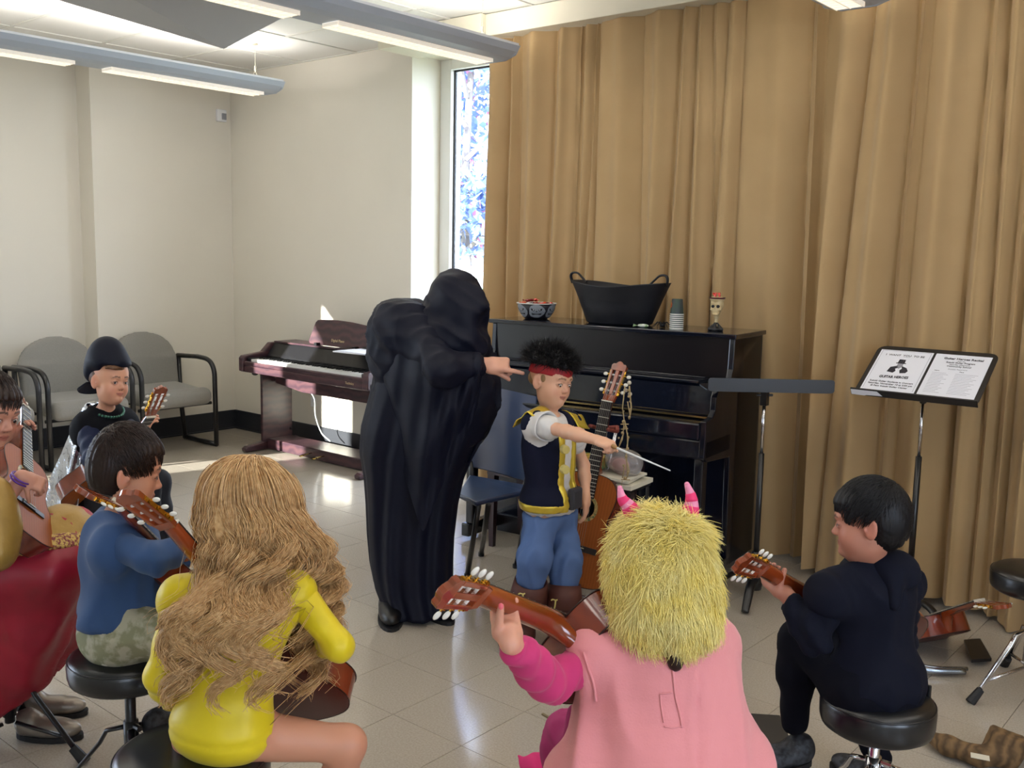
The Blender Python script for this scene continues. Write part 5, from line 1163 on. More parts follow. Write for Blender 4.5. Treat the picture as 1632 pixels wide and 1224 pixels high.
# vest
def vest(inf, up=0):
    S = SDF(); add_torso(S, pel, neck, TR, s, inf, None, None, k=.05); S.cap(neck+[0, 0, -.045], shR, .04+inf, .036+inf, .04); S.cap(neck+[0, 0, -.045], shL, .04+inf, .036+inf, .04)
    S.ell(pel+[0, 0, .03], (.116+inf*.6, .086+inf*.6, .05), TR, .05); S.plane(pel+[0, 0, -.002], (0, 0, -1)); return S
fc = pel*.5+neck*.5; fwd = TR[:, 1]; rgt = TR[:, 0]
S = vest(.018); S.box(fc+fwd*.12, (.034, .10, .24), TR, .004, .003, 's')
for a in (shR, shL): d = nrm((elR if a is shR else elL)-a); S.ell(a+d*.035-[0, 0, .02], (.045, .045, .062), None, .004, 's')
S.ell(neck+[0, 0, .01]+fwd*.03, (.05, .06, .07), TR, .006, 's'); sdf_obj('vest', S, m_navy, PT_, .0065, disp=folds(.003, 40, 8, (0, 0, 1)))
S = vest(.0215); S.plane(pel+[0, 0, .030], (0, 0, 1)); S.box(fc+fwd*.12, (.030, .10, .24), TR, .004, .003, 's'); sdf_obj('hem_trim', S, m_lame, PT_, .0055, disp=folds(.002, 90, 4))
for sx in (1, -1):
    S = vest(.0215); S.plane(fc+rgt*sx*.058, rgt*sx); S.plane(fc+rgt*sx*.030, -rgt*sx); S.plane(fc+fwd*.0, -fwd); S.plane(neck+[0, 0, -.03], (0, 0, 1)); sdf_obj('front_trim', S, m_lame, PT_, .0055, disp=folds(.002, 90, 5))
for (a, e_) in ((shR, elR), (shL, elL)):   # gold shoulder frill
    d = TR[:, 0]*(1 if a is shR else -1); q = TR[:, 1]; P = []
    for i in range(7):
        t_ = i/6; P.append([a-d*.045+[0, 0, .062]+q*(.072*(v-.5)*2)-np.array([0, 0, 1])*.060*(abs(v-.5)*2)**2+d*(.085*t_)+np.array([0, 0, .006])*math.sin(v*19)*t_-np.array([0, 0, .018])*t_ for v in np.linspace(0, 1, 22)])
    b = MB(); b.grid(P); o = b.build('shoulder_frill', m_lame, PT_, smooth=True); so = o.modifiers.new('s', 'SOLIDIFY'); so.thickness = .003
for k, z in enumerate((.155, .075)):
    c = pel+[0, 0, z]+rgt*.047+fwd*.088+TR[:, 0]*.0; P0 = at((902, 902)[k], (717, 749)[k], 3.62)
    b = MB(); f = frame(nrm(fwd+rgt*.55)); b.tube([P0-f[:, 2]*.02, P0+f[:, 2]*.004], [.0175, .016], 14); b.build('vest_button', m_lamed, PT_, smooth=False, bevel=.002)
b = MB(); b.box(pel+[0, 0, .045]+fwd*.105-rgt*.01, (.075, .03, .085), TR); b.build('belt_buckle', mat('buckle_grey', '35363E', .5), PT_, bevel=.012)
# baggy blue trousers
S = SDF(); S.ell(pel+[0, 0, -.025], (.112, .092, .075), TR, .03)
for h_, k_, a_, dx_ in ((hipR, knR, anR, 1), (hipL, knL, anL, -1)):
    e_ = k_*.46+a_*.54; S.cap(h_, k_, .062, .058, .03); S.cap(k_, e_, .060, .052, .03); S.plane(e_*1.0, (0, 0, -1)) if False else None
S.plane(pel+[0, 0, -.018], (0, 0, 1)); 
leglen = lambda V, N: .006*(1-1.6*np.abs(sn(V*[1, 1, .3], 75, 11)))+.0015*np.sin(V[:, 2]*90+3*sn(V, 12, 2))*(V[:, 2] < pel[2]-.25)
sdf_obj('trousers', S, m_pantb, PT_, .008, disp=leglen)
# boots with turned cuffs and a J
for k, (k_, a_, toe, jp) in enumerate(((knR, anR, cdir(-.62, -.25, -.72), (835, 966)), (knL, anL, cdir(-.25, -.3, -.92), (884, 943)))):
    e_ = k_*.60+a_*.40; fl = np.array([a_[0], a_[1], 0]); toe = nrm(toe*[1, 1, 0])
    S = SDF(); S.cap(e_+[0, 0, -.03], a_, .052, .042, .02); S.cap(a_, fl+[0, 0, .035], .042, .040, .02); S.ell(fl+toe*.055+[0, 0, .032], (.046, .085, .034), hframe(toe), .03); S.cap(fl+[0, 0, .03], fl+toe*.10+[0, 0, .028], .036, .030, .02); S.plane((0, 0, .004), (0, 0, -1)); 
    bo = sdf_obj('boot', S, m_boot, PT_, .007, disp=lambda V, N: .003*np.sin(V[:, 2]*70+2*sn(V, 20, 3))*(V[:, 2] > .08))
    P = []; ax = nrm(e_-a_); fr = frame(ax)
    for (t_, r) in ((.0, .052), (.012, .058), (.015, .064), (-.03, .070), (-.075, .076), (-.078, .072), (-.03, .058)): P.append([e_+ax*t_+fr[:, 0]*r*math.cos(q)+fr[:, 1]*r*math.sin(q) for q in np.linspace(0, 2*PI, 28, endpoint=False)])
    b = MB(); b.grid(P, cv=True); cu = b.build('boot_cuff', m_boot, PT_, smooth=True)
    jd = nrm((EYE-e_)*[1, 1, 0]+np.array([0, 0, 0])); jr = np.cross([0, 0, 1], jd); off = (jp[0]-(816+FPX*((e_-EYE)@RT)/((e_-EYE)@FW)))/FPX*3.7; fr2 = np.stack([jr, [0, 0, 1], jd], 1)
    nn_ = nrm(jd*math.sqrt(max(0, 1-(off/.078)**2))+jr*off/.078); xx = nrm(np.cross([0, 0, 1], nn_)); M_ = m4(np.stack([xx, [0, 0, 1], nn_], 1), e_-ax*.068+nn_*.0775)
    b = MB(R=np.array([r[:3] for r in M_[:3]]), T=np.array([r[3] for r in M_[:3]])); sg = 1 if k == 0 else 1
    b.tube(spline([(.006, .046, 0), (.004, .025, 0), (.0, .010, 0), (-.008, .004, 0), (-.013, .009, 0), (-.010, .014, 0)], 4), .0032, 6, flat=.5); b.tube(spline([(-.013, .042, 0), (-.006, .047, 0), (.006, .046, 0), (.014, .050, 0)], 4), .0028, 6, flat=.5); b.build('letter_j', m_lamed, cu)
fl = np.array([anR[0], anR[1], 0]); b = MB(); b.ball(fl+nrm(cdir(-.62, -.25, -.72)*[1, 1, 0])*.05+[0, 0, .064], (.020, .026, .012)); b.build('boot_buckle', m_lamed, PT_, smooth=True)
# headband and spiky wig
b = MB(); P = []
for i in range(6):
    t_ = i/5; z = .022+.040*t_; P.append([hc+HRm @ (np.array([(.0775-.002*t_)*math.cos(q), -.010+(.0965-.003*t_)*math.sin(q), z+.006*math.sin(q)+.0015*math.sin(7*q+i)])*hs*(1+.012*(i in (1, 2, 3, 4)))) for q in np.linspace(0, 2*PI, 40, endpoint=False)])
b.grid(P, cv=True); o = b.build('headband', m_red, PT_, smooth=True); so = o.modifiers.new('s', 'SOLIDIFY'); so.thickness = .003
b = MB(); kp = hc+HRm @ (np.array([-.02, -.112, .045])*hs); b.ball(kp, .014); b.tube([kp, kp+HRm @ np.array([-.03, -.02, -.02])], [.01, .004], 6); b.build('headband_knot', m_red, PT_, smooth=True)
S = SDF(); S.ell(hc+HRm @ np.array([0, -.012, .066]), (.092, .108, .068), HRm); S.ell(hc+HRm @ np.array([0, -.05, .060]), (.086, .070, .064), HRm, .03); S.plane(hc+HRm @ np.array([0, 0, .058]), -HRm[:, 2])
sdf_obj('wig', S, m_hblack, PT_, .006, disp=lambda V, N: .006*sn(V, 110, 3))
rs = np.random.RandomState(2); d = rs.normal(size=(7500, 3)); d /= np.linalg.norm(d, axis=1)[:, None]; d = d[d[:, 2] > -.12]
p0 = np.array([0, -.014, .066])+d*[.082, .098, .058]; dr = d+rs.normal(size=d.shape)*.45+[0, 0, .15]; dr /= np.linalg.norm(dr, axis=1)[:, None]; K = 4; ln = rs.uniform(.018, .036, (len(d), 1)); bend = rs.normal(size=d.shape)*.35
P = np.stack([p0+(dr*t_+bend*t_*t_)*ln for t_ in np.linspace(0, 1, K)], 1); V, F = strand_mesh((P.reshape(-1, 3) @ HRm.T+hc).reshape(P.shape), np.linspace(.0019, .0003, K)); mesh_obj('wig_strands', V, F, m_hblack, PT_, True, kind='stuff')
# short fair hair at the temple
S = SDF(); S.ell(hc+HRm @ np.array([.058, .012, .012]), (.010, .016, .022), HRm, .006); S.ell(hc+HRm @ np.array([0, -.072, -.002]), (.048, .020, .036), HRm, .01); sdf_obj('side_hair', S, mat('hair_sandy', '8A6B48', .6), PT_, .005)
# baton
p0 = wrR+dR*.055+cdir(0, -.35, .1)*.02; p1 = at(1068, 750, 3.06)
q0 = at(981, 713, 3.32)
BT = thing('baton', 'thin white conducting baton held out by the pirate child', 'baton', q0)
b = MB(); b.tube([q0, p1], [.0042, .0022], 8); b.build('shaft', m_keyw, BT, smooth=True)
b = MB(); dd = nrm(p1-q0); b.tube([q0-dd*.06, q0-dd*.03, q0, q0+dd*.012], [.006, .009, .007, .004], 10); b.build('handle', mat('baton_cork', '9A7444', .6), BT, smooth=True)

# ================================================================== adult in the black hooded robe
MN = thing('person', 'adult bending forward in a long black hooded robe, pointing at the child\'s headband', 'person', atz(640, 975, 0))
m_robe = mat('robe_black', '070A1C', .6, bump=(250, .12, .001), spec=.22)
m_shoe = mat('shoe_black', '0C0C0E', .35)
wr = at(772, 581, 3.80); shn = at(655, 525, 3.92); eln = at(705, 590, 3.72); hcm = at(733, 500, 3.95)
S = SDF(); pelm = at(640, 730, 4.12); nkm = at(705, 535, 4.02); RM = hframe(cdir(.75, 0, -.4)*[1, 1, 0])
add_torso(S, pelm, nkm, RM, .95, 0, at(650, 530, 3.92), at(720, 550, 4.18)); Hm = hframe(cdir(.72, -.55, -.35), cdir(.4, .9, 0)); add_head(S, hcm, Hm, 1.08); S.cap(nkm, hcm-Hm[:, 2]*.05, .05, .05, .03)
S.cap(shn, eln, .046, .038, .03); S.cap(eln, wr, .037, .026, .02); S.cap(at(720, 550, 4.18), at(752, 640, 4.2), .045, .038, .03); S.cap(at(752, 640, 4.2), at(745, 700, 4.12), .037, .028, .03)
for (a, k_, f_) in ((at(620, 745, 4.12), at(622, 850, 4.05), at(628, 962, 4.06)), (at(672, 745, 4.18), at(690, 850, 4.12), at(690, 955, 4.14))): add_leg(S, a, k_, f_, .95)
dh = cdir(1, -.02, -.15); add_hand(S, wr, dh, cdir(.02, -.55, .55), .98, -1, ((.12, .12, .06), (1.25, 1.35, .6), (1.35, 1.4, .6), (1.4, 1.4, .6)), thumb=(.95, .05, .55), tcurl=.25, spread=.03)
sdf_obj('body', S, m_skin, MN, .011, fine=((wr-[.06, .06, .09], wr+[.16, .16, .08], .0042),), col=lambda V: face_col(V, hcm, Hm, 1.08, (.84, .62, .52)))
for p, ax in ((at(622, 972, 4.04), cdir(.15, -.25, -.95)), (at(690, 962, 4.10), cdir(.5, -.2, -.8))):
    ax = nrm(ax*[1, 1, 0]); c = np.array([p[0], p[1], 0]); S = SDF(); S.ell(c+ax*.03+[0, 0, .04], (.05, .13, .042), hframe(ax)); S.ell(c-ax*.05+[0, 0, .06], (.042, .06, .055), hframe(ax), .03); S.plane((0, 0, .003), (0, 0, -1)); sh = sdf_obj('shoe', S, m_shoe, MN, .009)
    b = MB(); b.prism([(x*.052, y*.135) for x, y in [(math.cos(q), math.sin(q)) for q in np.linspace(0, 2*PI, 20, endpoint=False)]], 0, .014, R=hframe(ax), T=c+ax*.03); b.build('sole', m_rubber, sh)
# skirt of the robe, hanging to the floor in folds
LV = [(560, 600, 770, .20, 4.04), (620, 590, 782, .22, 4.04), (680, 575, 775, .23, 4.06), (720, 573, 757, .23, 4.08), (760, 580, 740, .22, 4.09), (800, 583, 731, .21, 4.10), (850, 585, 725, .20, 4.10), (895, 589, 723, .19, 4.10), (930, 596, 722, .18, 4.10), (955, 606, 724, .17, 4.09), (970, 612, 726, .165, 4.08)]
ys = np.array([l[0] for l in LV]); yy = np.linspace(560, 970, 60); P = []
for y in yy:
    l, r, dp_, zz = (np.interp(y, ys, [q[i] for q in LV]) for i in (1, 2, 3, 4)); cxp = (l+r)/2; hw = (r-l)/2/FPX*zz; c = at(cxp, y, zz+.02); t_ = (y-560)/410
    row = []
    for q in np.linspace(0, 2*PI, 132, endpoint=False):
        f = 1+(.02+.045*t_)*math.sin(9*q+2*math.sin(3*t_+q))+(.012+.02*t_)*math.sin(17*q+4*t_+1)+.02*math.sin(4*q-3*t_)
        row.append(c+nrm(RT*[1, 1, 0])*hw*math.cos(q)*(.985+.4*(f-1))+nrm(FW*[1, 1, 0])*dp_*math.sin(q)*f)
    P.append(row)
b = MB(); b.grid(P, cv=True); n_ = len(b.V); b.F.append(tuple(range(n_-132, n_))); b.M.append(0)
b.build('robe', m_robe, MN, smooth=True)
# shoulders, chest and small cape
S = SDF()
S.ell(at(672, 560, 4.03), (.215, .19, .20), np.stack([nrm(RT), nrm(FW), nrm(UP)], 1) @ roty(-.15), .05)
S.ell(at(640, 535, 3.99), (.125, .16, .155), np.stack([RT, FW, UP], 1), .05); S.ell(at(735, 590, 4.08), (.14, .15, .22), np.stack([RT, FW, UP], 1), .05)
S.cap(at(620, 560, 3.97), at(612, 578, 3.97), .04, .038, .03)
S.cap(shn, eln, .085, .062, .05); S.cap(eln, at(757, 583, 3.79), .062, .046, .04)
S.ell(at(690, 650, 4.06), (.26, .20, .22), np.stack([RT, FW, UP], 1), .08)
S.cap(at(762, 600, 4.12), at(778, 640, 4.12), .05, .045, .05)
S.plane(at(763, 580, 3.79), cdir(1, .0, -.15)*1.0) if False else None
rk = lambda V, N: .013*(1-1.8*np.abs(sn(V @ np.stack([RT*.75-UP*.65, RT*.65+UP*.75, FW], 1)*[.30, 1.2, .5], 52, 21))**.8)*(.65+.5*sn(V, 9, 2))+.005*(1-1.8*np.abs(sn(V, 55, 4)))
sdf_obj('cape', S, m_robe, MN, .010, disp=rk, it=1)
# hood
S = SDF(); CR = np.stack([RT, FW, UP], 1)
S.ell(at(726, 482, 3.95), (.112, .14, .135), CR, .04); S.ell(at(742, 505, 3.92), (.095, .13, .11), CR, .04); S.ell(at(722, 545, 3.95), (.155, .17, .10), CR @ roty(.3), .06); S.ell(at(690, 515, 3.98), (.08, .12, .09), CR, .05)
S.cap(at(758, 470, 3.86), at(772, 500, 3.86), .03, .022, .04)
S.ell(at(790, 520, 3.84), (.07, .10, .075), CR, .02, 's')
sdf_obj('hood', S, m_robe, MN, .009, it=2, disp=lambda V, N: .010*(1-1.8*np.abs(sn(V @ CR @ roty(.6)*[.3, 1, .9], 62, 5))**.8)*(.6+.4*sn(V, 12, 2))+.003*sn(V, 80, 2))
# wide sleeve hanging in a point under the pointing arm
def curve(P, u):
    P = np.array(P, float); return np.array([np.interp(u, P[:, 0], P[:, i]) for i in range(1, P.shape[1])])
top = [(0, 604, 560, 3.93), (.25, 640, 565, 3.82), (.5, 690, 578, 3.72), (.75, 735, 578, 3.73), (1, 767, 566, 3.77)]
bot = [(0, 617, 640, 3.95), (.15, 640, 740, 3.90), (.30, 664, 820, 3.87), (.38, 674, 852, 3.86), (.48, 690, 808, 3.85), (.62, 718, 740, 3.84), (.78, 745, 690, 3.83), (.9, 763, 640, 3.82), (1, 768, 598, 3.78)]
nu_, nv_ = 70, 60; P = np.zeros((nu_, nv_, 3))
us = np.linspace(0, 1, nu_); T_ = np.array([curve(top, u) for u in us]); B_ = np.array([curve(bot, u) for u in us])
for _ in range(3): B_[1:-1] = (B_[:-2]+B_[1:-1]*2+B_[2:])/4; T_[1:-1] = (T_[:-2]+T_[1:-1]*2+T_[2:])/4
for i in range(nu_):
    for j in range(nv_):
        v = j/(nv_-1); q = T_[i]*(1-v)+B_[i]*v; u = us[i]
        f = .016*math.sin(u*15+v*5*(1-u))*(.2+v)*(1-.3*v)+.020*math.sin((v+.55*(u-.4)**2)*13)*math.exp(-((u-.55)/.35)**2)*(1-v)+.006*math.sin(u*37+v*9)
        P[i, j] = at(q[0], q[1], q[2]-.03*math.sin(PI*min(1, v*1.2))-f)
grid_slab('sleeve', P, .006, m_robe, MN)
b = MB(); q = [at(766, 566, 3.77), at(770, 582, 3.73), at(768, 598, 3.78), at(764, 582, 3.84)]; P = []
for k, f in enumerate((1.12, 1.15, 1.02)):
    c = sum(q)/4-RT*.012*(2-k) if k < 2 else sum(q)/4-RT*.0; P.append([c+(UP*math.cos(a)*.045+FW*math.sin(a)*.05)*f for a in np.linspace(0, 2*PI, 20, endpoint=False)])
b.grid(P, cv=True); b.build('cuff', m_robe, MN, smooth=True)
# far panel of the robe with its square corner
quad = [[(758, 560, 4.02), (790, 562, 4.05)], [(762, 600, 3.98), (798, 612, 4.02)], [(756, 640, 3.98), (799, 646, 4.02)], [(750, 662, 4.0), (788, 662, 4.03)], [(742, 690, 4.02), (778, 686, 4.05)], [(738, 735, 4.04), (747, 738, 4.06)]]
P = np.zeros((len(quad)*5-4, 8, 3))
for i in range(P.shape[0]):
    a = i/5; k = min(int(a), len(quad)-2); f = a-k
    for j in range(8):
        w_ = j/7; q = [np.array(quad[k+o_][0])*(1-w_)+np.array(quad[k+o_][1])*w_ for o_ in (0, 1)]; r = q[0]*(1-f)+q[1]*f; P[i, j] = at(r[0], r[1], r[2]+.012*math.sin(w_*7+i*.2))
grid_slab('robe_panel', P, .008, m_robe, MN)
# ================================================================== seated children
def kid(label, base, hc, HR, hs, neck, pel, CRm, s, arms, legs, hands, skin, brow, res=.009, headres=.0032, face=True, necks=.031, feet=True):
    t = thing('person', label, 'person', (base[0], base[1], 0)); S = SDF()
    add_torso(S, pel, neck, CRm, s, 0, arms[0][0], arms[1][0]); S.cap(neck-CRm[:, 2]*.02, hc-HR[:, 2]*.05-HR[:, 1]*.01, necks, necks*.93, .03)
    add_head(S, hc, HR, hs)
    for a in arms: add_arm(S, *a, s)
    for l in legs:
        add_leg(S, l[0], l[1], l[2], s)
        if len(l) > 3 and feet: S.cap(l[2], l[3], .03, .024, .02)
    fine = [(hc-.12, hc+.12, headres)]; tips = []
    for h in hands: tips.append(add_hand(S, *h[0], **h[1])); w_ = np.array(h[0][0]); fine.append((w_-.085, w_+.085, .0042))
    b_ = sdf_obj('body', S, m_skin, t, res, fine=fine, col=lambda V: face_col(V, hc, HR, hs, skin, brow=brow))
    return t, tips
def sleeve(parent, name, m, s, arm, inf, t0=0, t1=1.0, seed=0, amp=.005, k=.02):
    S = SDF(); a, b, c = arm; add_arm(S, a, b, c, s, inf, k, end=t1); d = nrm(c-b); S.plane(b+(c-b)*t1, d)
    ax = nrm(c-a); return sdf_obj(name, S, m, parent, .0075, disp=lambda V, N: amp*(1-1.5*np.abs(sn(V-np.outer((V @ ax), ax)*.1, 75, seed)))*(.6+.4*sn(V, 20, 1))+amp*.6*np.sin((V @ ax)*120+3*sn(V, 25, seed)))
def H(c, *a): return c
fl_ = lambda p: np.array([p[0], p[1], 0.])

# ------------------------------------------------ child in the yellow leotard, seen from behind
s = .73; pel = at(352, 1168, 2.10); neck = at(392, 912, 2.13); CRY = hframe(cdir(.22, 0, 1)*[1, 1, 0], neck-pel)
hc = at(408, 830, 2.17); HY = hframe(cdir(.30, -.18, .95), UP)
shl = at(288, 948, 2.10); shr = at(470, 940, 2.13); ell_ = at(255, 1080, 2.06); wrl = at(275, 1118, 2.22); elr = at(541, 1030, 2.10); wrr = at(488, 1012, 2.30)
hpr = at(400, 1172, 2.12); knr = at(553, 1186, 2.16); anr = at(520, 1330, 2.24); hpl = at(315, 1175, 2.14); knl = at(330, 1120, 2.48); anl = at(330, 1290, 2.50)
YG, _ = kid('child in a yellow long-sleeved leotard with long wavy blond hair, back to the picture', pel, hc, HY, 1.02, neck, pel, CRY, s, ((shl, ell_, wrl), (shr, elr, wrr)), ((hpr, knr, anr), (hpl, knl, anl)),
    [((wrl, cdir(.55, -.1, .8), cdir(.3, 1, 0), .7), dict(side=-1)), ((wrr, cdir(-.7, -.3, .5), cdir(.2, -.8, -.4), .7), dict(side=-1))], (.80, .56, .44), (.5, .38, .25), headres=.006)
m_yel = mat('leotard_yellow', 'DDC417', .45, sheen=.1, spec=.4)
S = SDF(); add_torso(S, pel, neck, CRY, s, .006, shl, shr); S.ell(neck+CRY[:, 2]*.05, (.07, .07, .05), CRY, .01, 's')
uR = CRY[:, 0]; 
for q, hp in ((1, hpr), (-1, hpl)): S.plane(pel+uR*q*.070-CRY[:, 2]*.085, nrm(uR*q*.78-CRY[:, 2]*.62+CRY[:, 1]*.18))
sdf_obj('leotard', S, m_yel, YG, .008, disp=lambda V, N: .0012*sn(V, 60, 3)-.003*np.exp(-(((V-pel) @ CRY[:, 2]-.012)/.006)**2)*(((V-pel) @ CRY[:, 1]) < 0))
sleeve(YG, 'sleeve', m_yel, s, (shl, ell_, wrl), .006, seed=2, amp=.002); sleeve(YG, 'sleeve', m_yel, s, (shr, elr, wrr), .006, seed=3, amp=.002)
# long wavy hair
m_blond = hair_mat('hair_blond', 'AE7840', 'EBC690', .34)
S, L = hair_cap(hc, HY, 1.08, .016, back_low=-.11); S.box(L(0, .15, -.07), (.12, .10, .09), HY, .02, .01, 's'); sdf_obj('hair_base', S, m_blond, YG, .007, disp=lambda V, N: .003*sn(V @ HY*[1, .3, .3], 120, 4))
rs = np.random.RandomState(8); N_ = 6500; K = 30
u = rs.uniform(0, 1, N_); th = rs.uniform(-1, 1, N_)           # th: around the back of the head, -1 left .. 1 right
P = np.zeros((N_, K, 3)); X, Yb, Z = HY[:, 0], HY[:, 1], HY[:, 2]
ang = th*2.0; el0 = rs.uniform(0, 1, N_)**.7
ncl = 15; cl_ = np.round((th+1)/2*ncl+rs.normal(size=N_)*.33)/ncl*2-1; ci = np.round((cl_+1)/2*ncl).astype(int)+2; tb = np.random.RandomState(77); cph = tb.uniform(0, 6.28, 40)[ci]+rs.normal(size=N_)*.25; clen = tb.uniform(.74, 1.04, 40)[ci]; cfr = tb.uniform(44, 74, 40)[ci]
off = rs.normal(size=(N_, 2))*.0065                             # place inside the lock
lenT = rs.uniform(.39, .48, N_)*clen*np.where(th > .5, 1.05, 1)
for k in range(K):
    t_ = k/(K-1); arc = .155; a_s = lenT*t_; st_ = el0*.10
    tot = a_s+st_; onh = np.minimum(tot, arc); pol = onh/.092+.05; free = np.maximum(0, tot-arc); lk = np.clip(free/.16, 0, 1); lk = lk*lk*(3-2*lk)
    tha = th*(1-lk)+cl_*lk; az = tha*2.0*(.5+.5*np.minimum(1, onh/arc))
    r = .090+.012*u; po = np.minimum(pol, 1.72)
    x = r*np.sin(po)*np.sin(az); y = -.02-(r+.004)*np.sin(po)*np.cos(az); z = .045+.098*np.cos(po)
    x = x*(1+.50*np.clip(free/.07, 0, 1)-.40*lk)+.048*lk*(th < .5)+.030*lk*(th > .5); y = y+.10*lk*(th > .5)
    fall = free*.93; z = z-fall
    ca = .0015+.026*np.clip((free-.03)/.13, 0, 1); w_ = free*cfr+cph
    x = x+ca*np.sin(w_)+off[:, 0]*(1-.25*lk)+.003*np.sin(free*110+u*6); y = y+ca*np.cos(w_)+off[:, 1]
    P[:, k] = hc+np.outer(x, X)+np.outer(y, Yb)+np.outer(z, [0, 0, 1.])*.35+np.outer(z, Z)*.65
back = -CRY[:, 1]; dd = (P-pel) @ back; sx_ = (P-pel) @ CRY[:, 0]; lim = .108*np.sqrt(np.clip(1-(sx_/.19)**2, 0, 1))+.018; hz = (P-pel) @ CRY[:, 2]
w_ = np.clip((neck-pel) @ CRY[:, 2]-hz+.03, 0, .05)/.05; push = np.where((dd < lim) & (np.abs(sx_) < .19) & (dd > -.06), lim-dd, 0)*w_; P += push[..., None]*back
P += (rs.normal(size=(N_, 1, 3))*.003)*np.linspace(.2, 1.4, K)[None, :, None]
V, F = strand_mesh(P, np.linspace(.0011, .0006, K)); mesh_obj('long_hair', V, F, m_blond, YG, True, kind='stuff')
# stray frizz
n2 = 150; Pf = P[rs.choice(N_, n2)].copy(); jf = np.cumsum(rs.normal(size=Pf.shape)*.0035, axis=1); jf = np.cumsum(jf, axis=1)*.35; Pf += np.clip(jf, -.022, .022); V, F = strand_mesh(Pf, np.full(Pf.shape[1], .0004)); mesh_obj('stray_hair', V, F, m_blond, YG, True, kind='stuff')
stool(fl_(at(318, 1190, 2.10))+[-.03, 0, 0], .425, .165, .085, 'large black round stool under the child in the yellow leotard', m_blackm, .4)

# ------------------------------------------------ child in the blue shirt, profile
s = .74; pel = at(203, 1000, 2.56); neck = at(188, 828, 2.52); CB = hframe(cdir(.90, 0, .35)*[1, 1, 0], neck-pel)
hc = at(204, 752, 2.48); HB = hframe(cdir(.90, -.17, .34), cdir(.06, 1, 0)); hs = np.array([.90, .88, 1.04])
shR = at(182, 868, 2.42); shL = at(212, 856, 2.66); eR = at(246, 893, 2.36); wR = at(300, 868, 2.50); eL = at(262, 912, 2.72); wL = at(300, 880, 2.66)
hR = at(205, 1005, 2.48); kR = at(300, 1015, 2.44); aR = at(262, 1082, 2.60); hL = at(215, 995, 2.66); kL = at(296, 985, 2.80); aL = at(292, 1090, 2.84)
B3, _ = kid('child in a blue long-sleeved shirt and camouflage trousers, seen in profile with short dark hair', pel, hc, HB, hs, neck, pel, CB, s, ((shR, eR, wR), (shL, eL, wL)), ((hR, kR, aR), (hL, kL, aL)), [((wR, cdir(.8, .2, .5), cdir(0, -1, .2), .68), dict(side=-1))], (.78, .55, .44), (.12, .08, .06))
add_eyes(B3, hc, HB, hs, look=(.1, 1, -.05))
m_blue = mat('shirt_blue', '2A4A78', .8, sheen=.1, bump=(400, .12, .001)); m_camo = mat('camo', '8A8A6C', .85, noise=(16, .14, '6B5A4C')); world_noise(m_camo, 30, .12, 'B0AB95')
S = SDF(); add_torso(S, pel, neck, CB, s, .015, shR, shL); S.ell(pel+CB[:, 2]*.04-CB[:, 1]*.02, (.12, .10, .09), CB, .05); S.ell(neck+CB[:, 2]*.055+CB[:, 1]*.02, (.058, .06, .045), CB, .008, 's'); S.plane(pel+CB[:, 2]*.03, -CB[:, 2])
sdf_obj('shirt', S, m_blue, B3, .009, disp=lambda V, N: .007*(1-1.7*np.abs(sn(V*[1, 1, .3], 62, 6)))*(.6+.5*sn(V, 10, 3))+.002*sn(V, 70, 2))
for a in ((shR, eR, wR), (shL, eL, wL)): sleeve(B3, 'sleeve', m_blue, s, a, .011, t1=.85, seed=5, amp=.004)
S = SDF(); S.ell(pel-CB[:, 2]*.01, (.135, .120, .085), CB); add_leg(S, hR, kR, aR, s, .016); add_leg(S, hL, kL, aL, s, .016); sdf_obj('trousers', S, m_camo, B3, .010, disp=lambda V, N: .005*(1-1.6*np.abs(sn(V, 34, 9))))
short_hair(B3, hc, HB, hs, m_hdark, seed=1, zf=.050, low=-.005, inf=.007, yf=.004, messy=.15)
m_sneak = mat('sneaker_dark', '17171A', .6, noise=(60, .2, '3A3C42'))
def shoe(parent, an, toe, s=1.0, m=None, sole=None, z0=None, name='shoe'):
    z = (an[2]-.075*s) if z0 is None else z0; f = nrm(np.array(toe)*[1, 1, 0]); c = np.array([an[0], an[1], z]); R = hframe(f); S = SDF()
    S.ell(c+f*.050*s+[0, 0, .030*s], np.array([.040, .095, .034])*s, R, .02); S.ell(c-f*.02*s+[0, 0, .045*s], np.array([.034, .045, .045])*s, R, .02); S.plane((0, 0, z+.012), (0, 0, -1))
    o = sdf_obj(name, S, m or m_sneak, parent, .006, disp=lambda V, N: .0012*sn(V, 140, 3)); b = MB()
    b.prism([(x*.043*s, y*.104*s) for x, y in [(math.cos(q), math.sin(q)) for q in np.linspace(0, 2*PI, 22, endpoint=False)]], 0, .016, R=R, T=c+f*.045*s); b.build('sole', sole or m_rubber, o)
    return o
for a in (aR, aL): shoe(B3, [a[0], a[1], 0], cdir(.9, 0, .3), .95, z0=.20 if a is aR else .002)
b = MB(); b.box([aR[0], aR[1], .10]+nrm(cdir(.9, 0, .3))*[.05, .05, 0], (.10, .22, .012), hframe(cdir(.9, 0, .3))); fr_ = b
st3 = fl_(at(205, 1040, 2.56))
stool(st3, .455, .150, .07, 'black round stool with black tripod legs under the child in camouflage trousers', m_blackm, math.radians(212))
fr = thing('foot_rest', 'small dark foot rest between the stools of the blue and yellow children', 'footrest', [aR[0], aR[1], 0]); b.build('foot_plate', m_blackm, fr)
for q in (-.07, .07): b = MB(); b.cyl([aR[0]+q*.5, aR[1]+q, .1], [aR[0]+q*.9, aR[1]+q, 0], .006, n=6); b.build('leg', m_blackm, fr)
b = MB(); S = SDF(); S.ell(at(172, 1052, 2.47), (.03, .025, .012), None); o = sdf_obj('crumpled_tissue', S, m_paper2, None, .004, disp=lambda V, N: .004*sn(V, 120, 1)); o.location = (0, 0, 0); tag(o, 'small crumpled pale tissue on the rim of the stool under the camouflage trousers', 'tissue')

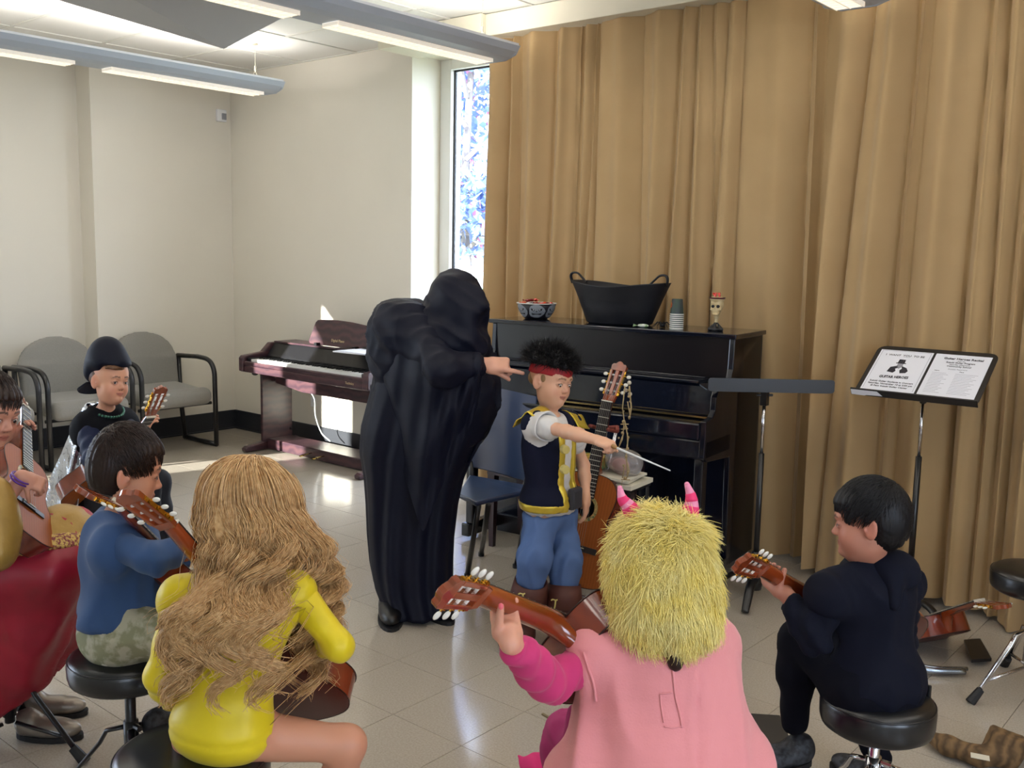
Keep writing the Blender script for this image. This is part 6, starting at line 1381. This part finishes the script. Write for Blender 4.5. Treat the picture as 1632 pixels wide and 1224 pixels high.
# ------------------------------------------------ child in the black hat and silver cape
s = .72; pel = at(165, 785, 3.98); neck = at(168, 655, 3.86); CK = hframe(cdir(.78, 0, -.42)*[1, 1, 0], neck-pel)
hc = at(175, 606, 3.80); HK = hframe(cdir(.84, -.10, -.50), cdir(.02, 1, 0)); hs = np.array([.84, .84, .92])
shR = at(140, 680, 3.82); shL = at(196, 672, 3.94); eR = at(150, 735, 3.70); wR = at(185, 735, 3.62); eL = at(220, 715, 3.80); wL = at(226, 692, 3.66)
hR = at(158, 795, 3.90); kR = at(232, 775, 3.68); aR = at(236, 900, 3.70); hL = at(180, 790, 4.02); kL = at(250, 768, 3.92); aL = at(254, 880, 3.95)
B2_, _ = kid('child in a black brimmed hat and shiny silver cape, holding a small guitar', pel, hc, HK, hs, neck, pel, CK, s, ((shR, eR, wR), (shL, eL, wL)), ((hR, kR, aR), (hL, kL, aL)),
    [((wL, nrm(G6['y']*.45+cdir(.3, .75, 0)), cdir(.45, 0, .6), .62), dict(side=1, curl=((.5, .7, .5),)*4))], (.82, .60, .48), (.32, .20, .13), res=.011, headres=.003)
add_eyes(B2_, hc, HK, hs, look=(.35, .93, 0))
m_blk = mat('tunic_black', '06070E', .85, spec=.2, bump=(300, .2, .001)); m_nav = mat('sleeve_navy', '101A38', .6, spec=.25); m_hat = mat('hat_velvet', '060A1C', .6, spec=.2)
S = SDF(); add_torso(S, pel, neck, CK, s, .016, shR, shL); S.ell(pel, (.13, .12, .10), CK, .03); S.ell(neck+CK[:, 2]*.05, (.05, .05, .04), CK, .008, 's'); sdf_obj('tunic', S, m_blk, B2_, .010, disp=folds(.006, 26, 3, (0, 0, 1)))
for a in ((shR, eR, wR), (shL, eL, wL)): sleeve(B2_, 'sleeve', m_nav, s, a, .014, t1=.75, seed=8, amp=.005)
S = SDF(); add_leg(S, hR, kR, aR, s, .012); add_leg(S, hL, kL, aL, s, .012); sdf_obj('trousers', S, mat('trousers_navy', '10141F', .8), B2_, .012, disp=folds(.005, 30, 3))
for a in (aR, aL): shoe(B2_, [a[0], a[1], .08], cdir(.8, 0, -.5), 1.0, z0=.002)
S = SDF(); S.ell(hc+HK @ np.array([.02, .050, .050]), (.042, .026, .020), HK, .01); S.ell(hc+HK @ np.array([0, -.03, .017]), (.066, .070, .052), HK, .01); S.box(hc+HK @ np.array([0, .10, .0]), (.1, .09, .045), HK, .01, .006, 's')
m_hb = hair_mat('hair_brown', '4A3020', '6B4A30'); sdf_obj('hair', S, m_hb, B2_, .005, disp=lambda V, N: .003*sn(V @ HK*[1, .2, .3], 160, 4))
hatL = lambda x, y, z: hc+HK @ (np.array([x, y, z])*.84)
S = SDF(); S.ell(hatL(0, -.015, .078), (.078, .090, .046), HK); S.ell(hatL(0, -.035, .130), (.060, .066, .060), HK, .05); S.ell(hatL(0, -.07, .03), (.070, .042, .052), HK, .03); S.box(hatL(0, .16, .012), (.12, .12, .034), HK @ rotx(-.16), .02, .008, 's'); S.plane(hatL(0, -.1, -.03), -HK[:, 2])
ht = sdf_obj('hat', S, m_hat, B2_, .006, it=2); P = []
for i in range(5):
    f = i/4; P.append([hatL(math.sin(q)*(.055+.030*f), -.085-.060*f*math.cos(q*.9)-.005, -.02-.058*f*math.cos(q*.7)+.0*f) for q in np.linspace(-1.5, 1.5, 18)])
grid_slab('hat_brim', P, .006, m_hat, ht)
b = MB()
for q in np.linspace(-1.1, 1.1, 15): b.ball(neck+CK @ np.array([.062*math.sin(q), .072*math.cos(q), .015-.03*math.cos(q)]), .006, nu=6, nv=4)
b.build('sequin_trim', mat('sequin_green', '3C6A58', .3, .5), B2_, smooth=True, kind='stuff')
m_silver = mat('silver_lame', 'B9C0CC', .16, 1, bump=(14, .5, .02))
rows = [[(150, 640, 3.92), (172, 646, 3.98)], [(136, 645, 3.84), (160, 660, 3.90)], [(122, 672, 3.84), (140, 680, 3.82)], [(108, 700, 3.88), (132, 712, 3.80)], [(96, 728, 3.92), (128, 745, 3.80)], [(82, 758, 3.96), (126, 780, 3.82)], [(66, 800, 4.0), (122, 830, 3.86)], [(55, 850, 4.02), (120, 880, 3.88)]]
P = np.zeros((8, 12, 3))
for i in range(8):
    for j in range(12):
        f = j/11; q = np.array(rows[i][0])*(1-f)+np.array(rows[i][1])*f; P[i, j] = at(q[0], q[1], q[2]-.035*math.sin(PI*f)-.012*math.sin(f*11+i*.5))
Pf = np.array([spline(P[:, j], 4) for j in range(12)]).transpose(1, 0, 2); grid_slab('cape', Pf, .004, m_silver, B2_)
stool(fl_(at(168, 800, 3.98)), .44, .15, .07, 'black round stool hidden under the child in the silver cape', m_blackm, 1)

# ------------------------------------------------ child in the red and gold gown
s = .80; pel = at(-10, 905, 2.84); neck = at(-22, 735, 2.92); CG = hframe(cdir(.85, 0, -.25)*[1, 1, 0], neck-pel)
hc = at(-24, 658, 2.90); HG = hframe(cdir(.93, -.22, -.28), cdir(.02, 1, 0)); hs = 1.08
shR = at(-62, 765, 2.80); shL = at(0, 757, 3.02); eR = at(-35, 850, 2.66); wR = at(36, 760, 2.66); eL = at(22, 765, 3.00); wL = at(26, 716, 2.96)
hR = at(0, 905, 2.76); kR = at(76, 890, 2.80); aR = at(52, 1072, 2.98); hL = at(10, 900, 2.96); kL = at(88, 862, 2.98); aL = at(60, 1060, 3.12)
LG, _ = kid('child with dark hair in a crimson gown with a gold overskirt, playing an upright-held guitar', pel, hc, HG, hs, neck, pel, CG, s, ((shR, eR, wR), (shL, eL, wL)), ((hR, kR, aR), (hL, kL, aL)),
    [((wR, cdir(.62, -.40, .40), cdir(-.3, -.5, .7), .60), dict(side=-1, curl=((.9, .9, .5),)*4)), ((wL, nrm(G7['y']*.5+cdir(.25, .8, 0)), cdir(.7, 0, -.1), .70), dict(side=-1, curl=((.6, .9, .6),)*4, thumb=(.7, .5, .4)))], (.76, .54, .45), (.14, .09, .07), headres=.0035)
add_eyes(LG, hc, HG, hs, look=(.2, 1, -.25))
m_crim = mat('gown_crimson', 'A00A2C', .42, spec=.5, noise=(12, .6, '80081F')); m_goldc = mat('overskirt_gold', 'A8853F', .42, .25, noise=(20, .6, '8F6E30'), bump=(60, .3, .003)); m_mar = mat('bodice_maroon', '2A0A12', .6); m_puff = mat('puff_yellow', 'D8CE7C', .55, bump=(70, .5, .004))
short_hair(LG, hc, HG, hs, m_hdark, seed=3, zf=.05, low=-.06, inf=.008, back_low=-.12, messy=.05, part=.2)
S = SDF(); add_torso(S, pel, neck, CG, s, .012, shR, shL); S.ell(neck+CG[:, 2]*.05+CG[:, 1]*.02, (.07, .07, .06), CG, .01, 's'); sdf_obj('bodice', S, m_mar, LG, .010, disp=folds(.004, 30, 4))
S = SDF(); S.cap(shR, shR*.4+eR*.6, .062, .05, .02); S.cap(eR, eR*.72+wR*.28, .056, .052, .02); sdf_obj('puff_sleeve', S, m_puff, LG, .007, disp=folds(.006, 60, 3)); sleeve(LG, 'sleeve', m_mar, s, (shL, eL, wL), .010, t1=.2, seed=4)
# gown skirt falling from the knees to the floor
S = SDF(); S.ell(pel, (.135, .125, .11), CG); 
k1 = at(98, 862, 2.88); 
for (a, b_, r0, r1) in ((pel, k1, .115, .072), (hR, at(85, 905, 2.78), .08, .055), (k1, at(92, 985, 2.98), .085, .08), (at(80, 915, 2.80), at(30, 1060, 2.88), .08, .09), (pel, at(-20, 1085, 2.96), .13, .15), (at(92, 985, 2.98), at(62, 1040, 3.05), .08, .07)): S.cap(a, b_, r0, r1, .08)
S.plane((0, 0, .02), (0, 0, -1)); S.plane(atz(70, 1062, .06), nrm(cdir(.5, -.8, .1)), .01)
sdf_obj('skirt', S, m_crim, LG, .014, disp=lambda V, N: .016*(1-1.7*np.abs(sn(V*[1, 1, .2], 36, 7)))+.005*sn(V, 40, 3), it=1)
S = SDF(); S.ell(pel+[0, 0, .01], (.155, .145, .13), CG); S.cap(pel, k1, .137, .094, .08); S.cap(hR, at(85, 898, 2.78), .098, .078, .08); S.ell(k1, (.094, .094, .094), None, .05)
dn = nrm(cdir(.25, -.85, -.3)); S.plane(k1+dn*.055+cdir(0, 0, 0), dn, .006)
sdf_obj('overskirt', S, m_goldc, LG, .010, disp=folds(.006, 30, 5))
S = SDF(); S.cap(pel, k1, .141, .098, .08); S.cap(hR, at(85, 898, 2.78), .102, .082, .08); S.ell(k1, (.098, .098, .098), None, .05); S.plane(k1+dn*.062, dn, .002); S.plane(k1+dn*.012, -dn, .002)
sdf_obj('brocade_trim', S, mat('brocade', '6E1420', .5, noise=(130, .12, 'C2A050')), LG, .008)
S = SDF(); S.ell(at(-14, 838, 2.62), (.075, .05, .12), np.stack([RT, FW, UP], 1)); S.cap(at(-14, 785, 2.62), at(-4, 880, 2.58), .035, .045, .05); sdf_obj('gold_drape', S, m_goldc, LG, .009, disp=folds(.008, 30, 6, (0, 0, 1)))
for (c, r, col, nm) in ((wR*.94+eR*.06, .028, '5A2A86', 'purple bracelet'), (wL*.8+eL*.2, .026, 'B0303C', 'red bracelet')):
    d = nrm((wR-eR) if nm[0] == 'p' else (wL-eL)); f = frame(d); b = MB()
    for q_ in ((0, .004) if nm[0] == 'p' else (0,)): b.tube([c+d*q_*2+f[:, 0]*(r*.95)*math.cos(q)+f[:, 1]*(r*1.0)*math.sin(q) for q in np.linspace(0, 2*PI, 24, endpoint=False)], .0028, 6, closed=True)
    o = b.build('bracelet', mat('band_'+col, col, .4), LG, smooth=True); o['label'] = nm
shoe(LG, [aR[0], aR[1], .08], cdir(.95, 0, -.05), 1.0, m=mat('shoe_silver', '8E8478', .35, .5, bump=(200, .4, .001)), z0=.002); shoe(LG, [aL[0], aL[1], .08], cdir(.9, 0, .1), 1.0, m=MATS['shoe_silver'], z0=.002)
stool(fl_(pel)+CG[:, 1]*[.03, .03, 0], .40, .10, .07, 'black round stool hidden under the crimson gown', m_blackm, .5)

# ------------------------------------------------ child in the furry yellow hood and pink tunic
s = .74; pel = at(1050, 1215, 2.02); neck = at(1062, 1008, 2.03); CP = hframe(cdir(-.10, 0, 1)*[1, 1, 0], neck-pel)
hc = at(1050, 915, 2.03); HP = hframe(cdir(-.08, -.12, .98), UP); hs = 1.02
shL = at(946, 1044, 2.01); shR = at(1140, 1030, 2.08); eL = at(876, 1090, 1.92); wL = at(812, 1022, 1.81); eR = at(1152, 1120, 2.16); wR = at(1090, 1110, 2.34)
hL = at(990, 1225, 2.06); kL = at(905, 1170, 2.34); aL = at(890, 1240, 2.40); hR = at(1105, 1225, 2.08); kR = at(1130, 1170, 2.42); aR = at(1130, 1250, 2.5)
PK, tips = kid('child in a shaggy yellow horned hood and pale pink fleece tunic, back to the picture', pel, hc, HP, hs, neck, pel, CP, s, ((shL, eL, wL), (shR, eR, wR)), ((hL, kL, aL), (hR, kR, aR)),
    [((wL, cdir(-.12, .42, .75), nrm(cdir(.05, .85, -.45)), .74), dict(side=-1, curl=((.7, .9, .5),)*4, thumb=(.05, -.05, 1), tcurl=.05)), ((wR, cdir(-.7, -.2, .5), cdir(.2, -.8, -.4), .68), dict(side=-1))], (.84, .60, .50), (.4, .3, .2), headres=.007)
b = MB(); tp = tips[0][-1]; b.ball(tp-FW*.0065+UP*.001, (.0052, .0035, .0062), np.stack([RT, FW, UP], 1)); b.build('thumb_nail', mat('nail_pink', 'D8606A', .3), PK, smooth=True)
m_pink = mat('fleece_pink', 'E08E90', .95, sheen=.2, bump=(220, .35, .002)); m_mag = mat('sleeve_magenta', 'C02A66', .8, sheen=.15, bump=(400, .1, .001)); m_fur = mat('fur_yellow', 'FFE468', .6, noise=(22, .7, 'FFF3B4')); m_furs = mat('fur_backing', 'F5D95A', .9)
S = SDF(); add_torso(S, pel, neck, CP, s, .026, None, None, k=.06); S.cap(neck-CP[:, 2]*.03, shL-CP[:, 0]*-.012, .066, .074, .05); S.cap(neck-CP[:, 2]*.03, shR-CP[:, 0]*.012, .064, .068, .05)
S.cap(neck-CP[:, 2]*.1, pel-CP[:, 2]*.02, .13, .15, .06); S.ell(pel-CP[:, 2]*.02-CP[:, 1]*.02, (.21, .17, .13), CP, .08); S.cap(at(1000, 1130, 2.0), at(950, 1235, 1.98), .075, .10, .06); S.cap(at(1120, 1120, 2.02), at(1150, 1235, 2.0), .075, .10, .06); S.ell(pel-[0, 0, .10], (.22, .19, .10), CP, .06)
S.cap(neck-CP[:, 2]*.05, at(950, 1052, 1.99), .06, .052, .04)
for a, e_ in ((shR, eR),):
    d = nrm(e_-a); S.ell(a+d*.098, (.050, .056, .060), frame(d) @ roty(0), .008, 's')
ctr_x = lambda V: (V-pel) @ CP[:, 0]
def fdisp(V, N):
    q = (V-pel) @ CP; seam = q[:, 0]-(.028+.012*np.clip((q[:, 2]-.1)*5, -1, 1)); bk = (q[:, 1] < 0)*(q[:, 2] > .045)*(q[:, 2] < .23)
    lowf = np.clip((.24-q[:, 2])/.14, 0, 1)
    return -.0045*np.exp(-(seam/.0028)**2)*bk+.0025*(seam < 0)*(seam > -.02)*bk+lowf*.017*(1-1.8*np.abs(sn((V-pel) @ CP*[1, .5, .36], 40, 14)))*(.8+.4*sn(V, 9, 4))+.0035*sn(V, 26, 2)+.0008*sn(V, 200, 5)
tu = sdf_obj('tunic', S, m_pink, PK, .0075, disp=fdisp, it=2)
def seam(o, pix, name, m, parent, rad=.0022, closed=False):
    V = np.zeros(len(o.data.vertices)*3); o.data.vertices.foreach_get('co', V); V = V.reshape(-1, 3)+np.array(mw(o).translation); D = V-EYE; z = D @ FW; X = 816+FPX*(D @ RT)/z; Y = 612-FPX*(D @ UP)/z; P = []
    for (x, y) in spline([(a, b_, 0) for a, b_ in pix], 5)[:, :2]:
        k = np.argsort((X-x)**2+(Y-y)**2+1e4*(z > np.median(z)+.05))[:6]; P.append(at(x, y, z[k].mean()-.0015))
    b = MB(); b.tube(P, rad, 6); b.build(name, m, parent, smooth=True)
seam(tu, [(1071, 1058), (1074, 1085), (1077, 1112), (1084, 1140), (1087, 1160)], 'seam', m_pink, tu); seam(tu, [(1052, 1106), (1072, 1104)], 'tab_stitching', m_pink, tu, .0015); seam(tu, [(1052, 1106), (1054, 1128), (1058, 1152)], 'tab_stitching', m_pink, tu, .0015); seam(tu, [(1058, 1158), (1074, 1160), (1087, 1157)], 'tab_stitching', m_pink, tu, .0015)
seam(tu, [(930, 1040), (938, 1065), (946, 1090), (950, 1118)], 'armhole_hem', m_pink, tu, .003)
for side_, a in (('', (shL, eL, wL)), ('', (shR, eR, wR))): sleeve(PK, 'sleeve', m_mag, s, a, .011, t1=.90, seed=12, amp=.006)
S = SDF(); add_leg(S, hL, kL, aL, s, .012); add_leg(S, hR, kR, aR, s, .012); S.cap(at(925, 1140, 2.08), at(912, 1235, 2.05), .03, .035, .02); sdf_obj('leggings', S, mat('leggings_magenta', 'A02262', .8), PK, .010, disp=folds(.004, 40, 3))
# hood: backing, then thousands of tufts
S = SDF(); S.ell(hc+HP @ np.array([0, -.01, .022]), (.094, .108, .104), HP); S.ell(hc+HP @ np.array([0, -.03, -.04]), (.096, .096, .086), HP, .05); S.ell(hc+HP @ np.array([.005, -.065, -.088]), (.084, .06, .05), HP, .04); S.box(hc+HP @ np.array([0, .15, -.02]), (.07, .09, .09), HP, .03, .01, 's')
V_, F_ = S.mesh(.008); V_ = relax(V_, F_, 2); N__ = vnormals(V_, F_); mesh_obj('hood', V_, F_, m_furs, PK)
rs = np.random.RandomState(5); fc_ = rs.choice(len(F_), 21000); wts = rs.dirichlet((1, 1, 1, 1), 21000); P0 = (V_[F_[fc_]]*wts[..., None]).sum(1); Nn = (N__[F_[fc_]]*wts[..., None]).sum(1); Nn /= np.linalg.norm(Nn, axis=1)[:, None]
q = (P0-hc) @ HP; tang = np.stack([q[:, 0]*.6, q[:, 1]*.5-.1*(q[:, 1] < 0)*0, -np.clip(.12-q[:, 2], .03, .4)*2], 1); tang = tang @ HP.T+rs.normal(size=P0.shape)*.10+.10*np.stack([sn(P0, 28, 40+i) for i in range(3)], 1)
tang -= Nn*(tang*Nn).sum(1)[:, None]; tang /= np.linalg.norm(tang, axis=1)[:, None]
K = 5; ln = rs.uniform(.034, .062, 21000)[:, None]; tt_ = np.linspace(0, 1, K); lift = rs.uniform(.30, .65, 21000)[:, None]
cl = np.stack([sn(P0, 60, 60+i) for i in range(3)], 1)*.013
P = np.stack([P0+(Nn*(lift*(t_-.45*t_*t_))+tang*(.55*t_+.45*t_*t_))*ln+cl*t_ for t_ in tt_], 1); V, F = strand_mesh(P, np.array([.0010, .0010, .0008, .0006, .0002])); mesh_obj('shaggy_fur', V, F, m_fur, PK, True, kind='stuff')
m_h1 = mat('horn_pink', 'E58AA8', .7); m_h2 = mat('horn_hotpink', 'E0306A', .7)
for pts in ([(1012, 822), (1001, 806), (992, 795), (988, 778)], [(1098, 820), (1102, 806), (1101, 790), (1095, 772)]):
    C_ = spline([at(x, y, 2.02) for x, y in pts], 4); r = np.linspace(.020, .0055, len(C_)); n5 = len(C_)-1; hn = thing('x', '', None) if False else None
    b = MB(); b.tube(C_, r, 12); b.ball(C_[-1], .0055); ho_ = b.build('horn', m_h1, PK, smooth=True)
    for k0 in (1, 6): b = MB(); b.tube(C_[k0:k0+4], r[k0:k0+4]+.0008, 12); b.build('horn_stripe', m_h2, ho_, smooth=True)
b = MB(); b.ball(at(1076, 1054, 1.905), (.017, .014, .020)); b.build('hair_tuft', m_hdark, PK, smooth=True)
for k, (px, py) in enumerate(((858, 1224), (885, 1218))):
    pass
S = SDF(); c = atz(862, 1222, .06); S.ell(c, (.055, .05, .035), None); S.cap(c+[-.045, -.02, .0], c+[-.075, -.01, .01], .014, .006, .01); S.cap(c+[.02, .03, .02], c+[.02, .035, .05], .012, .005, .01); S.plane((0, 0, .004), (0, 0, -1))
sl_ = sdf_obj('furry_slipper', S, mat('slipper_pink', 'C8286A', .9), PK, .006, disp=lambda V, N: .003*sn(V, 130, 3))
stool(fl_(pel), .36, .15, .07, 'black round stool hidden under the pink fleece tunic', m_blackm, .9)

# ------------------------------------------------ child in black at the curtain side
s = .70; pel = at(1390, 1090, 2.48); neck = at(1392, 898, 2.46); CQ = hframe(cdir(-.62, 0, .70)*[1, 1, 0], neck-pel)
hc = at(1384, 832, 2.42); HQ = hframe(cdir(-.90, -.06, .38), UP); hs = np.array([.90, .90, .95])
shL = at(1322, 945, 2.40); shR = at(1440, 930, 2.60); eL = at(1300, 1018, 2.40); wL = at(1255, 950, 2.46); eR = at(1440, 1020, 2.70); wR = at(1310, 990, 2.66)
hL = at(1362, 1098, 2.42); kL = at(1272, 1020, 2.58); aL = at(1266, 1150, 2.62); hR = at(1420, 1095, 2.58); kR = at(1345, 1080, 2.86); aR = at(1400, 1205, 2.80)
BQ, _ = kid('dark-haired child in a black top seated near the curtain, one foot raised', pel, hc, HQ, hs, neck, pel, CQ, s, ((shL, eL, wL), (shR, eR, wR)), ((hL, kL, aL), (hR, kR, aR)),
    [((wL, cdir(-.35, .35, .70), nrm(cdir(.10, .85, -.40)), .74), dict(side=-1, curl=((.7, .9, .5),)*4, thumb=(.1, -.25, 1), tcurl=.05)), ((wR, cdir(-.6, -.1, .2), cdir(0, 0, 1), .62), dict(side=1))], (.70, .47, .38), (.10, .07, .05))
add_eyes(BQ, hc, HQ, hs)
m_top = mat('top_black', '0A0D1C', .85, spec=.2, bump=(350, .15, .001)); m_slk = mat('trousers_black', '090A14', .9, spec=.15, bump=(350, .15, .001))
S = SDF(); add_torso(S, pel, neck, CQ, s, .013, shL, shR); S.ell(pel+CQ[:, 2]*.02-CQ[:, 1]*.01, (.122, .115, .10), CQ, .05); S.ell(neck+CQ[:, 2]*.045, (.056, .056, .034), CQ, .008, 's'); S.plane(pel-CQ[:, 2]*.055, -CQ[:, 2])
sdf_obj('top', S, m_top, BQ, .009, disp=lambda V, N: .011*(1-1.7*np.abs(sn(V*[1, 1, .5], 50, 6)))*(.6+.5*sn(V, 10, 3))+.002*sn(V, 70, 2))
S = SDF(); S.ell(at(1428, 912, 2.44), (.058, .045, .055), None); S.cap(at(1405, 905, 2.42), at(1448, 925, 2.48), .034, .03, .03); S.cap(at(1425, 915, 2.40), at(1425, 965, 2.36), .03, .014, .03); sdf_obj('hood', S, m_top, BQ, .008, disp=folds(.006, 40, 4))
for a in ((shL, eL, wL), (shR, eR, wR)): sleeve(BQ, 'sleeve', m_top, s, a, .013, t1=.92, seed=15, amp=.006)
S = SDF(); S.ell(pel-CQ[:, 2]*.02, (.13, .125, .085), CQ); add_leg(S, hL, kL, aL, s, .010); add_leg(S, hR, kR, aR, s, .010); sdf_obj('trousers', S, m_slk, BQ, .009, disp=folds(.006, 34, 6))
short_hair(BQ, hc, HQ, hs, m_hblack, seed=6, zf=.046, low=-.005, inf=.006, yf=-.002, messy=.12, back_low=-.075)
shoe(BQ, aL-[0, 0, .0], cdir(-.85, 0, -.25), 1.0, z0=.150, name='sneaker'); shoe(BQ, [aR[0], aR[1], 0], cdir(-.5, 0, .6), 1.0, z0=.002, name='sneaker')
b = MB(); b.box(at(1474, 1105, 2.46), (.012, .03, .05), CQ); b.build('belt_pouch', m_black, BQ, bevel=.004)
stool(fl_(at(1398, 1130, 2.46)), .425, .138, .082, 'black round stool with chrome base under the child in the black top', m_chrome, .6)
b = MB(); b.tube([G3['P'](.0, -.36, -.14), G3['P'](.02, -.47, -.16), at(1262, 1008, 2.6)], .003, 6); o = b.build('guitar_support', mat('support_bar', '8FA0C0', .3, .8), BQ, smooth=True)
